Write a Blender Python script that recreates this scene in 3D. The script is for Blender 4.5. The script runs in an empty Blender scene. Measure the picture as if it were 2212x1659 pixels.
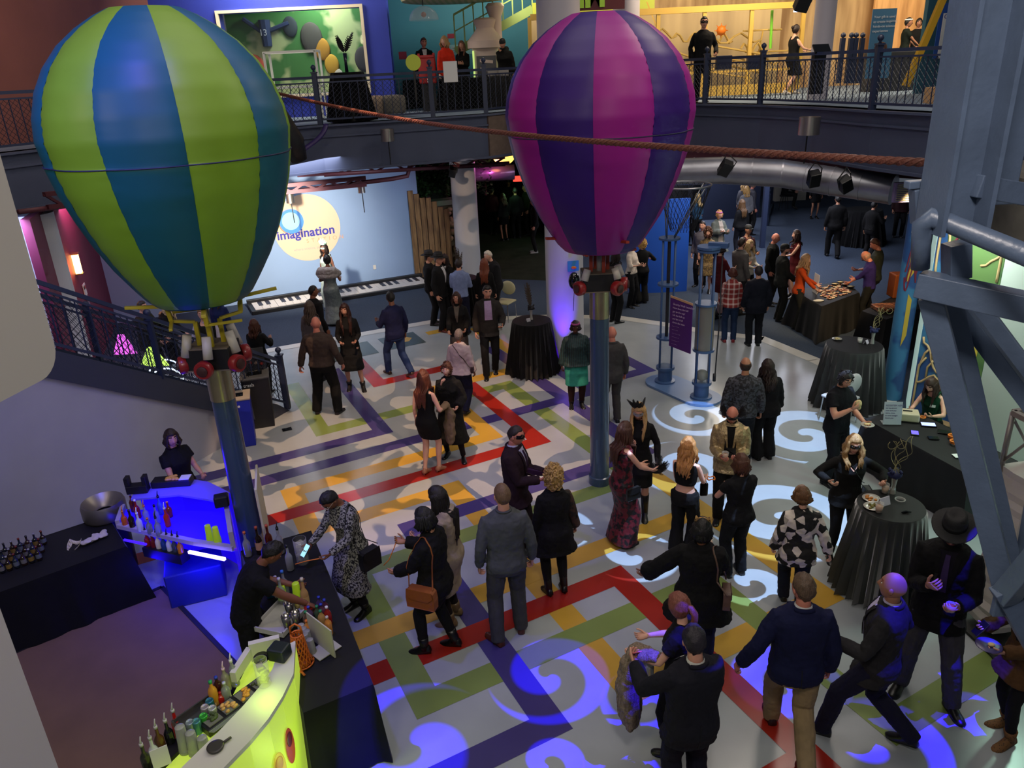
import bpy, math, random
from mathutils import Vector as V, Matrix, noise
from mathutils.bvhtree import BVHTree
random.seed(7)
SC = bpy.context.scene
COL = SC.collection
# ---------------------------------------------------------------- camera
IW, IH, FPX, CZ = 2212, 1659, 1661.0, 5.6
_t, _r = math.radians(22.3), math.radians(2.75)
FW = V((0, math.cos(_t), -math.sin(_t)))
_up = V((0, math.sin(_t), math.cos(_t)))
RT = math.cos(_r) * V((1, 0, 0)) - math.sin(_r) * _up
DN = -math.cos(_r) * _up - math.sin(_r) * V((1, 0, 0))
cam = bpy.data.cameras.new('camera'); cam.sensor_width = 36; cam.lens = 36 * FPX / IW; cam.clip_start = .05; cam.clip_end = 200
co = bpy.data.objects.new('camera', cam); COL.objects.link(co)
co.matrix_world = Matrix(((RT.x, -DN.x, -FW.x, 0), (RT.y, -DN.y, -FW.y, 0), (RT.z, -DN.z, -FW.z, CZ), (0, 0, 0, 1)))
SC.camera = co
def ray(u, v): return FW * FPX + RT * (u - IW / 2) + DN * (v - IH / 2)
def G(u, v, z=0.0):                      # the point at height z that the photo shows at (u, v)
 d = ray(u, v); k = (z - CZ) / d.z
 return V((d.x * k, d.y * k, z))
def AT(u, v, Y):                         # the point at forward distance Y
 d = ray(u, v); k = Y / d.y
 return V((d.x * k, Y, CZ + d.z * k))
def ON(u, v, A, B):                      # the point on the vertical plane through A and B
 d = ray(u, v); n = V((B[1] - A[1], A[0] - B[0], 0)); k = (n.x * A[0] + n.y * A[1]) / (n.x * d.x + n.y * d.y)
 return V((d.x * k, d.y * k, CZ + d.z * k))
def PROJ(p):
 q = V(p) - V((0, 0, CZ)); w = q.dot(FW)
 return IW / 2 + FPX * q.dot(RT) / w, IH / 2 + FPX * q.dot(DN) / w
# ---------------------------------------------------------------- render settings, world, light
vs = SC.view_settings; SC.display_settings.display_device = 'sRGB'
vs.view_transform = 'Standard'; vs.look = 'None'; vs.gamma = 1; vs.use_curve_mapping = False; vs.exposure = 0.0
cy = SC.cycles
cy.max_bounces = 5; cy.diffuse_bounces = 2; cy.glossy_bounces = 3; cy.transmission_bounces = 4; cy.transparent_max_bounces = 8
cy.use_adaptive_sampling = True; cy.adaptive_threshold = .03; cy.adaptive_min_samples = 12
cy.use_denoising = True; cy.denoiser = 'OPENIMAGEDENOISE'
cy.caustics_reflective = False; cy.caustics_refractive = False; cy.sample_clamp_indirect = 4; cy.sample_clamp_direct = 0
cy.use_light_tree = True
wo = bpy.data.worlds.new('world'); SC.world = wo; wo.use_nodes = True
wo.node_tree.nodes['Background'].inputs[0].default_value = (.62, .70, .85, 1)
wo.node_tree.nodes['Background'].inputs[1].default_value = .10
def lin(h):
 h = h.lstrip('#'); r = [int(h[i:i + 2], 16) / 255 for i in (0, 2, 4)]
 return tuple(c / 12.92 if c <= .04045 else ((c + .055) / 1.055) ** 2.4 for c in r)
def lamp(name, kind, loc, to, col, watts, size=.3, angle=60, blend=.3):
 L = bpy.data.lights.new(name, kind); L.color = lin(col); L.energy = watts
 if kind == 'SPOT': L.spot_size = math.radians(angle); L.spot_blend = blend; L.shadow_soft_size = size
 elif kind == 'AREA': L.shape = 'DISK'; L.size = size
 else: L.shadow_soft_size = size
 o = bpy.data.objects.new(name, L); COL.objects.link(o); o.location = loc
 o.rotation_euler = (V(to) - V(loc)).to_track_quat('-Z', 'Y').to_euler()
 return o
vs.exposure = 0.0
GS = 1
ZD = 4.66                                                          # level of the upper deck
def gobo(o, spirals, soft=.10, noise_=None):
 "a spotlight with a pattern plate: spirals = (cx, cy, radius, turns, phase) in tangent units"
 L = o.data; L.shadow_soft_size = 0; L.use_nodes = True; nt = L.node_tree; em = nt.nodes['Emission']
 tc = nt.nodes.new('ShaderNodeTexCoord'); sx = nt.nodes.new('ShaderNodeSeparateXYZ'); nt.links.new(tc.outputs['Normal'], sx.inputs[0])
 def ma(op, a, b=None, c=None):
  n = nt.nodes.new('ShaderNodeMath'); n.operation = op
  for i, q in enumerate((a, b, c)):
   if q is None: continue
   if isinstance(q, (int, float)): n.inputs[i].default_value = q
   else: nt.links.new(q, n.inputs[i])
  return n.outputs[0]
 az = ma('MAXIMUM', ma('ABSOLUTE', sx.outputs[2]), .05); x = ma('DIVIDE', sx.outputs[0], az); y = ma('DIVIDE', sx.outputs[1], az)
 tot = None
 if noise_:
  cb = nt.nodes.new('ShaderNodeCombineXYZ'); nt.links.new(x, cb.inputs[0]); nt.links.new(y, cb.inputs[1])
  nz = nt.nodes.new('ShaderNodeTexNoise'); nz.inputs['Scale'].default_value = noise_[0]; nz.inputs['Detail'].default_value = 1.5; nz.inputs['Distortion'].default_value = .6; nt.links.new(cb.outputs[0], nz.inputs['Vector'])
  mr = nt.nodes.new('ShaderNodeMapRange'); mr.inputs[1].default_value = noise_[1]; mr.inputs[2].default_value = noise_[1] + noise_[2]; mr.inputs[3].default_value = noise_[3]; nt.links.new(nz.outputs[0], mr.inputs[0]); tot = mr.outputs[0]
 Mi = (Matrix.Translation(o.location) @ o.rotation_euler.to_matrix().to_4x4()).inverted()
 for sp_ in spirals:
  cx, cy_, R_, turns, ph = sp_
  if cx > 2: q = Mi @ G(cx, cy_, 0); cx, cy_, R_ = q.x / abs(q.z) * GS, q.y / abs(q.z) * GS, R_ / abs(q.z)
  dx = ma('SUBTRACT', x, cx); dy = ma('SUBTRACT', y, cy_); r = ma('POWER', ma('ADD', ma('MULTIPLY', dx, dx), ma('MULTIPLY', dy, dy)), .5)
  an = ma('ARCTAN2', dy, dx); rn = ma('DIVIDE', r, R_)
  w = ma('SINE', ma('ADD', ma('MULTIPLY', rn, turns * 6.283), ma('ADD', an, ph)))
  m = ma('DIVIDE', ma('ADD', w, soft), soft * 2); m = ma('MINIMUM', ma('MAXIMUM', m, 0), 1)
  e = ma('MINIMUM', ma('MAXIMUM', ma('DIVIDE', ma('SUBTRACT', 1, rn), .06), 0), 1); m = ma('MULTIPLY', m, e)
  tot = m if tot is None else ma('MAXIMUM', tot, m)
 st = ma('MULTIPLY', tot, 1.0); nt.links.new(st, em.inputs['Strength'])
# general light from the high hall ceiling
lamp('hall_light', 'AREA', (0, 9, 11.5), (0, 9.5, 0), '#f4ecdf', 250, 7)
lamp('hall_light', 'AREA', (5.5, 12, 10.5), (3.5, 10, 0), '#ffeede', 230, 3)
lamp('floor_spot', 'SPOT', (3.5, 4, 10.5), (1.5, 10.5, 0), '#ffe4c0', 600, .12, 42, .5)
lamp('floor_spot', 'SPOT', (-2, 3, 10.5), (-2, 14.5, 0), '#ffc9a0', 500, .12, 34, .6)
g = lamp('leaf_gobo', 'SPOT', (-1.5, 8, 10.0), (-1.7, 11.4, 0), '#ffcca0', 3800, .03, 36, .15); gobo(g, [], noise_=(14, .50, .02, .15))
g = lamp('red_wash', 'SPOT', (-6.5, 6, 8.5), (-1.6, 12.0, 0), '#ff3a20', 130, .1, 26, .6)
g = lamp('swirl_gobo', 'SPOT', (4.2, 6.6, 9.2), (3.2, 9.0, 0), '#b0d0ff', 8000, .02, 50, .05)
gobo(g, [(1740, 940, .95, 1.5, 0), (1500, 900, .7, 1.4, 2), (1480, 1010, .8, 1.2, 4), (1680, 1120, 1.0, 1.4, 1), (1370, 1200, .55, 1.0, 3), (1620, 1260, .45, .9, 5), (1200, 1140, .5, 1.0, 2)], .10)
g = lamp('indigo_gobo', 'SPOT', (0.2, 3.6, 8.6), (-.35, 5.3, 0), '#2604ff', 14000, .05, 38, .1)
gobo(g, [(1185, 1460, .62, 1.1, 2.6), (900, 1610, .75, .8, .6), (1180, 1650, .35, .9, 4)], .25)
g = lamp('indigo_gobo', 'SPOT', (3.6, 4.2, 8.6), (2.7, 5.0, 0), '#2604ff', 12000, .05, 40, .1)
gobo(g, [(1400, 1520, .45, .8, 0), (1700, 1490, .6, 1.0, 2.2), (1900, 1610, .6, .8, 4.4), (2080, 1520, .4, .8, 1), (1330, 1680, .4, .9, 3)], .25)
lamp('violet_wash', 'SPOT', (-3.0, 5, 9.5), (-2.2, 8.6, 0), '#5f55ff', 1100, .2, 60, 1)
lamp('violet_wash', 'SPOT', (-3.5, 4.5, 8.0), (-5.6, 9.4, 1.2), '#7c84ff', 600, .3, 60, 1)
lamp('uplight', 'SPOT', (1.0, 14.18, .12), (1.08, 14.46, 2.2), '#5a14ff', 300, .02, 50, .8)
lamp('wall_spot', 'SPOT', (-4.8, 17.0, 3.2), (-6.0, 20.9, 1.7), '#fff4e4', 1350, .06, 78, .8)
lamp('wall_fill', 'SPOT', (-.2, 17.0, 3.1), (-3.6, 21.4, 1.4), '#dfe8ff', 420, .2, 50, .7)
lamp('food_spot', 'SPOT', (7.2, 13.2, 3.4), (7.1, 16.0, .8), '#ffd9a0', 500, .08, 46, .6)
lamp('food_spot', 'SPOT', (4.5, 15.5, 3.4), (4.9, 17.6, .8), '#ffe0b8', 600, .08, 70, .6)
lamp('back_fill', 'AREA', (7.5, 22, 3.3), (7.5, 22, 0), '#e8ecff', 260, 4)
lamp('back_fill', 'AREA', (6.5, 28, 3.3), (6.5, 28, 0), '#f0f0ff', 260, 3)
lamp('back_fill', 'AREA', (5.5, 18.5, 3.4), (5.5, 18.5, 0), '#fff0dc', 120, 2)
lamp('left_nook', 'AREA', (-9.2, 16.5, 3.4), (-9.2, 16.8, 0), '#ff9ad0', 40, 1.2)
lamp('left_nook', 'AREA', (-8.6, 13.2, 3.6), (-9.5, 13.8, 1.8), '#b8c4ff', 90, .8)
lamp('mural_fill', 'AREA', (-4.6, 22.2, 8.0), (-4.6, 22.6, 5), '#f4ffe8', 90, .8)  # added inside the display window to brighten the mural
lamp('upper_light', 'AREA', (-5.5, 20.5, 8.6), (-5.5, 24, 5.4), '#fff0dc', 190, 2)
lamp('upper_light', 'AREA', (0, 21.0, 8.8), (0, 25, 5), '#ffedd0', 220, 2)
lamp('upper_light', 'AREA', (6, 19.5, 8.8), (6, 24, 5), '#ffe6c4', 330, 2.5)
lamp('upper_light', 'AREA', (11, 19.5, 8.8), (11, 23, 5), '#ffeaca', 260, 2.5)
lamp('mural_light', 'AREA', (6.0, 10.3, 3.3), (7.0, 10.3, 1), '#f0fff4', 26, .5)
lamp('mural_light', 'AREA', (6.3, 7.4, 3.2), (7.2, 7.6, 1.2), '#c8ffe4', 60, .5)
lamp('steel_fill', 'AREA', (.6, .8, 7.4), (2.1, 3.0, 4.4), '#fff2e8', 125, .8)  # added to brighten the near steelwork, no such fitting there
lamp('carpet_light', 'AREA', (-4.5, 17.6, 4.0), (-4.5, 18.2, 0), '#eef0ff', 120, 2)
lamp('left_warm', 'AREA', (-2.2, .6, 6.6), (-2.4, 3.0, 5.2), '#fff0e4', 90, 1)
lamp('left_upper', 'AREA', (-6.5, 13, 8.5), (-9.4, 15, 6), '#ffe0d0', 90, 2)
lamp('balloon_light', 'AREA', (-6.0, 3.5, 7.2), (-3.4, 7.6, 5.2), '#ffe8c0', 60, .7)
lamp('balloon_light', 'AREA', (4.6, 6.8, 7.5), (1.6, 9.6, 5.2), '#ffe6ee', 30, .7)
# ---------------------------------------------------------------- materials
_M = {}
def nd(nt, t, **k):
 n = nt.nodes.new(t)
 for a, b in k.items():
  if a.startswith('i'): n.inputs[int(a[1:])].default_value = b
  else: setattr(n, a, b)
 return n
def M(name, col='#808080', rough=.6, metal=0, var=0, vs_=8, bump=0, bs=60, em=None, es=0, tr=0, spec=.5, pat=None, col2=None, ps=20, coat=0, alpha=1, sheen=0):
 if name in _M: return _M[name]
 m = bpy.data.materials.new(name); m.use_nodes = True; nt = m.node_tree; b = nt.nodes['Principled BSDF']
 c = lin(col) + (1,); b.inputs['Base Color'].default_value = c
 b.inputs['Roughness'].default_value = rough; b.inputs['Metallic'].default_value = metal
 b.inputs['Specular IOR Level'].default_value = spec
 if coat: b.inputs['Coat Weight'].default_value = coat; b.inputs['Coat Roughness'].default_value = .08
 if tr: b.inputs['Transmission Weight'].default_value = tr
 if sheen: b.inputs['Sheen Weight'].default_value = sheen
 if tr > .8: b.inputs['Transmission Weight'].default_value = 0; alpha = 1 - tr * .85
 if alpha < 1: b.inputs['Alpha'].default_value = alpha
 if em: b.inputs['Emission Color'].default_value = lin(em) + (1,); b.inputs['Emission Strength'].default_value = es
 tc = None
 if var or bump or pat: tc = nd(nt, 'ShaderNodeTexCoord')
 out = None
 if pat:
  c2 = lin(col2 or '#ffffff') + (1,)
  mx = nd(nt, 'ShaderNodeMix', data_type='RGBA'); mx.inputs[6].default_value = c; mx.inputs[7].default_value = c2
  def link_mask(sock, lo=None, hi=None):
   if lo is None: nt.links.new(sock, mx.inputs[0]); return
   r = nd(nt, 'ShaderNodeMapRange', i1=lo, i2=hi); nt.links.new(sock, r.inputs[0]); nt.links.new(r.outputs[0], mx.inputs[0])
  if pat == 'noise':
   n = nd(nt, 'ShaderNodeTexNoise'); n.inputs['Scale'].default_value = ps; n.inputs['Detail'].default_value = 3
   nt.links.new(tc.outputs['Object'], n.inputs['Vector']); link_mask(n.outputs[0], .48, .54)
  elif pat == 'vor':
   n = nd(nt, 'ShaderNodeTexVoronoi'); n.inputs['Scale'].default_value = ps
   nt.links.new(tc.outputs['Object'], n.inputs['Vector'])
   s = nd(nt, 'ShaderNodeSeparateColor'); nt.links.new(n.outputs['Color'], s.inputs[0]); link_mask(s.outputs[0], .5, .52)
  elif pat == 'spot':
   n = nd(nt, 'ShaderNodeTexVoronoi'); n.inputs['Scale'].default_value = ps
   nt.links.new(tc.outputs['Object'], n.inputs['Vector']); link_mask(n.outputs[0], .32, .28)
  elif pat == 'plaid':
   s = nd(nt, 'ShaderNodeSeparateXYZ'); nt.links.new(tc.outputs['Object'], s.inputs[0])
   prev = None
   for ax in (0, 2):
    w = nd(nt, 'ShaderNodeMath', operation='MULTIPLY', i1=ps); nt.links.new(s.outputs[ax], w.inputs[0])
    sn = nd(nt, 'ShaderNodeMath', operation='SINE'); nt.links.new(w.outputs[0], sn.inputs[0])
    g = nd(nt, 'ShaderNodeMath', operation='GREATER_THAN', i1=.55); nt.links.new(sn.outputs[0], g.inputs[0])
    if prev:
     a = nd(nt, 'ShaderNodeMath', operation='ADD'); nt.links.new(prev.outputs[0], a.inputs[0]); nt.links.new(g.outputs[0], a.inputs[1])
     h = nd(nt, 'ShaderNodeMath', operation='MULTIPLY', i1=.5); nt.links.new(a.outputs[0], h.inputs[0]); prev = h
    else: prev = g
   link_mask(prev.outputs[0])
  elif pat == 'stripe':
   w = nd(nt, 'ShaderNodeTexWave'); w.inputs['Scale'].default_value = ps; w.bands_direction = 'X'; w.inputs['Distortion'].default_value = .6
   nt.links.new(tc.outputs['Object'], w.inputs['Vector']); link_mask(w.outputs[1], .45, .55)
  elif pat == 'weave':                                      # diamond wire mesh
   pass
  elif pat == 'streak':                                     # along-z strands
   mp = nd(nt, 'ShaderNodeMapping'); mp.inputs['Scale'].default_value = (ps, ps, ps * .12)
   nt.links.new(tc.outputs['Object'], mp.inputs[0])
   n = nd(nt, 'ShaderNodeTexNoise'); n.inputs['Scale'].default_value = 1; n.inputs['Detail'].default_value = 3
   nt.links.new(mp.outputs[0], n.inputs['Vector']); link_mask(n.outputs[0], .35, .65)
  nt.links.new(mx.outputs[2], b.inputs['Base Color']); out = mx.outputs[2]
 elif var:
  n = nd(nt, 'ShaderNodeTexNoise'); n.inputs['Scale'].default_value = vs_; n.inputs['Detail'].default_value = 4
  nt.links.new(tc.outputs['Object'], n.inputs['Vector'])
  r = nd(nt, 'ShaderNodeMapRange', i3=1 - var, i4=1 + var, i1=.3, i2=.7); nt.links.new(n.outputs[0], r.inputs[0])
  mu = nd(nt, 'ShaderNodeMix', data_type='RGBA', blend_type='MULTIPLY'); mu.inputs[0].default_value = 1; mu.inputs[6].default_value = c
  nt.links.new(r.outputs[0], mu.inputs[7]); nt.links.new(mu.outputs[2], b.inputs['Base Color'])
 if bump:
  n = nd(nt, 'ShaderNodeTexNoise'); n.inputs['Scale'].default_value = bs; n.inputs['Detail'].default_value = 3
  nt.links.new(tc.outputs['Object'], n.inputs['Vector'])
  bp = nd(nt, 'ShaderNodeBump'); bp.inputs['Strength'].default_value = bump; bp.inputs['Distance'].default_value = .01
  nt.links.new(n.outputs[0], bp.inputs['Height']); nt.links.new(bp.outputs[0], b.inputs['Normal'])
 _M[name] = m
 return m
def EM(name, col, s, face=None): return M(name, face or col, .4, em=col, es=s)
def CL(col, kind='cloth'):
 "plain cloth of one colour"
 return M(kind + col, col, .85 if kind == 'cloth' else .3, var=.12, vs_=14, bump=.25, bs=45, spec=.25)
# ---------------------------------------------------------------- mesh builder
class MB:
 def __init__(s): s.v = []; s.f = []; s.m = []; s.k = 0
 def mat(s, k): s.k = k; return s
 def add(s, vs, fs):
  o = len(s.v); s.v += [tuple(p) for p in vs]
  for f in fs: s.f.append(tuple(i + o for i in f)); s.m.append(s.k)
  return s
 def box(s, c, d, rz=0, R=None):
  x, y, z = d[0] / 2, d[1] / 2, d[2] / 2; c = V(c); R = R or Matrix.Rotation(rz, 3, 'Z')
  P = [c + R @ V((i, j, k)) for k in (-z, z) for i, j in ((-x, -y), (x, -y), (x, y), (-x, y))]
  return s.add(P, [(3, 2, 1, 0), (4, 5, 6, 7), (0, 1, 5, 4), (1, 2, 6, 5), (2, 3, 7, 6), (3, 0, 4, 7)])
 def bar(s, a, b, w, h=None, up=(0, 0, 1)):                    # rectangular bar from a to b
  a, b = V(a), V(b); d = b - a; L = d.length; d.normalize(); u = V(up)
  if abs(d.dot(u)) > .98: u = V((0, 1, 0))
  x = d.cross(u).normalized(); z = x.cross(d).normalized()
  return s.box((a + b) / 2, (w, L, h or w), R=Matrix((x, d, z)).transposed())
 def loft(s, rings, cap=True, closed=False):                   # rings: lists of points, equal length
  n = len(rings[0]); vs = [p for r in rings for p in r]; fs = []
  m = len(rings); rr = range(m) if closed else range(m - 1)
  for i in rr:
   j = (i + 1) % m
   for k in range(n):
    l = (k + 1) % n; fs.append((i * n + k, i * n + l, j * n + l, j * n + k))
  if cap and not closed:
   fs.append(tuple(range(n - 1, -1, -1))); fs.append(tuple((m - 1) * n + k for k in range(n)))
  return s.add(vs, fs)
 def tube(s, pts, rad, n=8, cap=True, closed=False, flat=1, round_=False):
  pts = [V(p) for p in pts]; m = len(pts)
  if not hasattr(rad, '__len__'): rad = [rad] * m
  rad = list(rad)
  if round_:                                                # hemispherical ends
   d0 = (pts[0] - pts[1]).normalized(); d1 = (pts[-1] - pts[-2]).normalized()
   pts = [pts[0] + d0 * rad[0] * .95, pts[0] + d0 * rad[0] * .7] + pts + [pts[-1] + d1 * rad[-1] * .7, pts[-1] + d1 * rad[-1] * .95]
   rad = [rad[0] * .3, rad[0] * .72] + rad + [rad[-1] * .72, rad[-1] * .3]; m += 4
  rings = []; x = None
  for i, p in enumerate(pts):
   if closed: t = pts[(i + 1) % m] - pts[i - 1]
   else: t = pts[min(i + 1, m - 1)] - pts[max(i - 1, 0)]
   t = t.normalized() if t.length > 1e-9 else V((0, 0, 1))
   if x is None: x = t.cross(V((0, 0, 1)) if abs(t.z) < .9 else V((0, 1, 0))).normalized()
   else:
    x = x - t * x.dot(t); x = x.normalized() if x.length > 1e-6 else t.orthogonal().normalized()
   y = t.cross(x)
   rings.append([p + (x * math.cos(a) + y * math.sin(a) * flat) * rad[i] for a in (2 * math.pi * (k + .5) / n for k in range(n))])
  return s.loft(rings, cap, closed)
 def cyl(s, a, b, r, r2=None, n=20): return s.tube([a, b], [r, r if r2 is None else r2], n)
 def lathe(s, prof, c=(0, 0, 0), n=24, cap=True, R=None):      # prof: (radius, z)
  c = V(c); R = R or Matrix.Identity(3)
  return s.loft([[c + R @ V((r * math.cos(a), r * math.sin(a), z)) for a in (2 * math.pi * k / n for k in range(n))] for r, z in prof], cap)
 def ball(s, c, r, n=12, m=8, R=None):
  if not hasattr(r, '__len__'): r = (r, r, r)
  c = V(c); R = R or Matrix.Identity(3); rings = []
  for i in range(m + 1):
   t = -math.pi / 2 + math.pi * max(.03, min(m - .03, i)) / m
   rings.append([c + R @ V((r[0] * math.cos(t) * math.cos(a), r[1] * math.cos(t) * math.sin(a), r[2] * math.sin(t))) for a in (2 * math.pi * k / n for k in range(n))])
  return s.loft(rings)
 def prism(s, poly, z0, z1):                                   # plan polygon extruded
  n = len(poly); return s.loft([[V((p[0], p[1], z)) for p in poly] for z in (z0, z1)])
 def slab(s, pts, th):                                         # any planar polygon given a thickness along its normal
  pts = [V(p) for p in pts]; nrm = V((0, 0, 0))
  for i in range(len(pts)): nrm += (pts[i] - pts[0]).cross(pts[(i + 1) % len(pts)] - pts[0])
  nrm.normalize()
  return s.loft([pts, [p + nrm * th for p in pts]])
 def mesh(s, name='m', smooth=False):
  me = bpy.data.meshes.new(name); me.from_pydata([tuple(p) for p in s.v], [], s.f)
  me.polygons.foreach_set('material_index', s.m)
  if smooth: me.polygons.foreach_set('use_smooth', [True] * len(me.polygons))
  me.update(); return me
 def build(s, name, mats, parent=None, smooth=False, auto=False, bevel=0):
  me = s.mesh(name, smooth or auto)
  for m in (mats if isinstance(mats, (list, tuple)) else [mats]): me.materials.append(m)
  if auto: me.set_sharp_from_angle(angle=math.radians(40))
  o = bpy.data.objects.new(name, me); COL.objects.link(o)
  if parent: o.parent = parent
  if bevel:
   b = o.modifiers.new('b', 'BEVEL'); b.width = bevel; b.segments = 2; b.limit_method = 'ANGLE'
  return o
def tag(o, label=None, cat=None, group=None, kind=None):
 if label: o['label'] = label
 if cat: o['category'] = cat
 if group: o['group'] = group
 if kind: o['kind'] = kind
 return o
def empty(name, loc, rz=0, label=None, cat=None, group=None):
 o = bpy.data.objects.new(name, None); o.empty_display_size = .1; COL.objects.link(o)
 o.location = loc; o.rotation_euler = (0, 0, rz)
 return tag(o, label, cat, group)
def struct(name, mb, mats, label=None, **k):
 o = mb.build(name, mats, **k); o['kind'] = 'structure'
 if label: o['label'] = label
 return o
def clone(o, loc=None, rz=None, label=None, parent=None):
 c = o.copy(); COL.objects.link(c); c.parent = parent
 for ch in list(o.children): clone(ch, parent=c)
 if loc is not None: c.location = loc
 if rz is not None: c.rotation_euler = (0, 0, rz)
 if label: c['label'] = label
 return c
def text(name, body, size, mat, M4, parent=None, depth=.004, align='LEFT', bold=0, font_space=1):
 cu = bpy.data.curves.new(name, 'FONT'); cu.body = body; cu.size = size; cu.extrude = depth; cu.align_x = align; cu.align_y = 'CENTER'
 cu.offset = bold; cu.space_character = font_space
 me0 = bpy.data.objects.new('tmp_text', cu); COL.objects.link(me0)
 bpy.context.view_layer.update()
 me = bpy.data.meshes.new_from_object(me0.evaluated_get(bpy.context.evaluated_depsgraph_get()))
 bpy.data.objects.remove(me0); me.materials.clear(); me.materials.append(mat)
 for p in me.polygons: p.material_index = 0
 o = bpy.data.objects.new(name, me); COL.objects.link(o)
 if parent: o.parent = parent
 me.transform(M4)
 return o
def frame(origin, x, y):
 x = V(x).normalized(); y = (V(y) - x * V(y).dot(x)).normalized(); z = x.cross(y)
 return Matrix(((x.x, y.x, z.x, origin[0]), (x.y, y.y, z.y, origin[1]), (x.z, y.z, z.z, origin[2]), (0, 0, 0, 1)))
# one worker object that turns overlapping closed volumes into one continuous skin
_wk = bpy.data.objects.new('worker', bpy.data.meshes.new('w')); COL.objects.link(_wk)
_rm = _wk.modifiers.new('r', 'REMESH'); _rm.mode = 'VOXEL'
_sm = _wk.modifiers.new('s', 'SMOOTH'); _sm.factor = .5; _sm.iterations = 4
_tx = bpy.data.textures.new('folds', 'CLOUDS'); _tx.noise_scale = .09
_dp = _wk.modifiers.new('d', 'DISPLACE'); _dp.texture = _tx; _dp.mid_level = .5
def fuse(mb, vox, folds=0, it=4, fscale=.09):
 _wk.data = mb.mesh(); _rm.voxel_size = vox; _dp.strength = folds; _dp.show_viewport = folds > 0; _sm.iterations = it; _tx.noise_scale = fscale
 bpy.context.view_layer.update()
 me = bpy.data.meshes.new_from_object(_wk.evaluated_get(bpy.context.evaluated_depsgraph_get()))
 me.polygons.foreach_set('use_smooth', [True] * len(me.polygons))
 return me
# ================================================================ people
SKIN = {'light': '#c58f78', 'fair': '#d6a48d', 'tan': '#a8765b', 'brown': '#7a4c36', 'dark': '#4a2c20', 'ruddy': '#c07a66'}
def skin_mat(k): return M('skin_' + k, SKIN[k], .5, var=.06, vs_=9, spec=.4)
def hair_mat(c):
 r, g, b = [int(c[i:i + 2], 16) for i in (1, 3, 5)]
 c2 = '#%02x%02x%02x' % tuple(min(255, int(x * 1.22 + 6)) for x in (r, g, b))
 return M('hair' + c, c, .45, pat='streak', col2=c2, ps=110, bump=.5, bs=140, spec=.4)
def headpos(az, el, R=(.075, .096, .118)):
 "surface of a head; az 0 = straight ahead (+y), el -pi/2..pi/2"
 d = V((math.sin(az) * math.cos(el), math.cos(az) * math.cos(el), math.sin(el)))
 x, y, z = d.x * R[0], d.y * R[1], d.z * R[2]
 if d.z < 0:
  k = -d.z; x *= 1 - .22 * k ** 1.2
  if d.y < 0: y *= 1 - .45 * k
  else: y *= 1 - .04 * k
 if d.y > 0: y *= .95
 if d.y > .1:
  g = lambda a, b: math.exp(-(a / b) ** 2)
  if -.045 < z < .03: y += .024 * g(x, .011) * max(0, min(1, (.022 - z) / .05)) * (1 if z > -.034 else max(0, 1 - (-.034 - z) / .01))
  y -= .007 * (g(x - .031, .014) + g(x + .031, .014)) * g(z - .012, .012)
  y += .004 * g(z - .034, .01) * g(x, .05)
  y += .005 * g(x, .02) * g(z + .06, .009)
  y += .007 * g(x, .022) * g(z + .098, .014)
 return V((x, y, z))
def head_mesh(mb, T, n, m, kmats, hairy=0):
 "kmats: skin, lips, brow, eye white, iris"
 s0, sl, sb, sw, si = kmats
 rows = []
 for i in range(m + 1):
  el = -math.pi / 2 + math.pi * max(.06, min(m - .06, i)) / m
  rows.append([(2 * math.pi * k / n, el) for k in range(n)])
 vs_ = [headpos(a, e) for r in rows for a, e in r]
 o = len(mb.v); mb.v += [tuple(T @ p) for p in vs_]
 for i in range(m):
  for k in range(n):
   l = (k + 1) % n; f = (i * n + k, (i + 1) * n + k, (i + 1) * n + l, i * n + l)
   c = sum((vs_[j] for j in f), V()) / 4; q = s0
   if c.y > .05:
    if abs(c.x) < .025 and abs(c.z + .06) < .0085: q = sl
    elif .014 < abs(c.x) < .046 and abs(c.z - .036) < .006: q = sb
   if hairy and c.z < -.03 and c.y > .0 and not (abs(c.x) < .02 and abs(c.z + .06) < .009): q = sb
   mb.f.append(tuple(o + j for j in f)); mb.m.append(q)
 mb.f.append(tuple(o + k for k in range(n))); mb.m.append(s0)
 mb.f.append(tuple(o + m * n + k for k in range(n - 1, -1, -1))); mb.m.append(s0)
 for sx in (-1, 1):
  mb.mat(s0).ball(T @ V((sx * .075, -.006, -.002)), (.011, .018, .03), 8, 6, T.to_3x3())
  yy = headpos(math.atan2(.031, .086), math.asin(.012 / .118)).y
  mb.mat(sw).ball(T @ V((sx * .031, yy - .006, .012)), (.0125, .010, .0052), 8, 6, T.to_3x3())
  mb.mat(si).ball(T @ V((sx * .031, yy - .001, .012)), (.0062, .006, .0052), 8, 6, T.to_3x3())
 mb.mat(0)
def hair_shell(mb, T, n, m, region, off, nz=.006, seed=0, R=(.075, .096, .118)):
 rings = []
 for i in range(m + 1):
  el = -math.pi / 2 + math.pi * max(.06, min(m - .06, i)) / m; r = []
  for k in range(n):
   az = 2 * math.pi * k / n; p = headpos(az, el); a = abs((az + math.pi) % (2 * math.pi) - math.pi)
   w = max(0., min(1., region(a, p) / .012))
   if w > 0:
    nn = p.normalized()
    q = p + nn * (off * w + nz * w * noise.noise(p * 38 + V((seed, 0, 0)))) ; q = p * .9 * (1 - w) + q * w
   else: q = p * .86
   r.append(T @ q)
  rings.append(r)
 mb.loft(rings)
def R_short(a, p): return min(.03, p.z - (.062 if a < .9 else .062 - (a - .9) * .075 if a < 2.0 else -.03 - (a - 2.0) * .06))
def R_fringe(a, p): return min(.03, .052 - p.z, p.z + .075) if a > 1.25 else -1
def R_full(a, p): return min(.03, p.z - (.05 if a < .7 else .05 - (a - .7) * .16 if a < 1.5 else -.09))
def R_bald(a, p): return -1
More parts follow.
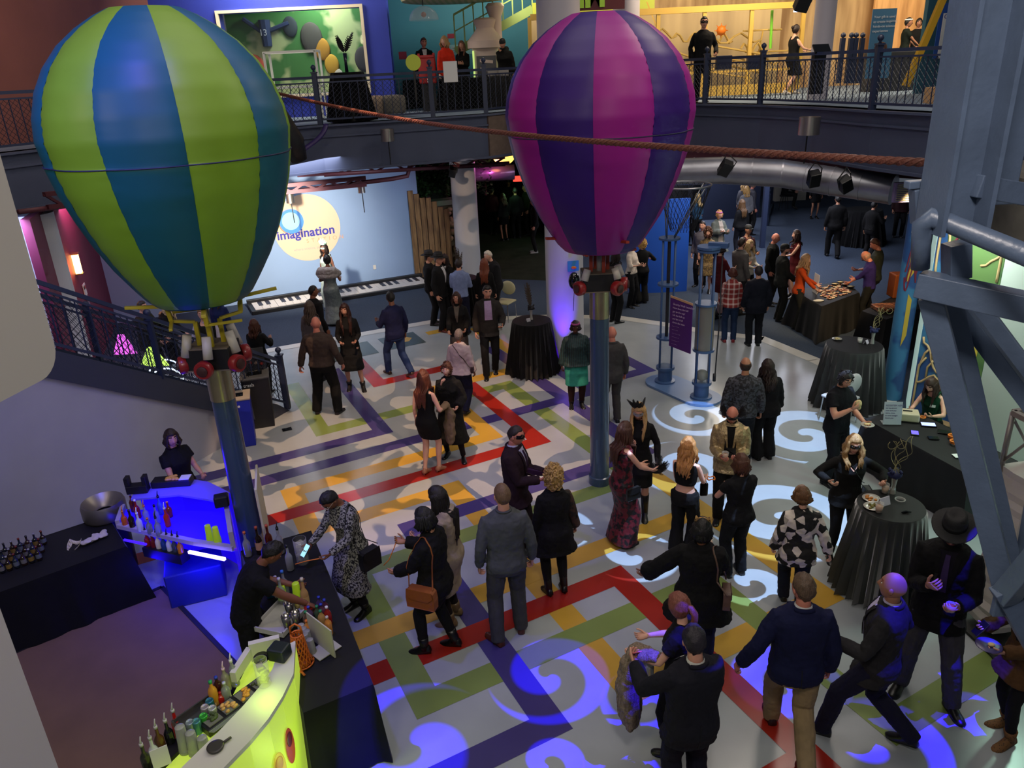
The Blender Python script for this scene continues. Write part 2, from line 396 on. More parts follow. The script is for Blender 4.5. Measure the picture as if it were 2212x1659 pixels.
def hand(mb, wrist, d, nrm, side, s=1, curl=.5, k=0, lod=0):
 "wrist point, pointing direction d, palm normal nrm (the way the palm faces), side -1 left / 1 right"
 d = V(d).normalized(); nrm = V(nrm); nrm = (nrm - d * nrm.dot(d)).normalized(); w = d.cross(nrm).normalized() * side
 # w points to the thumb side
 P = lambda a, b, c: wrist + d * a * s + w * b * s + nrm * c * s
 mb.mat(k)
 rings = []
 for a, hw, th in ((-.015, .026, .020), (.02, .034, .017), (.06, .042, .015), (.088, .040, .012), (.096, .034, .006)):
  rings.append([P(a, hw * math.cos(t) * (1 if math.cos(t) < 0 else 1), th * math.sin(t)) for t in (2 * math.pi * q / 8 for q in range(8))])
 mb.loft(rings)
 n = 5 if lod else 6
 for i, (b, L, r) in enumerate(((.030, .070, .0085), (.010, .078, .009), (-.011, .073, .0085), (-.030, .058, .0075))):
  c = curl * (1 + .12 * i); pt = P(.085, b, 0); pts = [P(.06, b * .9, 0), pt]; ang = .1
  for q in (.45, .32, .23):
   ang += c * 1.0; pt = pt + (d * math.cos(ang) + nrm * math.sin(ang)) * L * q * s; pts.append(pt)
  mb.tube(pts, [r * s, r * s, r * .95 * s, r * .85 * s, r * .6 * s], n)
 ta = .55; pt = P(.022, .026, .004); pts = [P(.0, .012, 0), pt]
 for q, ex in ((.038, .75), (.032, .45), (.024, .2)):
  pt = pt + (d * math.cos(ex) + w * math.sin(ex) + nrm * (.25 + curl * .5)).normalized() * q * s; pts.append(pt)
 mb.tube(pts, [.014 * s, .013 * s, .011 * s, .0095 * s, .007 * s], n)
 mb.mat(0)
def ik(a, b, l1, l2, pole):
 a, b = V(a), V(b); d = b - a; L = d.length
 if L > (l1 + l2) * .995: b = a + d * ((l1 + l2) * .995 / L); d = b - a; L = d.length
 d.normalize(); x = (l1 * l1 - l2 * l2 + L * L) / (2 * L); h = math.sqrt(max(0, l1 * l1 - x * x))
 p = V(pole); p = p - d * p.dot(d); p = p.normalized() if p.length > 1e-4 else d.orthogonal().normalized()
 return a + d * x + p * h, b
TORSO = {'m': ((.80, .150, .105, 0), (.86, .160, .115, -.008), (.93, .165, .118, -.008), (1.00, .152, .108, 0), (1.08, .146, .104, .003), (1.18, .158, .112, .004), (1.28, .172, .118, .002), (1.36, .178, .108, -.004), (1.405, .160, .092, -.008), (1.44, .122, .076, -.010), (1.475, .078, .060, -.010)),
   'f': ((.80, .150, .110, -.004), (.86, .168, .122, -.012), (.93, .168, .120, -.010), (1.00, .142, .100, 0), (1.08, .124, .090, .003), (1.18, .135, .100, .008), (1.27, .148, .118, .014), (1.34, .150, .100, .0), (1.39, .138, .082, -.008), (1.43, .102, .068, -.010), (1.475, .068, .055, -.010))}
class Body:
 def __init__(s, sex='m', build=1, belly=0, lean=0, side=0, twist=0, head=(0, 0), L=None, R=None, fL=None, fR=None, seat=None, eL=None, eR=None, **k):
  s.sex, s.build = sex, build
  s.fL = fL or (-.10, .0, 0, 8); s.fR = fR or (.10, .0, 0, -8)     # x, y, lift, toe yaw
  Lg = (.43, .42)
  hz = .925
  for x, y, z, _ in (s.fL, s.fR):
   dx = abs(abs(x) - .09); hh = math.sqrt(max(.1, (.845) ** 2 - y * y - dx * dx)) + .08 + z; hz = min(hz, hh)
  if seat: hz = seat
  s.hz = hz
  dz = hz - .925
  # spine
  tab = {}; p = V((0, 0, hz)); z = .925; R_ = Matrix.Identity(3)
  s.tab = [(z, p.copy(), R_)]
  while z < 1.56:
   z += .02; f = max(0, min(1, (z - .93) / .32))
   R_ = Matrix.Rotation(-math.radians(lean) * f, 3, 'X') @ Matrix.Rotation(math.radians(side) * f, 3, 'Y') @ Matrix.Rotation(math.radians(twist) * f, 3, 'Z')
   p = p + R_ @ V((0, 0, .02)); s.tab.append((z, p.copy(), R_))
  s.dz = dz; s.belly = belly
  sw = (.168 if sex == 'm' else .146) * (1 + (build - 1) * .6)
  s.sh = {}; s.el = {}; s.wr = {}; s.hip = {}; s.kn = {}; s.an = {}
  arm = (.285, .255) if sex == 'm' else (.27, .24)
  for q, tg, pole, sg in (('L', L, eL, -1), ('R', R, eR, 1)):
   sh = s.sp((sg * sw, -.005, 1.385 if sex == 'm' else 1.375)); s.sh[q] = sh
   if tg is None: tg = (sg * ((.245 if sex == 'm' else .235) + .12 * (build - 1)), .04, .87)
   tg = V(tg) + V((0, 0, dz))
   po = V(pole) if pole else V((sg * .40, -.85, -.30))
   s.el[q], s.wr[q] = ik(sh, tg, arm[0], arm[1], po)
  for q, ft, sg in (('L', s.fL, -1), ('R', s.fR, 1)):
   s.hip[q] = V((sg * .088, 0, hz - .01)); a = V((ft[0], ft[1], .085 + ft[2]))
   if seat: s.kn[q], s.an[q] = ik(s.hip[q], a, .43, .42, (sg * .1, .6, .8))
   else: s.kn[q], s.an[q] = ik(s.hip[q], a, .43, .42, (sg * .12, 1, 0))
  nb, Rn = s.at(1.49); s.neck = nb
  s.Rh = s.at(1.54)[1] @ Matrix.Rotation(math.radians(head[1]), 3, 'Z') @ Matrix.Rotation(-math.radians(head[0]), 3, 'X')
  hb = s.at(1.505)[0]
  s.hc = hb + s.Rh @ V((0, .022, .115))
  s.top = s.hc + s.Rh @ V((0, -.01, .118))
  s.TH = Matrix.Translation(s.hc) @ s.Rh.to_4x4()
 def at(s, z):
  if z <= .925: return V((0, 0, z + s.dz)), Matrix.Identity(3)
  i = min(len(s.tab) - 2, int((z - .925) / .02)); a, b = s.tab[i], s.tab[i + 1]; f = min(1, (z - a[0]) / .02)
  return a[1].lerp(b[1], f), b[2]
 def sp(s, p):                       # rest-pose torso point to posed point
  c, R_ = s.at(p[2]); return c + R_ @ V((p[0], p[1], 0))
 def rings(s, z0=None, inf=0, n=20, z1=9, hem=None, flare=0):
  T = [t for t in TORSO[s.sex]]; out = []
  rows = []
  if hem is not None and hem < T[0][0]:
   k = max(2, int((T[0][0] - hem) / .06)); b = T[1]
   for i in range(k, 0, -1):
    f = i / k; rows.append((T[0][0] - (T[0][0] - hem) * f, b[1] + flare * f, b[2] + flare * f, b[3]))
   T = T[1:]
   rows = rows
  elif hem is not None: T = [t for t in T if t[0] > hem + .015]; b = [t for t in TORSO[s.sex] if t[0] <= hem + .015][-1]; rows = [(hem, b[1] + flare, b[2] + flare, b[3])]
  for t in rows + list(T):
   if t[0] > z1: break
   bl = s.belly * math.exp(-((t[0] - 1.05) / .16) ** 2); w = 1 + (s.build - 1) * (1 if t[0] < 1.43 else .5)
   rx, ry = t[1] * w + inf, t[2] * w + inf + bl * .5; cy_ = t[3] + bl * .6
   cx = 0
   if hem is not None and t[0] < .84:
    zz = t[0] + s.dz; xs = []; ys = []
    for q in 'LR':
     h_, k_, a_ = s.hip[q], s.kn[q], s.an[q]
     p_ = h_.lerp(k_, max(0, min(1, (h_.z - zz) / max(.01, h_.z - k_.z)))) if zz > k_.z else k_.lerp(a_, max(0, min(1, (k_.z - zz) / max(.01, k_.z - a_.z))))
     xs.append(p_.x); ys.append(p_.y)
    r_ = (.088 if zz > .6 else .066) * w + .012; rx = max(rx, (max(xs) - min(xs)) / 2 + r_); ry = max(ry * (1 if zz > .7 else .9), (max(ys) - min(ys)) / 2 + r_); cx = sum(xs) / 2; cy_ = sum(ys) / 2
    rx = rx + 0 if flare >= 0 else rx
   out.append([s.sp((cx + rx * math.copysign(abs(math.cos(a)) ** .85, math.cos(a)), cy_ + ry * math.copysign(abs(math.sin(a)) ** .85, math.sin(a)), t[0])) for a in (2 * math.pi * k / n for k in range(n))])
  return out
 def arm_tube(s, mb, q, r, upto=2., end=0):
  sh, el, wr = s.sh[q], s.el[q], s.wr[q]; sg = -1 if q == 'L' else 1
  inn = s.sp((sg * .09, -.01, 1.375)); w = 1 + (s.build - 1) * .8
  pts = [inn, sh, sh.lerp(el, .35), sh.lerp(el, .8), el, el.lerp(wr, .35), el.lerp(wr, .8), wr.lerp(el, end)]
  rad = [r[0] * .85, r[0] * .93, r[0] * .95, r[1] * 1.05, r[1], r[1] * 1.02, r[2] * 1.1, r[2]]
  if upto < 1: pts = [inn, sh, sh.lerp(el, upto * .6), sh.lerp(el, upto)]; rad = [r[0] * .9, r[0], r[0] * 1.02, r[0] * 1.02]
  elif upto < 2: pts = pts[:6]; rad = rad[:6]
  mb.tube(pts, [x * w for x in rad], 12)
 def leg_tube(s, mb, q, r, cuff=0, lo=0.):
  h, k, a = s.hip[q], s.kn[q], s.an[q]; up = h + V((0, 0, .05)); w = 1 + (s.build - 1) * .9
  e = a + (k - a).normalized() * (lo - cuff)
  pts = [up, h, h.lerp(k, .35), h.lerp(k, .8), k, k.lerp(e, .35), k.lerp(e, .75), e]
  mb.tube(pts, [x * w for x in (r[0], r[0], r[0] * .95, r[1] * 1.08, r[1], r[1] * .98, r[2] * 1.05, r[2])], 12)
def shoe(mb, B, q, heel=0, boot=0, k=0):
 ft = B.fL if q == 'L' else B.fR; a = B.an[q]; yaw = math.radians(ft[3]); R_ = Matrix.Rotation(yaw, 3, 'Z')
 lift = ft[2]
 if lift > .02: R_ = R_ @ Matrix.Rotation(-min(.9, lift * 5), 3, 'X')
 if heel: R_ = R_ @ Matrix.Rotation(-heel * 4, 3, 'X')
 base = a + V((0, 0, -.085 + (heel * .3)))
 rings = []
 for y, hw, h, z in ((-.075, .018, .03, .0), (-.065, .034, .075, 0), (-.02, .038, .095, 0), (.03, .040, .082, 0), (.08, .045, .052, 0), (.13, .047, .042, 0), (.17, .036, .034, 0), (.19, .014, .022, .003)):
  pr = [(-1, 0), (-1, .35), (-.8, .75), (-.35, 1), (.35, 1), (.8, .75), (1, .35), (1, 0)]
  rings.append([base + R_ @ V((x * hw, y, z + t * h)) for x, t in pr])
 mb.mat(k).loft(rings)
 if heel: mb.cyl(base + R_ @ V((0, -.055, .01)), V((base.x, base.y, 0)) + Matrix.Rotation(yaw, 3, 'Z') @ V((0, -.06, lift)), .014, .009, 8)
 if boot:
  kn = B.kn[q]; mb.tube([a + V((0, .0, -.03)), a + V((0, 0, .02)), a.lerp(kn, boot * .5), a.lerp(kn, boot)], [.046, .046, .052, .058], 12)
def patch(mb, bvh, B, cells, off=.004, th=.003, k=0, dr=1):
 "flat cut-outs laid on the chest or back: cells are polygons in (x, z) of the rest pose"
 for poly in cells:
  out = []
  for x, z in poly:
   c, R_ = B.at(z); fwd = R_ @ V((0, dr, 0)); o = c + R_ @ V((x, 0, 0)) + fwd * .6
   h = bvh.ray_cast(o, -fwd)
   if h[0] is None: break
   out.append((h[0] + fwd * off, h[0] + fwd * (off + th)))
  if len(out) == len(poly): mb.mat(k).loft([[b for a, b in out], [a for a, b in out]])
def strip_cells(a, b, wa, wb, n=5):
 out = []
 for i in range(n):
  f, g = i / n, (i + 1) / n
  x0, z0 = a[0] + (b[0] - a[0]) * f, a[1] + (b[1] - a[1]) * f; x1, z1 = a[0] + (b[0] - a[0]) * g, a[1] + (b[1] - a[1]) * g
  w0 = wa + (wb - wa) * f; w1 = wa + (wb - wa) * g; out.append([(x0 - w0, z0), (x0 + w0, z0), (x1 + w1, z1), (x1 - w1, z1)])
 return out
def locks(mb, B, n, length, seed, az0=1.1, az1=2 * math.pi - 1.1, curl=0, r=.019, bulk=1., tight=0, el0=.55):
 rnd = random.Random(seed); T = B.TH; Rb = B.at(1.40)[1]
 for i in range(n):
  az = az0 + (az1 - az0) * (i + .5 * rnd.random()) / n; pts = []; rad = []
  for e in (el0, .25, -.1): pts.append(T @ (headpos(-az, e) * (1.04 + .02 * rnd.random()))); rad.append(r * (.8 if e == el0 else 1.1))
  p = pts[-1].copy(); back = -math.cos(az); L = length * (.85 + .25 * rnd.random()); st = max(3, int(L / .045)); ph = rnd.random() * 6
  out = (p - B.hc); out.z = 0; out.normalize()
  for j in range(1, st + 1):
   f = j / st; sw = out * (.018 * math.sin(min(1, f * 1.4) * math.pi) * bulk) + V((math.sin(ph + j * (1.2 + curl * 14 * .1)), math.cos(ph * 1.3 + j * 1.1), 0)) * (.005 + curl)
   q = p + V((0, 0, -L * f)) + sw
   if q.z < B.sp((0, 0, 1.44)).z:                        # keep hair outside the shoulders and the back
    c = B.sp((0, 0, 1.36)); loc = Rb.transposed() @ (q - c)
    ry = (.125 if loc.y < 0 else .135) * (1 + (B.build - 1)); rx = .155
    if abs(loc.x) < rx and abs(loc.y) < ry: loc.y = math.copysign(ry * math.sqrt(max(.0, 1 - (loc.x / rx) ** 2 * .6)) + .01, loc.y if abs(az - math.pi) > .9 else -1)
    q = c + Rb @ loc
   pts.append(q); rad.append(r * (1.1 - .75 * f ** 2))
  mb.tube(pts, rad, 6, flat=.7)
def curls(mb, B, n, seed, r=.02, sp=.03, zlo=-.08, long_=0):
 rnd = random.Random(seed)
 for i in range(n):
  az = math.pi + (rnd.random() * 2 - 1) * (math.pi - .75); el = rnd.uniform(-.7, 1.4)
  if el > .75: az = rnd.random() * 6.28
  p = B.TH @ (headpos(az, el) * (1.05 + rnd.random() * sp / .1))
  if long_ and el < 0: p.z -= rnd.random() * long_
  ax = V((rnd.gauss(0, 1), rnd.gauss(0, 1), rnd.gauss(0, 1))).normalized(); bx = ax.orthogonal().normalized(); cx = ax.cross(bx)
  pts = [p + (bx * math.cos(t) + cx * math.sin(t)) * r * .8 + ax * (t - 3) * r * .22 for t in (q * .9 for q in range(8))]
  mb.tube(pts, r * .42, 5)
def feather(mb, base, d, L, w, k=0, n=9, bend=.2):
 d = V(d).normalized(); sd = d.cross(V((0, 1, .3))).normalized(); u = sd.cross(d)
 pts = [base + d * L * i / n + u * bend * L * (i / n) ** 2 for i in range(n + 1)]
 mb.mat(k).tube(pts, [.0025] * n + [.001], 4)
 for i in range(1, n):
  for s_ in (-1, 1):
   ww = w * math.sin(math.pi * (i / n) ** .7) + .004; q = pts[i]
   mb.slab([q, q + sd * s_ * ww + d * L / n * 1.2, q + sd * s_ * ww * .9 + d * L / n * 1.7, pts[i] + d * L / n], .0015)
PEOPLE = []
def person(label, px, h=None, yaw=0, sex='m', feet=None, skin='light', hair=('short', '#2c211a'), top=('jacket', '#17181c'), under=None, tie=None, bottom=('pants', '#15151a'),
     shoes='#0d0c0c', build=1, belly=0, group=None, z0=0., mask=None, hat=None, extras=(), hr=(1.5, 1.97), heel=0, boot=0, beard=0, glasses=None, curl=.55, pl=None, pr=None, sleeve=None, xy=None, **pose):
 B = Body(sex, build, belly, **pose)
 rz = -math.radians(yaw); Rz = Matrix.Rotation(rz, 3, 'Z'); o = Rz @ (B.top * (1 / 1.75))
 def root(hh): p = G(px[0], px[1], z0 + o.z * hh); return V((p.x - o.x * hh, p.y - o.y * hh, z0))
 if xy is not None: h = h or 1.75; base = V((xy[0], xy[1], z0))
 else:
  if feet is not None and h is None:
   lo, hi = hr
   for _ in range(22):                                    # the height whose feet land where the photo has them
    mid = (lo + hi) / 2
    if PROJ(root(mid))[1] > feet[1]: hi = mid
    else: lo = mid
   h = (lo + hi) / 2
  h = h or 1.75; base = root(h)
 S = h / 1.75
 E = empty('person', base, rz, label, 'person', group)
 dist = (base - V((0, 0, CZ))).length; near = dist < 12.5
 vx = max(.0085, dist * .00105) / S
 E.scale = (S, S, S)
 n_, m_ = (48, 34) if dist < 11 else (32, 22)
 sk = skin_mat(skin); hm = hair_mat(hair[1]) if hair else sk; mlip = M('lips_' + skin, {'light': '#a5594f', 'fair': '#b5605a', 'ruddy': '#a4524a'}.get(skin, '#7a3b34'), .4)
 mw = M('eye_white', '#d8d4cc', .3); mi = M('eye_iris', '#1a1210', .2)
 # --- body: one skin
 mb = MB(); rg = B.rings(inf=-.012, n=16); mb.loft(rg)
 mb.tube([B.sp((0, -.012, 1.43)), B.sp((0, -.008, 1.50)), B.hc + B.Rh @ V((0, -.02, -.06))], [.062 if sex == 'm' else .052, .056 if sex == 'm' else .045, .054 if sex == 'm' else .044], 12)
 for q in 'LR':
  B.arm_tube(mb, q, (.050, .040, .027) if sex == 'm' else (.042, .034, .023))
  B.leg_tube(mb, q, (.080, .052, .034) if sex == 'm' else (.083, .053, .034))
  sg = -1 if q == 'L' else 1
  mb.tube([B.an[q] + V((0, 0, .03)), B.an[q] + V((0, -.01, -.045))], .036, 8)
 me = fuse(mb, vx * 1.25, 0, 5)
 b2 = MB(); b2.v = [tuple(v.co) for v in me.vertices]; b2.f = [tuple(p.vertices) for p in me.polygons]; b2.m = [0] * len(b2.f); bpy.data.meshes.remove(me)
 sgm = {}
 for q in 'LR':
  sg = -1 if q == 'L' else 1; d = (B.wr[q] - B.el[q]).normalized(); pn = (pl if q == 'L' else pr)
  pn = V(pn) if pn else (V((-sg, 0, 0)) if d.z < -.75 else V((-sg * .5, 0, .6)))
  hand(b2, B.wr[q], d, pn, sg, 1 if sex == 'm' else .9, curl, 0, not near); sgm[q] = (d, pn)
 head_mesh(b2, B.TH, n_, m_, (0, 1, 2, 3, 4), beard)
 body = b2.build('body', [sk, mlip, hm if hair else mlip, mw, mi], E, smooth=True)
 # --- hair
 style = hair[0] if hair else 'bald'; hb = MB(); sd = len(PEOPLE)
 hn, hm_ = (44, 30) if near else (30, 20)
 if style == 'short': hair_shell(hb, B.TH, hn, hm_, R_short, .013, .010, sd)
 elif style == 'crew': hair_shell(hb, B.TH, hn, hm_, R_short, .006, .003, sd)
 elif style == 'fringe': hair_shell(hb, B.TH, hn, hm_, R_fringe, .007, .003, sd)
 elif style in ('long', 'wavy', 'bob', 'pony', 'bun', 'short_f', 'curly', 'straight'):
  hair_shell(hb, B.TH, hn, hm_, R_full, .017, .007, sd)
  ln = hair[2] if len(hair) > 2 else .3
  if style in ('long', 'straight'): locks(hb, B, 30, ln, sd, .95, 2 * math.pi - .95, 0 if style == 'straight' else .003)
  if style == 'wavy': locks(hb, B, 34, ln, sd, .85, 2 * math.pi - .85, .013, .021, 1.4)
  if style == 'bob': locks(hb, B, 28, ln, sd, .9, 2 * math.pi - .9, .002, .020, 1.2)
  if style == 'short_f': curls(hb, B, 60, sd, .018, .012)
  if style == 'curly': hair_shell(hb, B.TH, hn, hm_, R_full, .034, .02, sd); curls(hb, B, 190, sd, .026, .035, long_=ln)
  if style == 'pony':
   p = B.TH @ V((0, -.115, .03)); pts = [B.TH @ V((0, -.085, .04)), p] + [p + B.at(1.4)[1] @ V((0, -.03 - .01 * math.sin(i), -ln * i / 6)) for i in range(1, 7)]
   hb.tube(pts, [.02, .03, .036, .036, .033, .028, .02, .006], 8, flat=.8)
  if style == 'bun': hb.ball(B.TH @ V((0, -.105, .06)), (.045, .04, .042), 12, 8)
 if hb.f: hb.build('hair', hm, E, smooth=True)
 # --- trousers / skirt
 bt, bc = bottom[0], bottom[1]
 def cm(c): return c if not isinstance(c, str) else CL(c)
 if bt in ('pants', 'jeans', 'slim', 'wide', 'leggings'):
  mb = MB(); r = {'pants': (.098, .075, .064), 'jeans': (.096, .070, .060), 'slim': (.094, .062, .050), 'wide': (.100, .085, .095), 'leggings': (.090, .060, .044)}[bt]
  mb.loft(B.rings(inf=.010, n=18, z1=1.03)[0:])
  for q in 'LR': B.leg_tube(mb, q, r, cuff=.045 if bt in ('pants', 'wide', 'jeans') else 0)
  me = fuse(mb, vx, .014 if bt != 'leggings' else .004, 3, .07); me.materials.append(cm(bc))
  ob = bpy.data.objects.new('trousers' if bt != 'leggings' else 'leggings', me); COL.objects.link(ob); ob.parent = E
 elif bt in ('skirt', 'longskirt'):
  hem = bottom[2] if len(bottom) > 2 else .55
  mb = MB(); rr = B.rings(inf=.012, n=28, z1=1.05, hem=hem, flare=bottom[3] if len(bottom) > 3 else .02); mb.loft(rr)
  me = fuse(mb, vx, .01, 2); me.materials.append(cm(bc)); ob = bpy.data.objects.new('skirt', me); COL.objects.link(ob); ob.parent = E
 if bt in ('skirt', 'longskirt', 'tights') and len(bottom) > 4 or bt == 'tights':
  mb = MB()
  for q in 'LR': B.leg_tube(mb, q, (.089, .060, .043))
  me = fuse(mb, vx, 0, 2); me.materials.append(cm(bottom[4] if len(bottom) > 4 else bc)); ob = bpy.data.objects.new('tights', me); COL.objects.link(ob); ob.parent = E
 # --- top
 tt, tc = top[0], top[1]
 spec = {  # hem, inflate, flare, sleeve (0 none, .45 short, 2 long), radii, folds
  'jacket': (.80, .026, .012, 2, (.070, .058, .050), .012), 'coat': (.50, .034, .05, 2, (.076, .062, .055), .014), 'shirt': (.90, .016, .004, 2, (.062, .050, .040), .014),
  'loose': (.80, .030, .03, 2, (.072, .062, .055), .020), 'tee': (.86, .016, .008, .5, (.064, .055, .05), .014), 'polo': (.84, .018, .010, .55, (.068, .055, .05), .014),
  'tank': (.88, .010, .0, 0, (0, 0, 0), .008), 'dress': (.52, .012, .035, 0, (0, 0, 0), .010), 'dress_s': (.52, .012, .03, .4, (.056, .05, .04), .010), 'dress_l': (.50, .014, .04, 2, (.055, .046, .036), .012),
  'gown': (.06, .012, .055, 0, (0, 0, 0), .014), 'fitted': (.62, .010, -.005, 0, (0, 0, 0), .006), 'knit': (.86, .014, .006, 2, (.056, .046, .036), .008), 'sack': (.66, .03, .07, 2, (.062, .054, .055), .016),
  'crop': (1.10, .010, 0, 0, (0, 0, 0), .004), 'robe': (.30, .03, .09, 2, (.075, .07, .075), .014), 'vest': (.88, .030, .006, 0, (0, 0, 0), .008), 'rolled': (.90, .016, .004, 1.5, (.062, .050, .048), .012)}[tt]
 hem, inf, fl, sl, ra, fo = spec
 if len(top) > 2: hem = top[2]
 if sleeve is not None: sl = sleeve
 mb = MB(); zt = 1.42 if sl == 0 else 9
 mb.loft(B.rings(inf=inf, n=22, hem=hem, flare=fl, z1=zt))
 if sl == 0:                                                    # straps
  for sg in (-1, 1): mb.tube([B.sp((sg * .085, .085, 1.36)), B.sp((sg * .09, .03, 1.45)), B.sp((sg * .09, -.05, 1.455)), B.sp((sg * .085, -.09, 1.36))], .022, 8)
 else:
  for q in 'LR': B.arm_tube(mb, q, ra if ra[0] else (.056, .046, .036), sl, .03)
 if sl and tt not in ('tee', 'dress_s', 'dress_l', 'knit', 'sack'):
  mb.tube([B.sp((0, -.012, 1.445)), B.sp((0, -.012, 1.492))], [.078, .068], 14)
 me = fuse(mb, vx, fo * 1.25, 2, .06); tm = cm(tc); me.materials.append(tm)
 nm = {'jacket': 'jacket', 'coat': 'coat', 'shirt': 'shirt', 'loose': 'jacket', 'tee': 't_shirt', 'polo': 'polo_shirt', 'tank': 'tank_top', 'knit': 'sweater', 'crop': 'crop_top', 'robe': 'robe', 'vest': 'vest', 'rolled': 'shirt'}.get(tt, 'dress')
 ob = bpy.data.objects.new(nm, me); COL.objects.link(ob); ob.parent = E
 if tt == 'vest' and under:                                     # sleeves of the shirt under a vest
  mb = MB()
  for q in 'LR': B.arm_tube(mb, q, (.062, .05, .04), 2, .03)
  mb.tube([B.sp((0, -.012, 1.44)), B.sp((0, -.012, 1.49))], [.07, .064], 12)
  m2 = fuse(mb, vx, .01, 3); m2.materials.append(cm(under)); o2 = bpy.data.objects.new('shirt', m2); COL.objects.link(o2); o2.parent = E
 bvh = BVHTree.FromPolygons([v.co for v in me.vertices], [tuple(p.vertices) for p in me.polygons])
 if under and tt in ('jacket', 'coat', 'loose', 'robe'):
  zb = 1.12 if tt != 'robe' else .8; pm = MB()
  patch(pm, bvh, B, strip_cells((0, 1.46), (0, zb), .062, .012 if not (len(top) > 3) else top[3], 9), .007, .004)
  if pm.f: pm.build('shirt_front', cm(under), E, smooth=False)
  if near:
   lp = MB()
   for sg in (-1, 1): patch(lp, bvh, B, strip_cells((sg * .072, 1.45), (sg * .03, zb + .02), .020, .008, 8), .010, .006)
   if lp.f: lp.build('lapel', tm, E)
   cb = MB(); cb.lathe([(.066, -.008), (.066, .004), (.058, .018)], n=16, cap=False); 
   cb.v = [tuple(B.at(1.49)[0] + B.at(1.49)[1] @ (V(p) + V((0, -.012, 0)))) for p in cb.v]; cb.build('shirt_collar', cm(under), E, smooth=True)
 if tt == 'jacket':
  c_, R0 = B.at(1.475); pm = MB(); pm.tube([c_ + R0 @ V((.082 * math.cos(a), .072 * math.sin(a) - .016, -.012 * math.sin(a))) for a in (-.5 - 2.2 * i / 12 for i in range(13))], [.006] + [.015] * 11 + [.006], 8, flat=1.3)
  pm.build('jacket_collar', tm, E, smooth=True)
  if near: pm = MB(); patch(pm, bvh, B, strip_cells((0, 1.0), (0, hem + .02), .0035, .004, 5), .0015, .002, dr=-1); pm.f and pm.build('back_vent', M('seam_black', '#040406', .9), E)
 if tie:
  pm = MB(); patch(pm, bvh, B, strip_cells((0, 1.44), (0, 1.14), .016, .036 if not under else .03, 8), .013, .004)
  if pm.f: pm.build('tie', cm(tie), E)
 # --- shoes
 for q in 'LR':
  if shoes is None: break
  mb = MB(); shoe(mb, B, q, heel, boot); 
  if len(mb.v): mb.build('boot' if boot else 'shoe', shoes if not isinstance(shoes, str) else M('shoe' + shoes, shoes, .35, spec=.5), E, smooth=True)
 # --- head gear
 if mask:
  mb = MB(); c = mask[0]; rows = []
  K = 22
  for e in (.20, .10, 0.0, -.08, -.17):
   r = []
   for i in range(K + 1):
    a = -1.25 + 2.5 * i / K; ex = e * (1 - .25 * abs(a)) + (.09 * abs(a) if e > 0 else 0) - (0.0 if e > -.1 else (-.09 if abs(a) < .18 else 0)); p = headpos(a, ex + .08); r.append(p)
   rows.append(r)
  for j in range(4):
   for i in range(K):
    q = [rows[j][i], rows[j][i + 1], rows[j + 1][i + 1], rows[j + 1][i]]; cc = sum(q, V()) / 4
    if abs(abs(cc.x) - .031) < .012 and abs(cc.z - .012) < .006: continue
    mb.loft([[B.TH @ (p + V((p.x, p.y, 0)).normalized() * .010) for p in q], [B.TH @ (p + V((p.x, p.y, 0)).normalized() * .005) for p in q]])
  bandp = [B.TH @ (headpos(a, .10) * 1.09) for a in (1.2 + (2 * math.pi - 2.4) * i / 12 for i in range(13))]; mb.tube(bandp, .004, 5)
  if len(mask) > 1 and mask[1] == 'feathers':
   rnd = random.Random(sd)
   fb = MB()
   for i in range(18): feather(fb, B.TH @ V((rnd.uniform(-.04, .05), .06, .09)), B.Rh @ V((rnd.uniform(-.5, .8), rnd.uniform(-.6, .2), 1)), rnd.uniform(.09, .17), .016)
   fb.build('plume', M('black_feather', '#0c0c10', .7) if c != '#b8d8c8' else M('pale_feather', '#b8d8c8', .7), E)
  if len(mask) > 1 and mask[1] == 'wings':
   for sg in (-1, 1):
    for i in range(8): feather(mb, B.TH @ V((sg * .072, .05, .01 + i * .006)), B.Rh @ V((sg * (1.1 - i * .09), -.3, .35 + i * .17)), .10 + .008 * i, .010)
  mb.build('mask', M('mask' + c, c, .35, metal=.3 if c != '#0c0c0e' else 0), E)
 if hat:
  mb = MB(); k, c = hat[:2]; T = B.TH
  X = lambda prof, cz=.0, n=28: [[T @ V((r * math.cos(a) * .9, r * math.sin(a) * 1.12 - .008, z + cz + (.02 * (abs(math.cos(a)) ** 2) if r > .11 else 0))) for a in (2 * math.pi * i / n for i in range(n))] for r, z in prof]
  if k == 'fedora':
   mb.loft(X([(.088, .058), (.165, .050), (.172, .056), (.165, .060), (.094, .068), (.090, .12), (.080, .165), (.055, .172), (.02, .155)]))
   b3 = MB(); b3.loft(X([(.0945, .066), (.0955, .068), (.0945, .092), (.092, .093)])); b3.build('hat_band', CL('#0a0a0c'), E, smooth=True)
  elif k == 'cap':
   mb.loft(X([(.086, .03), (.090, .05), (.086, .09), (.06, .125), (.02, .137)]))
   mb.loft([[T @ V((x, .06 + y, .052 - .010 * (y / .09) + zz - .25 * x * x / .08)) for x, y in ((-.065, .02), (-.055, .07), (-.03, .1), (0, .108), (.03, .1), (.055, .07), (.065, .02))] for zz in (0, .006)])
  elif k == 'beanie': mb.loft(X([(.089, .01), (.094, .03), (.092, .07), (.07, .118), (.02, .140)]))
  elif k == 'headband': mb.loft(X([(.088, .055), (.095, .06), (.093, .085), (.085, .088)]))
  elif k == 'ears':
   for sg in (-1, 1): mb.tube([T @ V((sg * .05, -.01, .10)), T @ V((sg * .062, -.01, .155))], [.03, .006], 8, flat=.4)
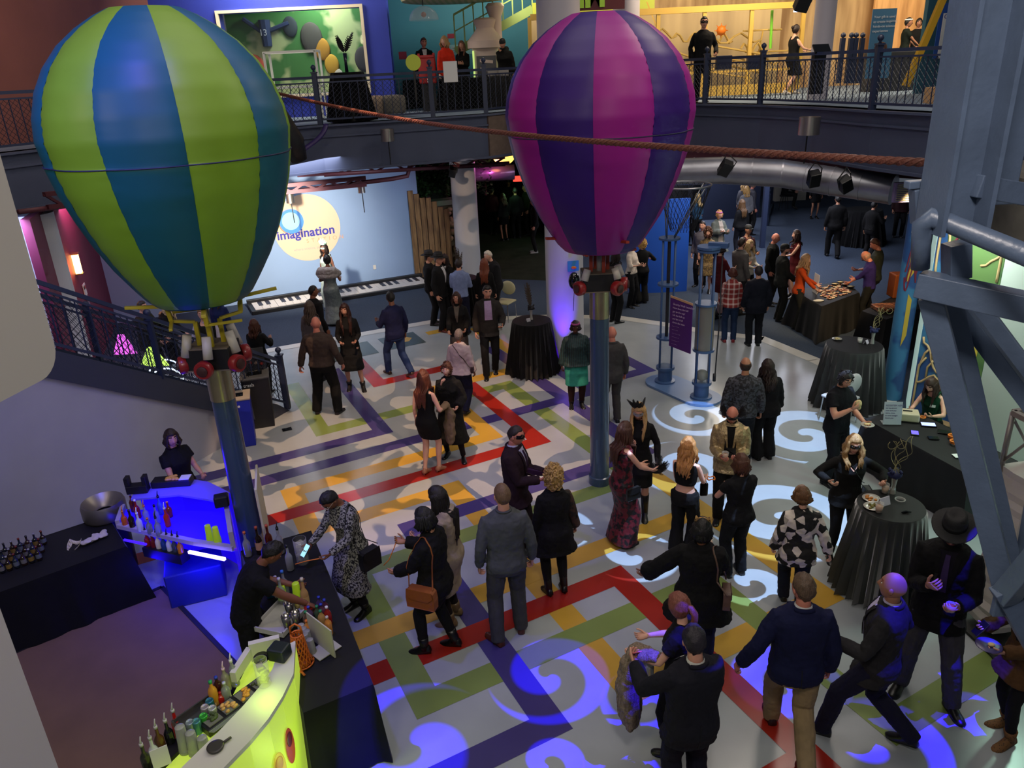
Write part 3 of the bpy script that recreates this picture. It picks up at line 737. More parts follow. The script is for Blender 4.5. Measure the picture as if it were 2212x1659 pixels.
   mb.tube([T @ (headpos(a, e) * 1.13) for a, e in [(math.pi / 2, t) for t in (0, .4, .8, 1.2)] + [(0, 1.57)] + [(-math.pi / 2, t) for t in (1.2, .8, .4, 0)]], .007, 6)
  elif k == 'crown':
   for i in range(14):
    a = 2 * math.pi * i / 14; p = T @ V((.06 * math.cos(a), .06 * math.sin(a) - .01, .11)); mb.tube([p, p + B.Rh @ V((.02 * math.cos(a), .02 * math.sin(a), .05))], [.014, .003], 5)
   mb.loft(X([(.066, .10), (.072, .10), (.072, .115), (.066, .115)]))
  mb.build('hat' if k in ('fedora', 'cap', 'beanie') else 'headband', M('hat' + c, c, .75, bump=.2, bs=80) if len(hat) < 3 else hat[2], E, smooth=True)
 if glasses:
  mb = MB()
  for sg in (-1, 1):
   c = B.TH @ V((sg * .033, .094, .012)); pts = [c + B.Rh @ V((.024 * math.cos(a), 0, .017 * math.sin(a))) for a in (6.283 * i / 14 for i in range(14))]
   mb.tube(pts, .0022, 5, closed=True)
   mb.tube([B.TH @ V((sg * .057, .092, .016)), B.TH @ V((sg * .079, .0, .014))], .002, 4)
  mb.tube([B.TH @ V((-.01, .098, .014)), B.TH @ V((.01, .098, .014))], .0022, 4); mb.build('glasses', M('glasses' + glasses, glasses, .3), E)
 rec = dict(E=E, B=B, Rz=Rz, base=base, S=S, bvh=bvh, hands=sgm, sd=sd)
 rec['W'] = lambda p: base + Rz @ (V(p) * S)                    # body frame to world
 PEOPLE.append(rec)
 return rec
def grip(r, q, a=.075, b=0, c=.03):
 "world point in the hand"
 d, pn = r['hands'][q]; d = V(d); pn = (V(pn) - d * V(pn).dot(d)).normalized(); sg = -1 if q == 'L' else 1
 w = d.cross(pn).normalized() * sg
 return r['W'](r['B'].wr[q] + d * a + w * b + pn * c)
def phone(r, q, label, col='#101014', lit=None):
 p = grip(r, q, .09, 0, .028); o = empty('phone', p, r['E'].rotation_euler.z, label, 'phone')
 b = MB(); R_ = Matrix.Rotation(-.8, 3, 'X'); b.box((0, 0, 0), (.072, .145, .009), R=R_); b.build('phone_body', M('phone' + col, col, .3), o, bevel=.004)
 if lit: s = MB(); s.box(R_ @ V((0, 0, .006)), (.064, .132, .002), R=R_); s.build('screen', EM('screen' + lit, lit, 1.5), o)
 return o
def cup(p, label, col='#d8d4c8', hgt=.11, fill='#a87850', group=None, glass=True):
 o = empty('cup', V(p), 0, label, 'cup', group)
 b = MB(); b.lathe([(.030, 0), (.033, .002), (.042, hgt), (.040, hgt), (.031, .006)], n=18, cap=False); b.build('cup_wall', M('clear_cup', '#e8e8e4', .15, tr=.85) if glass else M('cup' + col, col, .4), o, smooth=True)
 b = MB(); b.lathe([(.0305, .004), (.038, hgt * .68)], n=18); b.build('drink', M('drink' + fill, fill, .2), o, smooth=True)
 return o
def bag(r, side, label, col, size=(.28, .09, .2), strap=True, cross=False, z=.80, name='handbag', strapcol=None, dy=0, cat='handbag'):
 "bag at the hip with a strap over the shoulder"
 B = r['B']; sg = -1 if side == 'L' else 1; m = M('leather' + col, col, .5, bump=.15, bs=30)
 c = V((sg * (.235 + .1 * (B.build - 1)), dy, z + B.dz)); o = empty(name, r['base'], r['E'].rotation_euler.z, label, cat); o.scale = r['E'].scale
 b = MB(); w, d, hh = size; pr = [(-1, -1), (-1.04, 0), (-.98, .8), (-.8, 1), (.8, 1), (.98, .8), (1.04, 0), (1, -1)]
 b.loft([[c + V((xx * d / 2, y * w / 2, zz * hh / 2)) for y, zz in pr] for xx in (-.8, -1, 0, 1, .8)]); b.build('bag_body', m, o, bevel=.008)
 f = MB(); f.loft([[c + V((sg * (d / 2 + e), y * w / 2 * 1.01, hh * .52 - zz * hh * .55)) for y, zz in ((-.9, 0), (.9, 0), (.95, .6), (.6, 1), (-.6, 1), (-.95, .6))] for e in (.0, .006)]); f.build('flap', m, o)
 if strap:
  top = (-sg if cross else sg); pts = []
  for i in range(17):
   f_ = i / 16; a = math.pi * 2 * (f_ - .0)
   x = c.x + (top * .10 - c.x) * (math.sin(math.pi * f_)); zz = c.z + hh / 2 + (1.47 + B.dz - c.z - hh / 2) * math.sin(math.pi * f_)
   y = dy + math.cos(math.pi * f_) * .13; rest = V((x, y, zz - B.dz)); q = B.sp(rest)
   h = r['bvh'].find_nearest(q)
   ctr = B.sp((x * .3, 0, min(1.44, zz - B.dz))); q2 = h[0] + (h[0] - ctr).normalized() * .008 if h[0] is not None and .03 < f_ < .97 else q
   pts.append(q2)
  s_ = MB(); s_.tube(pts, .009, 6, flat=.5); s_.build('strap', M('leather' + (strapcol or col), strapcol or col, .5), o)
 return o
# ================================================================ floor
_a = math.radians(28.1); E1 = V((math.cos(_a), math.sin(_a), 0)); E2 = V((-E1.y, E1.x, 0))
def ST(s, t, z=0): p = E1 * (s + .045 * (t - 8)) + E2 * t; return V((p.x, p.y, z))
FL = dict(rough=.22, spec=.5, var=.07, vs_=1.6)
fm = [M('floor_grey', '#989ea2', **FL), M('floor_red', '#93241a', **FL), M('floor_purple', '#40386f', **FL), M('floor_yellow', '#b8923a', **FL), M('floor_green', '#748648', **FL), M('floor_slate', '#3a4846', **FL),
   M('floor_pale', '#c3c2bc', **FL), M('carpet_blue', '#3c4656', .95, var=.15, vs_=40, spec=.1), M('carpet_olive', '#2c2e22', .95, var=.2, vs_=3, spec=.1)]
f = MB(); f.add([(-16, 0, 0), (16, 0, 0), (16, 36, 0), (-16, 36, 0)], [(0, 1, 2, 3)])
f.add([(-16, 0, -.2), (16, 0, -.2), (16, 36, -.2), (-16, 36, -.2)], [(3, 2, 1, 0)])
_z = [0.0]
def strip(s0, s1, t0, t1, k):
 _z[0] += .0001; z = _z[0]; f.mat(k).add([ST(s0, t0, z), ST(s1, t0, z), ST(s1, t1, z), ST(s0, t1, z)], [(0, 1, 2, 3)])
R_, P_, Y_, G_, S_ = 1, 2, 3, 4, 5
for s in ((2.40, 2.68, 11.92, 14.6, G_), (2.40, 6.30, 11.92, 12.22, G_), (6.00, 6.30, 7.72, 12.22, G_), (1.79, 6.30, 7.72, 8.01, G_),
    (1.50, 5.10, 10.13, 10.42, Y_), (1.50, 1.80, 8.93, 10.42, Y_), (1.50, 3.90, 8.93, 9.23, Y_), (3.60, 3.90, 4.42, 9.23, Y_), (1.79, 6.30, 7.72, 8.01, G_), (1.79, 2.09, 6.6, 8.01, G_),
    (.2, 3.59, 11.34, 11.63, P_), (3.30, 3.59, 11.34, 14.9, P_), (.2, 7.4, 10.72, 11.01, P_), (4.80, 5.10, 10.13, 12.84, Y_),
    (7.2, 8.96, 11.0, 11.28, P_), (8.67, 8.96, 11.0, 13.4, P_), (7.22, 7.5, 11.28, 13.0, P_), (6.62, 6.92, 8.30, 14.2, P_), (2.71, 6.92, 8.30, 8.59, P_),
    (-2.0, 5.69, 9.53, 9.82, R_), (5.39, 5.69, 9.53, 13.75, R_), (3.90, 5.69, 13.45, 13.75, R_), (3.90, 4.19, 13.45, 15.3, R_),
    (4.80, 7.22, 12.55, 12.84, Y_), (6.93, 7.22, 12.55, 15.6, Y_), (5.95, 8.2, 15.75, 16.0, Y_),
    (3.6, 6.57, 4.42, 4.71, Y_), (6.27, 6.57, 4.42, 8.3, Y_), (1.0, 6.57, 6.53, 6.83, Y_), (5.37, 5.66, 2.85, 5.63, G_), (5.37, 8.0, 2.85, 3.15, G_), (1.79, 5.66, 5.33, 5.63, G_),
    (2.71, 3.01, 4.48, 8.59, P_), (-1, 3.01, 4.48, 4.78, P_), (-1.8, 4.78, 5.96, 6.25, R_), (4.49, 4.78, 1.0, 6.25, R_), (-1, 4.78, 3.0, 3.29, R_), (1.79, 2.09, 5.33, 6.53, G_),
    (3.62, 4.60, 15.3, 16.2, S_), (4.85, 5.72, 15.32, 16.2, S_), (-1.4, -.6, 8.55, 8.8, R_)):
 strip(*s)
_z[0] += .0001; f.mat(Y_).add([ST(s, t, _z[0]) for s, t in ((5.1, 15.62), (5.42, 15.62), (5.55, 15.8), (5.42, 16.0), (5.1, 16.0))], [(0, 1, 2, 3, 4)])
cz = _z[0] + .0004
edge = [G(u, v, 0) for u, v in ((90, 860), (540, 760), (940, 690), (1180, 680), (1330, 681), (1440, 697), (1536, 714), (1652, 727), (1771, 775), (1930, 850), (1950, 900), (1985, 940))]
pl_ = [edge[0], *edge[1:], V((9, 10, 0)), V((16, 10, 0)), V((16, 36, 0)), V((-16, 36, 0)), V((-16, 14, 0))]
f.mat(7).add([(p.x, p.y, cz) for p in pl_], [tuple(range(len(pl_)))])
f.mat(6)                                                          # pale border along the carpet
for i in range(1, len(edge) - 2):
 a, b = edge[i], edge[i + 1]; n = V((b.y - a.y, a.x - b.x, 0)).normalized() * .28
 f.add([(a.x, a.y, cz - .0003), (b.x, b.y, cz - .0003), (b.x + n.x, b.y + n.y, cz - .0003), (a.x + n.x, a.y + n.y, cz - .0003)], [(3, 2, 1, 0)])
q = [G(u, v, cz + .001) for u, v in ((985, 600), (1180, 606), (1180, 520), (985, 520))]; q[2].y = 35; q[3].y = 35; q[2].x = 3
f.mat(8).add(q, [(0, 1, 2, 3)])
struct('floor', f, fm, 'pale polished floor with red purple yellow and green bands and a blue carpet')
# ================================================================ walls
WB0, WB1 = (-10.05, 19.02), (-2.44, 22.46)
wd = (V(WB1) - V(WB0)).normalized(); wn = V((wd.y, -wd.x)).normalized()   # wn points into the room
wall_blue = M('wall_pale_blue', '#8fa8c8', .8, var=.03, vs_=1)
def wall(name, A, B, z0, z1, mat, th=.15, label=None, away=True):
 A, B = V((A[0], A[1])), V((B[0], B[1])); d = (B - A).normalized(); n = V((-d.y, d.x))
 if n.dot(A) < 0: n = -n
 m = MB(); m.loft([[V((p.x, p.y, z)) for p in (A, B, B + n * th, A + n * th)] for z in (z0, z1)]); return struct(name, m, mat, label)
wall('wall_back', WB0, WB1, 0, 3.55, wall_blue, label='pale blue back wall with the round sign')
m = MB(); c0 = ON(664, 492, WB0, WB1)
W2 = lambda x, z, o=0: V((c0.x + wd.x * x + wn.x * o, c0.y + wd.y * x + wn.y * o, c0.z + z))
lg = empty('wall_sign', (0, 0, 0), 0, 'round cream wall sign with a ring logo and blue lettering', 'sign')
def disc(mb, cx, cz_, r, o, th=.006, n=56, r0=0, a0=0, a1=6.2832, r2=None, dx=0, dz=0):
 if r0 == 0: P = [[W2(cx + r * math.cos(a), cz_ + r * math.sin(a), q) for a in (6.2832 * k / n for k in range(n))] for q in (o, o + th)]; mb.loft(P); return
 for k in range(n):
  a, b = a0 + (a1 - a0) * k / n, a0 + (a1 - a0) * (k + 1) / n
  mb.loft([[W2(cx + dx * (q == r0) + q * math.cos(w), cz_ + dz * (q == r0) + q * math.sin(w), oo) for q, w in ((r0, a), (r, a), (r, b), (r0, b))] for oo in (o, o + th)])
m = MB(); disc(m, 0, 0, .90, .004); m.build('sign_disc', M('sign_cream', '#e6c6a4', .7), lg)
m = MB(); disc(m, -.41, .22, .345, .012, .003, r0=.27, a0=2.2, a1=5.2); m.build('orange_arc', M('logo_orange', '#d98a58', .6), lg)
m = MB(); disc(m, -.41, .22, .335, .013, .003, r0=.26, a0=.6, a1=2.6); m.build('violet_arc', M('logo_violet', '#a790d8', .6), lg)
m = MB(); disc(m, -.40, .22, .325, .017, .003, r0=.235, a0=0, a1=6.2832, dx=-.015, dz=.01); m.build('blue_ring', M('logo_blue', '#4f93dc', .6), lg)
m = MB(); disc(m, -.42, .23, .235, .012, .004); m.build('pale_disc', M('logo_cyan', '#9fdcee', .6), lg)
mw_ = lambda x, z, o: frame(W2(x, z, o), (wd.x, wd.y, 0), (0, 0, 1))
text('lettering', 'imagination', .335, M('logo_navy', '#3a3a9c', .6), mw_(-.84, -.13, .012), lg, .004, bold=.008, font_space=1.02)
text('small_lettering', 'STATION', .15, M('logo_orange2', '#dba478', .6), mw_(-.08, -.36, .012), lg, .003, font_space=1.9)
text('small_text', 'where science. puts on', .10, M('logo_grey', '#b9a9a0', .6), mw_(-.45, -.56, .012), lg, .002)
o_ = empty('wall_outlet', W2(0, 0), 0, 'small white power outlet low on the pale blue wall', 'outlet'); p_ = ON(809, 577, WB0, WB1) + V((wn.x, wn.y, 0)) * .01
m = MB(); m.box(p_ - W2(0, 0), (.08, .02, .12), math.atan2(wd.y, wd.x)); m.build('outlet_plate', M('plate', '#d8d4c8'), o_)
# maroon wall, pale column and sconce on the far left
MA = AT(205, 540, 18.9); MBp = AT(88, 560, 13.6)
wall('wall_left', (MBp.x, MBp.y), (WB0[0], WB0[1]), 0, 3.55, M('wall_maroon', '#6a1638', .7, var=.08, vs_=1.5), label='dark maroon side wall with a lit sconce')
MW0, MW1 = (MBp.x, MBp.y), WB0
md = (V(MW1) - V(MW0)).normalized()
p = ON(158, 570, MW0, MW1); sc_ = empty('wall_sconce', p, math.atan2(md.y, md.x), 'bright warm sconce on the maroon wall', 'wall lamp')
m = MB(); m.box((0, -.07, 0), (.20, .10, .40)); m.build('lamp_shade', EM('sconce', '#ffd070', 9), sc_)
m = MB(); m.box((0, -.08, .21), (.22, .14, .02)); m.box((0, -.08, -.21), (.22, .14, .02)); m.build('lamp_cap', M('brass', '#8a6a40', .4, 1), sc_)
lamp('sconce_light', 'POINT', p + V((.25, -.35, 0)), p, '#ff8a50', 9, .08)
p = ON(181, 626, MW0, MW1); o_ = empty('wall_notice', p, math.atan2(md.y, md.x), 'small white notice with red and black symbols below the sconce', 'sign')
m = MB(); m.box((0, -.02, 0), (.26, .015, .26)); m.build('notice_board', M('notice_white', '#d8d4d4'), o_)
m = MB(); m.box((.05, -.03, .05), (.06, .01, .07)); m.build('red_symbol', M('notice_red', '#b03028'), o_); m = MB(); m.box((-.06, -.03, .05), (.07, .01, .06)); m.build('black_symbol', M('notice_black', '#202020'), o_)
p = ON(188, 650, MW0, MW1); m = MB(); m.box((0, -.02, 0), (.13, .03, .22)); o_ = m.build('wall_plate', M('plate_grey', '#7a6c84', .5)); o_.location = p; o_.rotation_euler.z = math.atan2(md.y, md.x); tag(o_, 'grey rectangular wall plate under the white notice', 'wall plate')
m = MB(); c_ = AT(96, 560, 14.6); m.lathe([(.36, 0), (.36, 3.5)], (c_.x, c_.y, 0), 32); struct('column', m, M('column_white', '#c6c8cc', .6), 'pale round column beside the maroon wall', smooth=False, auto=True)
# round columns
m = MB(); c_ = G(1014, 606); m.lathe([(.35, 0), (.35, 4.2)], (c_.x, c_.y + .3, 0), 40); struct('column', m, _M['column_white'], 'round white column by the stone wall with shadow shapes', auto=True)
m = MB(); c_ = G(1226, 790); C2c = (c_.x, c_.y + .36); m.lathe([(.37, 0), (.37, 4.6)], (C2c[0], C2c[1], 0), 48); struct('column', m, _M['column_white'], 'thick white column washed in violet light behind the teal skirted woman', auto=True)
u_ = empty('uplight', (1.20, 13.75, cz), 0, 'small floor uplight glowing violet at the foot of the thick white column', 'uplight')
m = MB(); m.box((0, 0, .05), (.22, .14, .10)); m.build('lamp_housing', M('black_metal', '#0c0c0e', .5), u_); m = MB(); m.box((0, 0, .102), (.18, .10, .006)); m.build('lamp_lens', EM('violet_lens', '#6a2cff', 12), u_)
# gobo light on the column by the stone wall
g = lamp('column_gobo', 'SPOT', (-.6, 15.5, 4.0), (-1.0, 22.0, 2.0), '#ffd8b8', 330, .02, 24, .2); gobo(g, [(0, .12, .10, 1, 0), (.02, -.10, .12, 1, 2)], .15)
# fence, stone wall, foliage
m = MB(); fe = empty('plank_fence', (0, 0, 0), 0, 'tall rough wooden plank fence beside the pale blue wall', 'fence'); rnd = random.Random(3)
for i in range(7):
 a = AT(903 + i * 12, 600, 22.3 + i * .05); m = MB(); hh = 2.55 - .09 * i - rnd.random() * .12
 m.box((a.x, a.y, hh / 2), (.15, .05, hh), .2 + rnd.uniform(-.1, .1)); m.build('plank', M('plank_wood', '#a07c50', .85, pat='streak', col2='#6e5234', ps=16, bump=.4, bs=30), fe, bevel=.006)
so = empty('stone_wall', (0, 0, 0), 0, 'rounded fieldstone wall with a pale cap behind the fence', 'wall')
a = AT(985, 600, 23.0); b = AT(940, 600, 22.7); m = MB(); m.bar(V((b.x, b.y + .2, 1.0)), V((a.x + .6, a.y + .35, 1.0)), .3, 2.0); m.build('mortar', M('mortar', '#6c6450', .9), so)
for i in range(60):
 f_ = rnd.random(); z = rnd.uniform(.08, 1.85); c = V((b.x + (a.x + .5 - b.x) * f_, b.y + .06 + (a.y - b.y) * f_, z)); 
 if i % 4 == 0: pass
 m = m if i else MB()
 if i == 0: m = MB()
 m.ball(c, (rnd.uniform(.08, .14), .07, rnd.uniform(.07, .12)), 10, 7)
m.build('fieldstones', M('fieldstone', '#9c8c66', .8, var=.35, vs_=2.5, bump=.3, bs=20), so, smooth=True)['kind'] = 'stuff'
m = MB(); m.bar(V((b.x - .05, b.y + .15, 2.06)), V((a.x + .6, a.y + .3, 2.06)), .5, .14); m.build('cap_stone', M('cap_green', '#6f8a6a', .8), so)
def foliage(name, label, pts, n, size, col, cat='shrub', seed=0):
 rn = random.Random(seed); e = empty(name, pts[0][0], 0, label, cat); m = MB(); o0 = V(pts[0][0])
 for i in range(n):
  c, r = rn.choice(pts); d = V((rn.gauss(0, 1), rn.gauss(0, 1), rn.gauss(0, 1))).normalized() * r[0] * rn.random() ** .4; p = V(c) - o0 + V((d.x, d.y * .6, d.z * r[1] / r[0]))
  t = V((rn.gauss(0, 1), rn.gauss(0, 1), rn.gauss(0, .6))).normalized(); s_ = t.cross(V((0, 0, 1))).normalized() * size * .35; t *= size * rn.uniform(.6, 1.2)
  m.mat(rn.randrange(2)).add([p - t * .5, p + s_, p + t * .5, p - s_], [(0, 1, 2, 3)])
 m.build('foliage', [M('leaf' + col, col, .6), M('leafb' + col, '#1c3418', .6)], e)
 m = MB(); 
 for c, r in pts[:4]: m.tube([V(c) - o0 + V((0, .1, -r[1])), V(c) - o0 + V((0, .1, r[1] * .6))], [.04, .015], 6)
 m.build('stem', M('bark', '#3a2c1c', .9), e)
F1 = AT(925, 400, 22.9); F2 = AT(965, 420, 22.9)
foliage('shrub', 'leafy dark green vines hanging over the fence and stone wall', [((F1.x, F1.y, 3.0), (.55, .6)), ((F2.x, F2.y, 2.75), (.5, .55)), ((F1.x - .1, F1.y, 2.6), (.35, .4))], 2600, .13, '#2f5a2a', seed=2)
F3 = AT(1050, 420, 23.5)
foliage('shrub', 'dim green leaves beside the gobo lit round column', [((F3.x, F3.y, 3.0), (.35, .9)), ((F3.x - .1, F3.y, 3.4), (.3, .4))], 900, .13, '#345c2c', seed=3)
# far interior
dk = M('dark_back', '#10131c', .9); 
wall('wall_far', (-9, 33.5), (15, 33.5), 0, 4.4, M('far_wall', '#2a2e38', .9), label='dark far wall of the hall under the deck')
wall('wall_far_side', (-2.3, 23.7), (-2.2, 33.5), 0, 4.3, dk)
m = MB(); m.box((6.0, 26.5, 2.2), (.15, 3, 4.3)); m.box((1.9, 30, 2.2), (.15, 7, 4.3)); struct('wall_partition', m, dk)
# ================================================================ upper deck
EP = [V((-9.2, 5.5)), V((-9.0, 12.5)), V((-7.4, 15.6))] + [G(u, v, ZD).xy for u, v in ((560, 281), (690, 270), (815, 262), (935, 254), (1050, 246), (1150, 236), (1290, 226), (1400, 222), (1525, 224), (1645, 226), (1760, 230), (1890, 238), (2055, 246), (2140, 262))] + [V((9.6, 10))]
deck_m = M('deck_carpet', '#77889a', .9, var=.12, vs_=6); fas_m = M('fascia_blue', '#3f475e', .55, var=.06, vs_=2)
m = MB(); pp = EP + [V((17, 10)), V((17, 34)), V((-16, 34)), V((-16, 5.5))]
m.loft([[V((p.x, p.y, z)) for p in pp] for z in (ZD - .22, ZD)]); struct('deck', m, deck_m, 'grey blue upper deck floor')
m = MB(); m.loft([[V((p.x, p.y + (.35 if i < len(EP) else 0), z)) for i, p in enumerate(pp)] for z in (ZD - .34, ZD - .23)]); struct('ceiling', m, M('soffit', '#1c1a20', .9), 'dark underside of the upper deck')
def run(mb, P, z0, z1, off0, off1):
 for i in range(len(P) - 1):
  a, b = P[i], P[i + 1]; d = (b - a).normalized(); n = V((d.y, -d.x)); da = (P[i] - P[i - 1]).normalized() if i else d; na = (n + V((da.y, -da.x))).normalized(); dbb = (P[i + 2] - P[i + 1]).normalized() if i + 2 < len(P) else d; nb = (n + V((dbb.y, -dbb.x))).normalized()
  if n.y > 0 and False: n = -n
  mb.loft([[V((q.x, q.y, z)) for q in (a + na * off0, b + nb * off0, b + nb * off1, a + na * off1)] for z in (z0, z1)])
m = MB(); run(m, EP, ZD - .95, ZD - .03, -.30, .02); run(m, EP, ZD - .04, ZD + .0, -.3, .10); run(m, EP, ZD - .26, ZD - .22, -.1, .06); run(m, EP, ZD - .98, ZD - .93, -.3, .08)
struct('beam', m, fas_m, 'blue grey steel fascia beam along the edge of the upper deck')
m = MB(); a, b = EP[8], EP[9]; a = EP[7] + (EP[8] - EP[7]) * .0; run(m, [EP[7], EP[8]], ZD - 1.0, ZD - .05, .02, .07); struct('trim_1', m, M('bare_steel', '#5a4c44', .6, var=.2, vs_=8), 'brown weathered plate on the fascia')
# railing sections
rail_m = M('rail_navy', '#26304a', .45); wire_m = M('wire', '#1c2232', .5)
def railing(A, B, H=.94, label='', sp=.17, mesh=True, first=True, last=False, name='railing', gap=.10, zA=ZD, zB=None, dia=.10, post=.10, group=None):
 zB = zA if zB is None else zB
 A3, B3 = V((A[0], A[1], zA)), V((B[0], B[1], zB)); L = (B3 - A3).length; d = (B3 - A3).normalized(); up = V((0, 0, 1))
 e = empty(name, A3, 0, label, 'railing', group); O = lambda f_, h: (B3 - A3) * f_ + up * h
 for h, w, nm in ((H, .055, 'top_rail'), (H - .10, .03, 'upper_rail'), (gap, .04, 'bottom_rail')):
  m = MB(); m.bar(O(0, h), O(1, h), w); m.build(nm, rail_m, e)
 n = max(2, int(L / sp)); b0 = None
 for i in range(1, n):
  if b0 is None: m = MB(); m.bar(V((0, 0, gap)), V((0, 0, H - .1)), .014, .014, up=(0, 1, 0)); b0 = m.build('baluster', rail_m, e); b0.location = O(i / n, 0)
  else: c = b0.copy(); COL.objects.link(c); c.parent = e; c.location = O(i / n, 0)
 if mesh:
  m = MB(); hh = H - .1 - gap; nn = int((L + hh) / dia)
  for i in range(nn):
   x = i * dia
   for s_ in (0, 1):
    x0, x1 = (x - hh, x) if s_ == 0 else (x, x - hh); z0, z1 = gap, H - .1
    lo, hi = 0., 1.
    dx = x1 - x0
    t0, t1 = (0 - x0) / dx, (L - x0) / dx; lo, hi = max(0, min(t0, t1)), min(1, max(t0, t1))
    if hi - lo > .02:
     pa = O((x0 + dx * lo) / L, z0 + (z1 - z0) * lo); pb = O((x0 + dx * hi) / L, z0 + (z1 - z0) * hi); m.tube([pa, pb], .0045, 3, cap=False)
  m.build('wire_mesh', wire_m, e)
 for fl, p in ((first, A3), (last, B3)):
  if fl: railpost(p, H, e, post)
 return e
def railpost(p, H, e, post=.10, base=-.02):
 q = p - V(e.location); m = MB(); m.box(q + V((0, 0, (H + .10 + base) / 2)), (post, post, H + .10 - base)); m.box(q + V((0, 0, H + .10)), (post + .03, post + .03, .03)); o = m.build('post', rail_m, e)
 m = MB(); m.lathe([(.03, 0), (.018, .03), (.045, .06), (.055, .09), (.045, .12), (.012, .145)], q + V((0, 0, H + .11)), 14); m.build('finial', rail_m, o, smooth=True)
ER = [p + (V((0, .12))) for p in EP]; seg = [(3, 4, 'behind the green and blue balloon'), (4, 6, 'left of the middle post and the red drink dispenser'), (6, 7, 'in front of the white paper stand'), (7, 8, 'just left of the purple balloon'), (8, 10, 'behind the purple balloon'), (10, 11, 'right beside the purple balloon'), (11, 12, 'in front of the yellow case'), (12, 14, 'in front of the white column'), (14, 15, 'beside the tall steel column'), (15, 16, 'hidden end by the steel column')]
for i, (a, b, t) in enumerate(seg): railing(ER[a], ER[b], label='navy deck railing with wire mesh ' + t, group=None)
for i in range(1, 3): railing(ER[i], ER[i + 1], label='navy deck railing on the far left, ' + ('nearer' if i == 1 else 'farther') + ' section')
# underside steelwork
mar = M('maroon_steel', '#4c1c26', .6, var=.1, vs_=3)
def truss(A, B, h, label, n=12, w=.07):
 A, B = V(A), V(B); e = empty('roof_truss', A, 0, label, 'truss'); m = MB(); m.bar(V((0, 0, 0)), B - A, w); m.build('top_chord', mar, e); m = MB(); m.bar(V((0, 0, -h)), B - A - V((0, 0, h)), w); m.build('bottom_chord', mar, e)
 m = MB()
 for i in range(n): a = (B - A) * (i / n); b = (B - A) * ((i + 1) / n); z = V((0, 0, -h)); m.bar(a + (z if i % 2 else V()), b + (V() if i % 2 else z), w * .6)
 m.build('web_members', mar, e)
truss(AT(640, 362, 18.6), AT(1090, 340, 20.5), .18, 'maroon steel truss under the deck above the round sign', 14)
truss(AT(600, 402, 18.9), AT(790, 384, 19.4), .16, 'short maroon truss just above the round sign', 7, .09)
truss(AT(95, 420, 12.5), AT(330, 395, 14.5), .2, 'maroon truss above the sconce behind the green balloon', 8)
m = MB(); m.tube([AT(600, 418, 19), AT(850, 386, 19.6), AT(880, 380, 19.7), AT(885, 360, 19.7), AT(890, 350, 19.7)], .055, 10); o_ = m.build('sprinkler_pipe', mar, None, smooth=True); tag(o_, 'maroon sprinkler pipe with an elbow under the deck', 'pipe')
m = MB(); m.tube([AT(700, 378, 18.8), AT(1100, 352, 20)], .045, 8); tag(m.build('sprinkler_pipe', mar, None, smooth=True), 'long straight maroon pipe above the elbowed pipe', 'pipe')
m = MB(); m.tube([AT(40, 458, 12), AT(150, 444, 13)], .04, 8); tag(m.build('sprinkler_pipe', mar, None, smooth=True), 'short maroon pipe above the pale column at far left', 'pipe')
m = MB(); m.bar(AT(1460, 340, 19.5), AT(2050, 366, 13.6), .25, .35); struct('beam', m, mar, 'maroon beam above the silver duct')
m = MB(); m.bar(AT(640, 352, 18.4), AT(1000, 333, 20.2), .3, .2); struct('beam', m, mar, 'maroon beam under the deck fascia')
du = empty('air_duct', (0, 0, 0), 0, 'fat silver spiral air duct under the right deck with an end grille', 'duct')
dm = M('galvanised', '#9a9aa2', .38, .85, var=.15, vs_=3); dp = [AT(1440, 372, 15.9), AT(1560, 368, 15.6), AT(1690, 375, 15.2), AT(1800, 392, 14.6), AT(1930, 410, 13.9)]
m = MB(); m.tube(dp, .26, 28); m.build('duct_tube', dm, du, auto=True)
for i in range(9):
 f_ = i / 8 * 3.99; k = int(f_); c = dp[k].lerp(dp[k + 1], f_ - k); d = (dp[k + 1] - dp[k]).normalized(); m = MB(); m.tube([c - d * .015, c + d * .015], .268, 28); m.build('seam', dm, du, auto=True)
c = AT(1938, 411, 13.85); m = MB(); d = (dp[4] - dp[3]).normalized(); Rg = Matrix.Rotation(math.atan2(d.y, d.x), 3, 'Z')
m.box(c + V((0, -.22, 0)), (.34, .08, .34)); m.build('grille_frame', M('lilac_frame', '#8a7aa4', .5), du)
for i in range(9): m = MB(); m.box(c + V((0, -.27, -.13 + i * .033)), (.27, .03, .014)); m.build('grille_slat', M('slat', '#b8b48c', .4, .6), du)
def can(u, v, Y, r, h, label):
 p = AT(u, v, Y); e = empty('can_light', p, 0, label, 'light'); m = MB(); m.lathe([(r, -h / 2), (r, h / 2), (r * .9, h / 2), (r * .9, -h / 2)], n=28, cap=False); m.lathe([(r * .95, h * .3), (r * .95, h * .32)], n=20); m.build('can_shell', M('brushed', '#b4aca4', .3, .95), e, auto=True)
 m = MB(); m.tube([V((0, .05, -h / 2)), V((0, .08, -h / 2 - .5))], .012, 5); m.build('cable', _M['black_metal'], e)
can(837, 292, 17.35, .14, .25, 'brushed steel can light on the fascia left of the purple balloon'); can(1748, 272, 14.15, .18, .30, 'brushed steel can light on the fascia right of the purple balloon')
can(626, 425, 19.3, .10, .30, 'small steel can light hanging over the edge of the round sign'); can(780, 404, 19.6, .09, .28, 'small steel can light hanging right of the round sign')
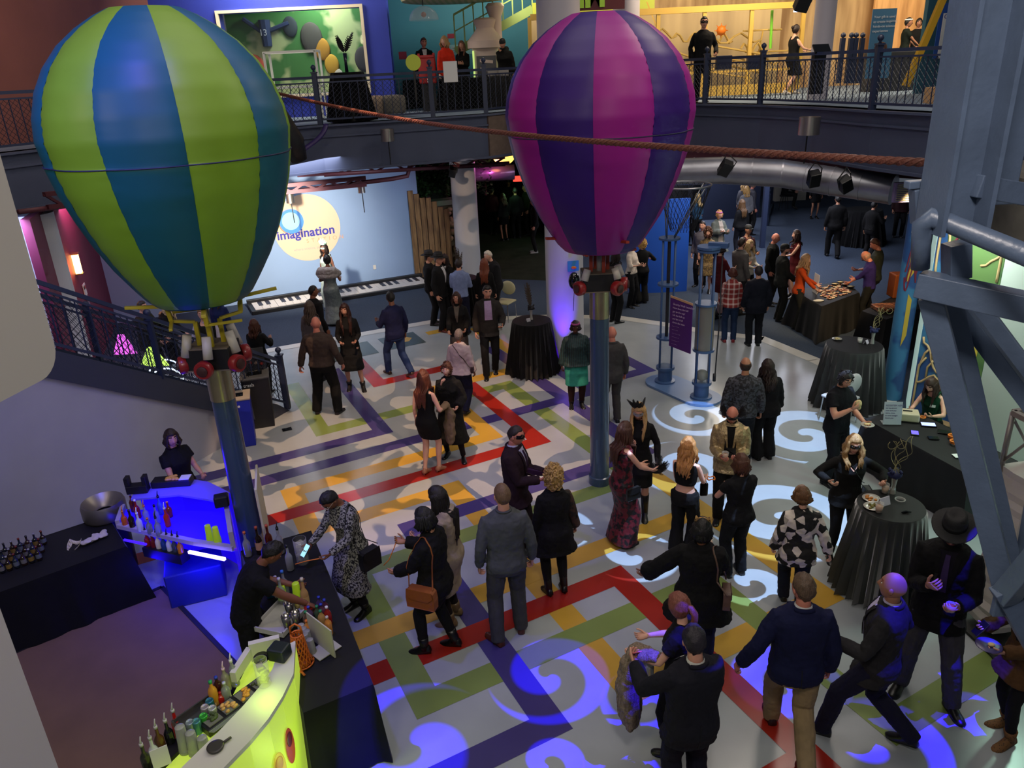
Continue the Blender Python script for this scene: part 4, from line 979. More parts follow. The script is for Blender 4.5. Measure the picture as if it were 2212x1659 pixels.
def stagelight(u, v, Y, tilt, label, s=1, glow=None):
 p = AT(u, v, Y); e = empty('stage_light', p, 0, label, 'stage light'); e.scale = (s, s, s); R_ = Matrix.Rotation(tilt, 3, 'Y') @ Matrix.Rotation(.5, 3, 'X'); m = MB()
 m.box((0, 0, 0), (.20, .18, .28), R=R_); m.build('housing', M('black_housing', '#101012', .45), e, bevel=.015)
 m = MB(); m.tube([R_ @ V((-.12, 0, 0)), R_ @ V((-.12, 0, .2)), V((0, 0, .3)), R_ @ V((.12, 0, .2)), R_ @ V((.12, 0, 0))], .012, 6); m.build('yoke', M('black_housing'), e)
 m = MB(); m.lathe([(.08, 0), (.085, -.02)], R_ @ V((0, 0, -.14)), 16); m.build('lens', EM('lens' + glow, glow, 14) if glow else M('lens', '#20242c', .1), e)
stagelight(1567, 363, 15.0, .4, 'black stage light hanging from the left of the silver duct'); stagelight(1758, 386, 14.3, -.15, 'black stage light in front of the middle of the silver duct'); stagelight(1826, 398, 13.9, -.5, 'black square stage light near the grille of the duct')
stagelight(1735, 2, 15.5, .2, 'black stage light with a blue white lens at the top edge', 1.2, '#a8c8ff'); stagelight(978, 372, 19, .3, 'small black stage light beside the gobo lit column', .8)
# small exit sign and ceiling fittings in the dark room
p = AT(1119, 386, 24); m = MB(); m.box((0, 0, 0), (.3, .06, .16)); o_ = m.build('exit_sign', EM('exit_red', '#ff3a2c', 2.5)); o_.location = p; tag(o_, 'small glowing red exit sign in the dark room', 'sign')
p = AT(1060, 375, 23.5); m = MB(); m.tube([(-.6, 0, 0), (.7, .1, 0)], .22, 16); o_ = m.build('air_duct', M('duct_pink_lit', '#c896c8', .3, .7), smooth=True); o_.location = p; tag(o_, 'pink lit duct above the dark room', 'duct')  # pink light also put into the metal colour of the duct
lamp('pink_spill', 'POINT', p + V((0, -.8, .3)), p, '#ff70e0', 18, .1); lamp('dark_room_glow', 'POINT', AT(1110, 470, 27) + V((0, 0, 1)), p, '#6fae78', 22, .3)
p = AT(1088, 330, 23.0); m = MB(); m.lathe([(.02, 0), (.35, .02), (.35, .06), (.02, .08)], R=Matrix.Rotation(1.3, 3, 'X')); o_ = m.build('neon_sign', EM('neon_yellow', '#ffc85a', 2.2), smooth=True); o_.location = p; tag(o_, 'round glowing yellow sign above the dark room', 'sign')
# upper left wall behind the balloon
wall('wall_upper_left', (-9.9, 9), (-8.3, 24.5), ZD, 9, M('haze_tint_wall', '#7c4c42', .8, var=.08, vs_=1), label='upper floor wall at far left, red brown in place of the lens haze')  # red brown tint stands in for a reddish lens blur
# ================================================================ upper floor scenery
def UP(u, v, Y): return AT(u, v, Y)
def xy(u, Y, v=150): p = AT(u, v, Y); return (p.x, p.y)
blue = M('royal_blue', '#2d3fb0', .6, var=.05, vs_=1); teal = M('teal_wall', '#155c70', .7, var=.06, vs_=1)
A0, A1 = xy(330, 21.5), xy(848, 21.5)
def PB(u, v): return ON(u, v, A0, A1)
m = MB(); th = V((0, .3, 0))
# wall with an opening
def pane(mb, pts, y0=.0, y1=.3): mb.loft([[p + V((0, y0, 0)) for p in pts], [p + V((0, y1, 0)) for p in pts]])
x0, x1 = PB(484, 100).x, PB(786, 100).x; xl, xr = A0[0], A1[0]; Yb = A0[1]; zt, zb = PB(640, 22).z, PB(640, 203).z; top = 8.8
for a, b, c, d in ((xl, x0, ZD, top), (x1, xr, ZD, top), (x0, x1, zt, top), (x0, x1, ZD, zb)): m.box(((a + b) / 2, Yb + .15, (c + d) / 2), (b - a, .3, d - c))
struct('wall_blue', m, blue, 'royal blue wall of the upper floor around a display window')
m = MB(); 
for a, b, c, d in ((x0 - .07, x0, zb - .07, zt + .07), (x1, x1 + .07, zb - .07, zt + .07), (x0, x1, zt, zt + .07), (x0, x1, zb - .07, zb)): m.box(((a + b) / 2, Yb - .03, (c + d) / 2), (b - a, .08, d - c))
struct('window_1', m, M('cream_trim', '#e8dcc0', .5), 'cream framed display window in the blue wall')
m = MB(); m.box(((x0 + x1) / 2, Yb + .04, (zt + zb) / 2), (x1 - x0, .01, zt - zb)); struct('window_2', m, M('pane_glass', '#303838', .02, alpha=.12, spec=.5), 'glass of the display window')
mu = empty('wall_mural', (0, Yb + 1.4, 0), 0, 'green and orange picture mural behind the glass of the display window', 'mural')
m = MB(); m.box(((x0 + x1) / 2, 0, 6), (x1 - x0 + .6, .05, 3)); m.build('mural_board', M('mural_green', '#3f7a3c', .8, pat='noise', col2='#b0bf86', ps=.9), mu)
m = MB(); m.tube([(x0 + .75, -.08, zt - .1), (x0 + .75, -.08, zt - .75)], [.16, .12], 8); m.tube([(x0 + .2, -.08, zt - .05), (x0 + .6, -.08, zt - .35), (x0 + .9, -.08, zt - .35), (x0 + 1.4, -.08, zt - .2)], .06, 6); m.build('painted_player', M('player_blue', '#1e2f5a', .8), mu)
text('number', '13', .22, M('white_paint', '#c8d0d8'), frame((x0 + .62, -.26, zt - .42), (1, 0, 0), (0, 0, 1)), mu, .004)
for i, (fx, fz, r, c) in enumerate(((.62, .55, .22, '#b8862c'), (.68, .35, .2, '#c89c34'), (.08, .3, .35, '#b4523c'), (.72, .2, .14, '#b9b4a8'), (.55, .7, .3, '#4a4844'), (.93, .4, .25, '#3c3a40'), (.4, .85, .2, '#28323c'))):
 m = MB(); m.ball((x0 + (x1 - x0) * fx, -.06, zb + (zt - zb) * fz), (r, .04, r * 1.3), 12, 8); m.build('painted_shape', M('mur' + c, c, .8), mu, smooth=True)
dc = empty('display_case', (PB(655, 160).x, Yb - .9, ZD), 0, 'white framed empty glass display case in front of the blue wall', 'display case')
w_, h0, h1 = .62, .75, 1.55
for sx in (-1, 1):
 for sy in (-1, 1): m = MB(); m.box((sx * w_, sy * .25, h1 / 2), (.05, .05, h1)); m.build('case_post', M('white_frame', '#d8dcd4', .5), dc)
for z in (h0, h1): 
 m = MB()
 for sy in (-1, 1): m.box((0, sy * .25, z), (2 * w_, .05, .05))
 for sx in (-1, 1): m.box((sx * w_, 0, z), (.05, .5, .05))
 m.build('case_rim', M('white_frame'), dc)
# teal wall
wall('wall_teal', xy(845, 24.5), xy(1300, 24.5), ZD, 9, teal, label='teal wall at the back of the upper floor'); wall('wall_rear_right', xy(1250, 25), (18, 25), ZD, 9.5, M('bark_wall', '#8a6a44', .8, pat='streak', col2='#c8a878', ps=3, bump=.3, bs=5), label='rough wooden bark wall at the back of the upper floor')
wall('wall_back_edge', xy(846, 21.6), xy(852, 24.5), ZD, 9, blue)
# clear dome lamp
p = UP(916, 44, 19.5); e = empty('dome_lamp', p, 0, 'clear glass dome pendant lamp in front of the teal wall', 'lamp'); m = MB(); m.lathe([(.34 * math.cos(t), .30 * math.sin(t)) for t in (i * math.pi / 2 / 10 for i in range(11))] , n=32, cap=False); m.build('glass_dome', M('dome_glass', '#c8d0d0', .05, tr=.85, spec=.6), e, smooth=True)
m = MB(); m.tube([(0, 0, .3), (0, 0, 1.4)], .012, 6); m.build('cord', _M['black_metal'], e); m = MB(); m.ball((0, 0, .12), .06); m.build('bulb', M('bulb_amber', '#9a5a3a', .4), e)
p = UP(985, 2, 21.5); m = MB(); m.lathe([(.2, .0), (1.35, .02), (1.4, .10), (.2, .12)], n=48); o_ = m.build('ceiling_disc', M('disc_stripes', '#d8cca0', .6, pat='stripe', col2='#b8bc7c', ps=2)); o_.location = p; tag(o_, 'round striped ceiling disc above the dome lamp', 'ceiling panel')
# white arcade cabinet shaped like an engine
p = UP(1052, 150, 22.2); e = empty('train_kiosk', (p.x, p.y, ZD - .0), 0, 'white engine shaped kiosk with a black screen front and tall chimney', 'kiosk'); wm = M('kiosk_white', '#d8c4b8', .5)
e.scale = (1.15, 1.15, 1.2); m = MB(); m.box((0, 0, .62), (.62, .5, 1.24)); m.build('cabinet', wm, e, bevel=.02)
m = MB(); m.lathe([(.42, 1.22), (.42, 1.36), (.24, 1.56), (.20, 1.62), (.26, 1.78), (.20, 1.82)], n=24); m.build('boiler_top', wm, e, auto=True)
m = MB(); m.lathe([(.14, 1.3), (.14, 1.85), (.22, 2.05), (.16, 2.12)], (.25, .25, 0), 20); m.build('chimney', wm, e, auto=True)
m = MB(); m.box((0, -.26, .70), (.44, .02, .72)); m.build('screen_panel', M('kiosk_black', '#15161a', .3), e); m = MB(); 
for z in (.78, .95): m.box((0, -.275, z), (.3, .01, .06), R=Matrix.Rotation(.12, 3, 'Y'))
m.build('screen_stripes', wm, e); m = MB()
for sx in (-1, 1): m.box((sx * .29, -.26, .62), (.04, .03, 1.1))
m.build('glow_strip', EM('lime_glow', '#d8ff8c', .6), e)
# green stair
st = empty('green_stair', (0, 0, 0), 0, 'pale green staircase rising behind the white engine kiosk', 'staircase'); gm = M('stair_green', '#8fa860', .6)
a, b = UP(985, 112, 22.5), UP(1150, 20, 22.5); m = MB(); m.bar(a, b, .08, .22); m.build('stringer', gm, st); m = MB(); m.bar(a + V((0, 0, .9)), b + V((0, 0, .9)), .05); m.bar(a + V((0, 0, .5)), b + V((0, 0, .5)), .03)
for i in range(9): q = a.lerp(b, i / 8); m.bar(q, q + V((0, 0, .9)), .035)
m.build('handrail', gm, st); m = MB(); m.bar(b, b + V((3.2, 0, 0)), .3, .28); m.build('landing', M('stair_green2', '#a8b43c', .6), st)
for k, (u, v, w, h, c, t, lab) in enumerate(((870, 120, .22, .2, '#7a1c34', '', 'small maroon notice on the teal wall'), (975, 78, .22, .12, '#7a1c34', '', 'maroon plaque above the red blazer woman'), (990, 107, .8, .26, '#7fb9c0', 'LEPI', 'pale blue sign with white letters behind the woman in black'))):
 p = UP(u, v, 23.8); e = empty('wall_notice', p, 0, lab, 'sign'); m = MB(); m.box((0, 0, 0), (w, .03, h)); m.build('board', M('nb' + c, c, .6), e)
 if t: text('letters', t, .2, M('white_paint'), frame((-.3, -.03, 0), (1, 0, 0), (0, 0, 1)), e, .004)
p = UP(893, 135, 17.6); e = empty('round_sign', p, 0, 'lime green round sign beside the red drink dispenser', 'sign'); m = MB(); m.lathe([(.16, 0), (.16, .03)], n=24, R=Matrix.Rotation(math.pi / 2, 3, 'X')); m.build('disc', M('lime', '#b8c83c', .5), e); m = MB(); m.box((0, 0, -.45), (.04, .04, .6)); m.build('stem', _M['black_metal'], e)
# drink dispenser on a stand
q = G(925, 243, ZD); e = empty('drink_dispenser', (q.x, q.y + .7, ZD), .1, 'bright red insulated drink dispenser on a pedestal behind the deck railing', 'drink dispenser'); rd = M('dispenser_red', '#b01818', .4)
m = MB(); m.box((0, 0, .98), (.44, .40, .62)); m.build('tank', rd, e, bevel=.03); m = MB(); m.box((0, 0, 1.31), (.40, .42, .07)); m.build('lid', rd, e, bevel=.015)
for sx in (-1, 1): m = MB(); m.box((sx * .19, -.05, 1.33), (.06, .12, .12)); m.build('latch', rd, e, bevel=.01)
m = MB(); m.tube([(0, -.2, .78), (0, -.27, .78), (0, -.28, .70)], .02, 8); m.build('spigot', M('white_plastic', '#e0e0dc', .4), e); m = MB(); m.box((0, 0, .33), (.36, .34, .66)); m.build('stand', _M['black_housing'], e)
blk = M('black_cloth', '#0b0b0d', .9, var=.2, vs_=10, spec=.15, sheen=.1)
def drape_table(name, corners, z0, h, label, cat='table', flare=.10, fold=.02, mat=None, folds=9, group=None):
 "a table under a floor length cloth: cloth top and hanging skirt with folds"
 c = sum((V(p) for p in corners), V((0, 0))) / len(corners); e = empty(name, (c.x, c.y, z0), 0, label, cat, group); P = [V(p) - c for p in corners]; per = []
 n = len(P); 
 for i in range(n):
  a, b = P[i], P[(i + 1) % n]; k = max(4, int((b - a).length / .05))
  for j in range(k): per.append((a.lerp(b, j / k), j / k))
 m = MB(); top_ = [V((p.x, p.y, h)) for p, f_ in per]; rings = [top_]; mm = len(per)
 for zf in (.97, .75, .45, .2, .02):
  r = []
  for i, (p, f_) in enumerate(per):
   d = p.normalized(); w = (1 - zf) * (flare + fold * math.sin(i * .9) + fold * .7 * math.sin(i * 1.37 + 1)) + .012; cornr = math.exp(-min(f_, 1 - f_) ** 2 * 120) * .10 * (1 - zf)
   q = p + d * (w + cornr); r.append(V((q.x, q.y, h * zf)))
  rings.append(r)
 m.loft(rings[::-1], cap=False); m.build('tablecloth', mat or blk, e, auto=True)
 m = MB(); m.slab([V((p.x, p.y, h - .004)) for p in P], .006); m.build('tabletop', M('black_top', '#141416', .6, spec=.3), e)
 return e
def quad(u0, v0, u1, v1, zz): pass
q = G(745, 268, ZD); drape_table('cocktail_table', [(q.x + .36 * math.cos(a), q.y + .95 + .36 * math.sin(a)) for a in (6.283 * i / 14 for i in range(14))], ZD, 1.02, 'tall black clothed table with a dark feather centrepiece behind the left deck railing', fold=.02)
q2 = q + V((0, .95, 0)); e = empty('feather_centrepiece', (q2.x, q2.y, ZD + 1.025), 0, 'dark feather centrepiece on the tall table by the blue wall', 'centrepiece')
m = MB(); m.lathe([(.04, 0), (.03, .2), (.045, .38)], n=12); m.build('vase', M('dark_glass', '#181c30', .1), e, smooth=True); m = MB(); rn = random.Random(4)
for i in range(7): feather(m, V((0, 0, .36)), V((rn.uniform(-.6, .6), rn.uniform(-.4, .2), 1)), rn.uniform(.3, .5), .05)
m.build('feathers', M('black_feather', '#0c0c10', .7), e)
for u0, u1, Y_, lab in ((948, 1040, .9, 'black clothed buffet table behind the middle deck railing'), (1058, 1110, 1.0, 'black clothed table with white boxes left of the purple balloon'), (862, 905, 1.5, 'black clothed table by the blue wall corner')):
 a, b = G(u0, 243, ZD), G(u1, 238, ZD); drape_table('buffet_table', [(a.x, a.y + Y_), (b.x, b.y + Y_), (b.x, b.y + Y_ + .7), (a.x, a.y + Y_ + .7)], ZD, .76, lab, flare=.05)
for i, (u, v) in enumerate(((1068, 160), (1092, 158))):
 p = G(u, 240, ZD); m = MB(); m.box((0, 0, .08), (.26, .2, .16)); o_ = m.build('takeout_box', M('box_grey', '#9a9690', .6), bevel=.02); o_.location = (p.x, p.y + 1.2, ZD + .77); tag(o_, ['grey box, left one of two, on the table beside the purple balloon', 'grey box, right one of two, on the table beside the purple balloon'][i], 'box')
p = UP(973, 155, 17.9); e = empty('paper_stand', p, 0, 'blank white paper sign standing on the buffet table in front of the red blazer', 'sign'); m = MB(); m.box((0, 0, 0), (.30, .02, .42)); m.build('paper', M('paper', '#d8d8d4', .7), e)
# poufs
for i, (u, v, r, lab, c) in enumerate(((808, 238, .32, 'round beige pouf left of the grey one behind the deck railing', '#b49c84'), (850, 236, .30, 'round grey beige pouf by the black table', '#8c8478'), (1985, 178, .42, 'beige pouf beside the yellow slanted bar', '#a8968c'), (2025, 172, .4, 'dark taupe pouf behind the beige one', '#6a605c'))):
 p = G(u, v + (6 if i < 2 else 8), ZD); p.y = 19.3 if i < 2 else p.y + .2; p.x = AT(u, v, p.y).x; e = empty('pouf', (p.x, p.y, ZD), 0, lab, 'pouf'); m = MB(); m.lathe([(r * .9, .08), (r, .14), (r, .40), (r * .92, .47), (r * .5, .49)], n=24); m.build('cushion', M('pouf' + c, c, .9), e, smooth=True)
 for a in (0, 2.1, 4.2): m = MB(); m.cyl((r * .7 * math.cos(a), r * .7 * math.sin(a), 0), (r * .7 * math.cos(a), r * .7 * math.sin(a), .09), .025, n=8); m.build('leg', M('chrome', '#c0c0c0', .2, 1), e)
# white columns on the upper floor
for u, Y_, r, lab in ((1207, 19.5, .50, 'thick pale upper column left of the IM sign'), (1352, 20.5, .32, 'pale upper column right of the IM sign'), (1776, 18.2, .22, 'narrow white wrapped column behind the tablet stand'), (2068, 15.5, .16, 'white post beside the steel column')):
 p = AT(u, 100, Y_); m = MB(); m.lathe([(r, ZD), (r, 9.5)], (p.x, p.y, 0), 28); struct('column', m, M('upper_column', '#b9b4bc', .6), lab, auto=True)
p = UP(1290, 6, 20); e = empty('overhead_sign', p, 0, 'maroon overhead sign with lime green letters IM', 'sign'); m = MB(); m.box((.1, .05, .4), (1.1, .05, 1.1)); m.build('board', M('sign_maroon', '#5c1c24', .6), e); text('letters', 'IM', .62, M('sign_lime', '#a8d83c', .5), frame((-.45, -.0, .12), (1, 0, 0), (0, 0, 1)), e, .02, bold=.03)
# yellow rolling ball case
yc = empty('rolling_ball_case', (0, 0, 0), 0, 'large glass case with a yellow frame holding a wire rolling ball sculpture', 'display case'); ym = M('case_yellow', '#c8a44c', .5)
Yc = 21.0; us = [1146, 1290, 1420, 1518, 1618, 1728]
zt, zb = UP(1640, 14, Yc).z, ZD + .12
for u in us: p = UP(u, 120, Yc); m = MB(); m.box((p.x, p.y, (zt + zb) / 2), (.09, .09, zt - zb)); m.build('case_post', ym, yc)
a, b = UP(us[0], 50, Yc), UP(us[-1], 8, Yc); m = MB(); m.bar(V((a.x, Yc, zt)), V((b.x, Yc, zt)), .12, .14); m.bar(V((a.x, Yc, zb + .05)), V((b.x, Yc, zb + .05)), .14, .24); m.bar(V((a.x, Yc, zb + .5)), V((b.x, Yc, zb + .5)), .05); m.build('case_rail', ym, yc)
m = MB(); m.box(((a.x + b.x) / 2, Yc + 1.3, (zt + zb) / 2), (b.x - a.x, .05, zt - zb)); m.build('case_back', M('case_back', '#8c7a5a', .8, pat='streak', col2='#a8946c', ps=2), yc)
rn = random.Random(9)
for i in range(34):
 x = rn.uniform(a.x + .3, b.x - .6); z = rn.uniform(zb + .5, zt - .4); y = Yc + rn.uniform(.25, .9); pts = []; L = rn.uniform(.6, 1.6); k = rn.choice((0, 1, 2))
 for j in range(10):
  t = j / 9
  pts.append((x + L * t, y + (.15 * math.sin(t * 9) if k == 1 else 0), z - .25 * t * (k == 0) + (.12 * math.sin(t * 12) if k == 2 else 0)))
 m = MB(); m.tube(pts, .022, 5); m.tube([(q_[0], q_[1] + .08, q_[2]) for q_ in pts], .022, 5); m.build('ball_track', M('track_gold', '#d8b868', .35, .4), yc)
for i in range(9): x = rn.uniform(a.x + .3, b.x - .3); z = rn.uniform(zb + .4, zt - 1); m = MB(); m.bar((x, Yc + .5, z), (x + rn.uniform(-.6, .6), Yc + .6, z + rn.uniform(.6, 1.3)), .03); m.build('track_strut', ym, yc)
p = UP(1558, 66, Yc + .3); m = MB(); m.ball(p, .12); [m.tube([p, p + V((.18 * math.cos(t), 0, .18 * math.sin(t)))], [.04, .004], 5) for t in (i * .785 for i in range(8))]; m.build('sun_wheel', M('orange', '#e87a18', .5), yc, smooth=True)
m = MB(); m.tube([UP(1668, 22, Yc + .2), UP(1664, 105, Yc + .2)], .035, 8); m.build('green_tube', M('tube_green', '#7ac83c', .4), yc)
for u in (1563, 1630): p = UP(u, 135, Yc - 1.6); m = MB(); m.box(p, (.36, .14, .30)); o_ = m.build('info_box', M('navy_box', '#1c2440', .5), bevel=.01); tag(o_, 'navy box panel on the railing in front of the yellow case, ' + ('left one' if u < 1600 else 'right one'), 'panel')
# tablet stand, banner, gates, yellow slanted bar, right kitchen
p = UP(1775, 105, 15.6); e = empty('tablet_stand', p, 0, 'black tablet on a stand at the deck railing before the white column', 'tablet'); m = MB(); m.box((0, 0, 0), (.30, .03, .22), R=Matrix.Rotation(-.9, 3, 'X')); m.build('tablet', M('black_gloss', '#0a0a0c', .2), e); m = MB(); m.box((0, .1, -.45), (.22, .16, .7)); m.build('stand', _M['black_housing'], e)
p = UP(1905, 75, 19.6); e = empty('roll_up_banner', p, 0, 'blue roll up banner with white lines of text and a dark haired portrait', 'banner'); m = MB(); m.box((0, 0, -.2), (.56, .02, 1.5)); m.build('banner_cloth', M('banner_blue', '#3c6c90', .6), e)
for i, t in enumerate(('Your gift is used', 'to create inspiring', 'hands-on science', 'experiences')): text('printed_line', t, .075, M('white_paint'), frame((-.24, -.015, .38 - i * .10), (1, 0, 0), (0, 0, 1)), e, .001)
m = MB(); m.ball((.0, -.03, -.28), (.15, .02, .13)); m.build('portrait_hair', M('portrait_brown', '#3a2018', .9), e, smooth=True); m = MB(); m.ball((.0, -.045, -.32), (.08, .015, .09)); m.build('portrait_face', M('portrait_face', '#9a6a50', .8), e, smooth=True)
for i, u in enumerate((1820, 1838, 1848, 1862)): p = UP(u, 92, 19.8); m = MB(); m.box((0, 0, -.4), (.10, .10, 1.0)); o_ = m.build('gate_post', rail_m); m = MB(); m.ball((0, 0, .16), .06); m.build('finial', rail_m, o_, smooth=True); o_.location = p; tag(o_, ['first', 'second', 'third', 'fourth'][i] + ' from the left of four dark posts with ball tops before the wooden wall', 'post')
m = MB(); m.bar(UP(2040, -10, 17.2), UP(1956, 186, 17.2), .12, .12); tag(m.build('slanted_bar', M('bar_yellow', '#d8a828', .5)), 'long yellow bar leaning across the kitchen opening', 'bar')
p0, p1 = UP(1985, 60, 18.5), UP(2060, 60, 18.5); m = MB(); m.box(((p0.x + p1.x) / 2 + .1, 18.5, 6.3), (p1.x - p0.x, .15, 3.6)); struct('wall_upper_right', m, M('teal_dark', '#2a5a6c', .7), 'dark teal wall panel right of the yellow bar')
p = UP(2045, 72, 18.2); e = empty('wall_poster', p, 0, 'white and blue poster headed CAT on the teal wall', 'poster'); m = MB(); m.box((0, .03, .05), (.42, .02, 1.1)); m.build('blue_backing', M('poster_blue', '#1c4c9c', .6), e); m = MB(); m.box((.03, 0, -.05), (.32, .02, .9)); m.build('poster_sheet', M('paper'), e); text('heading', 'CAT', .13, M('logo_navy'), frame((-.12, -.015, .33), (1, 0, 0), (0, 0, 1)), e, .002)
p = UP(1975, 30, 24.5); m = MB(); m.box((p.x + .1, p.y, 6.9), (2.6, .1, 3.0)); tag(m.build('kitchen_backdrop', M('kitchen_glow', '#c89860', .6, em='#ffb060', es=.35, pat='streak', col2='#8c6034', ps=6)), 'shelves behind the kitchen opening with the warm light put in as glow', 'shelf'); p = UP(1965, 135, 19.5); m = MB(); m.box((p.x, p.y + .9, ZD + .45), (1.2, .5, .9)); tag(m.build('kitchen_counter', M('counter_dark', '#2a2c30', .5), bevel=.01), 'dark kitchen counter behind the black clad staff', 'counter')  # backdrop glows by itself in place of the kitchen lighting
p = UP(2022, 190, 14.9); m = MB(); m.box((0, 0, .14), (.26, .3, .28)); o_ = m.build('brochure_box', M('carton', '#c89c6c', .7), bevel=.008); o_.location = (p.x, p.y, ZD); tag(o_, 'small tan box with a blue sign by the poufs', 'box'); m = MB(); m.box((.0, -.16, .15), (.18, .01, .2)); m.build('blue_label', M('poster_blue'), o_)
# big black follow spot by the blue wall
p = UP(575, 150, 13.5); e = empty('follow_spot', (p.x, p.y, ZD - .3), .4, 'bulky black follow spot on a stand behind the green balloon', 'stage light')
m = MB(); m.tube([(-.32, 0, 1.35), (-.05, 0, .9), (.25, 0, .25), (.32, .05, -.05)], [.17, .19, .20, .14], 12); m.build('housing', _M['black_housing'], e, smooth=True)
m = MB(); m.lathe([(.16, 0), (.17, .05), (.16, .16), (.02, .17)], (-.34, 0, 1.42), 20); m.build('hood', M('black_gloss'), e, auto=True); m = MB(); m.ball((-.36, -.17, 1.50), .035); m.build('lens', EM('cool_lens', '#dfe8ff', 25), e, smooth=True)
# ================================================================ rope, steelwork, near left panel
m = MB(); Pa, Pb = AT(2075, 356, 3.9), AT(600, 202, 11.8); pts = [Pa.lerp(Pb, i / 40) - V((0, 0, .14 * math.sin(math.pi * i / 40))) for i in range(41)]
m.tube(pts, .019, 12); rp = m.build('high_wire_cable', M('rust_cable', '#6a3c30', .6, .3, bump=1, bs=90), smooth=True); tag(rp, 'thick rust brown cable strung across in front of the purple balloon', 'cable')
m = MB(); ax = (Pb - Pa).normalized(); sx_ = ax.cross(V((0, 0, 1))).normalized(); sy_ = sx_.cross(ax)
for s_ in range(4):
 hp = []
 for i in range(700): f_ = i / 699; c = Pa.lerp(Pb, f_) - V((0, 0, .14 * math.sin(math.pi * f_))); t = f_ * 9.0 * 6.283 * 5 + s_ * 1.571; hp.append(c + (sx_ * math.cos(t) + sy_ * math.sin(t)) * .018)
 m.tube(hp, .0065, 4)
m.build('cable_strands', M('rust_cable'), rp, smooth=True)
stl = M('steel_blue_grey', '#4a586e', .38, var=.12, vs_=6, bump=.2, bs=40, spec=.5)
tw = empty('steel_truss', (0, 0, 0), 0, 'blue grey painted steel column and truss close on the right', 'steel frame'); YS = 3.0
def SB(u0, v0, u1, v1, w, h=None, Y0=YS, Y1=None, nm='member', **k):
 m = MB(); a, b = AT(u0, v0, Y0), AT(u1, v1, Y1 or Y0); m.bar(a, b, w, h or w, **k); return m.build(nm, stl, tw, bevel=.004)
# column: an H section
cA = AT(2150, -60, YS); cx, cy_ = cA.x, cA.y; zlo = AT(2100, 470, YS).z - .05
m = MB(); m.box((cx - .085, cy_, (8.2 + zlo) / 2), (.018, .20, 8.2 - zlo)); m.box((cx + .085, cy_, (8.2 + zlo) / 2), (.018, .20, 8.2 - zlo)); m.box((cx, cy_, (8.2 + zlo) / 2), (.17, .014, 8.2 - zlo)); m.build('column_shaft', stl, tw)
m = MB(); m.box((cx + .30, cy_ + .35, (8.2 + 4.95) / 2), (.20, .20, 3.2)); m.build('side_post', stl, tw, bevel=.006)
SB(2100, 400, 2320, 438, .085, .085, YS, YS + .1, 'upper_pipe')
m = MB(); m.tube([AT(1988, 580, YS), AT(1990, 520, YS), AT(1993, 487, YS - .01), AT(2012, 470, YS - .03), AT(2050, 482, YS - .05), AT(2250, 565, YS - .5)], [.035, .036, .040, .040, .037, .037], 20); m.build('handrail_pipe', stl, tw, smooth=True)
SB(1985, 612, 2330, 688, .09, .10, YS + .02, YS - .35, 'cross_beam'); SB(2066, 525, 2066, 600, .085, .08, nm='stub_post'); SB(1993, 404, 1996, 480, .09, .06, YS + .15, nm='bracket_plate'); SB(1958, 400, 2040, 392, .05, .03, YS + .15, nm='bracket_cap')
SB(2010, 640, 2175, 1290, .055, .09, YS + .02, YS - .25, 'diagonal_brace'); SB(2052, 640, 2200, 1290, .03, .09, YS + .12, YS - .10, 'diagonal_brace'); SB(2050, 640, 2330, 1010, .06, .07, YS + .2, YS - .15, 'diagonal_brace'); SB(2090, 640, 2360, 1000, .03, .10, YS + .35, YS, 'diagonal_brace')
SB(2168, 1290, 2330, 1100, .075, .09, YS - .28, YS - .5, 'lower_brace'); SB(2165, 1270, 2250, 1420, .07, .09, YS - .28, YS - .30, 'lower_brace'); SB(2195, 1290, 2280, 820, .04, .06, YS - .1, YS - .1, 'hanger')
m = MB(); p = AT(2178, 1300, YS - .28); m.box(p, (.13, .03, .14)); m.build('gusset_plate', stl, tw, bevel=.006)
gl = M('concrete_dark', '#4c4a44', .9, var=.2, vs_=10); m = MB(); m.box((2.85, 3.9, 4.85), (.9, .6, .35)); struct('beam', m, gl, 'dusty concrete ledge behind the steel frame')
# near left white panel (bottom corner of a hung white wall)
wp = M('panel_white', '#a8a49e', .7); zb_ = AT(112, 800, 2.6).z; C = AT(118, 745, 2.6); Bq = G(-40, 890, zb_); d = (V((Bq.x, Bq.y)) - V((C.x, C.y))).normalized()
m = MB(); prof = []
for t in range(0, 7): a = t / 6 * math.pi / 2; prof.append((.10 - .10 * math.sin(a), zb_ + .10 - .10 * math.cos(a)))
prof = [(1.8, zb_)] + prof + [(0, 8.5), (1.8, 8.5)]; nrm = V((-d.y, d.x)); nrm = nrm if nrm.x < 0 else -nrm
m.loft([[V((C.x + d.x * s + nrm.x * o, C.y + d.y * s + nrm.y * o, z)) for s, z in prof] for o in (0, .06)]); struct('wall_near_left', m, wp, 'white wall panel with a rounded lower corner close on the left')
m = MB(); p = AT(-14, 1600, 1.9); m.box((p.x - .28, p.y, p.z - 1), (.5, .5, 3.4)); struct('column_near', m, M('post_white', '#b8b4b8', .6), 'white post at the bottom left corner')
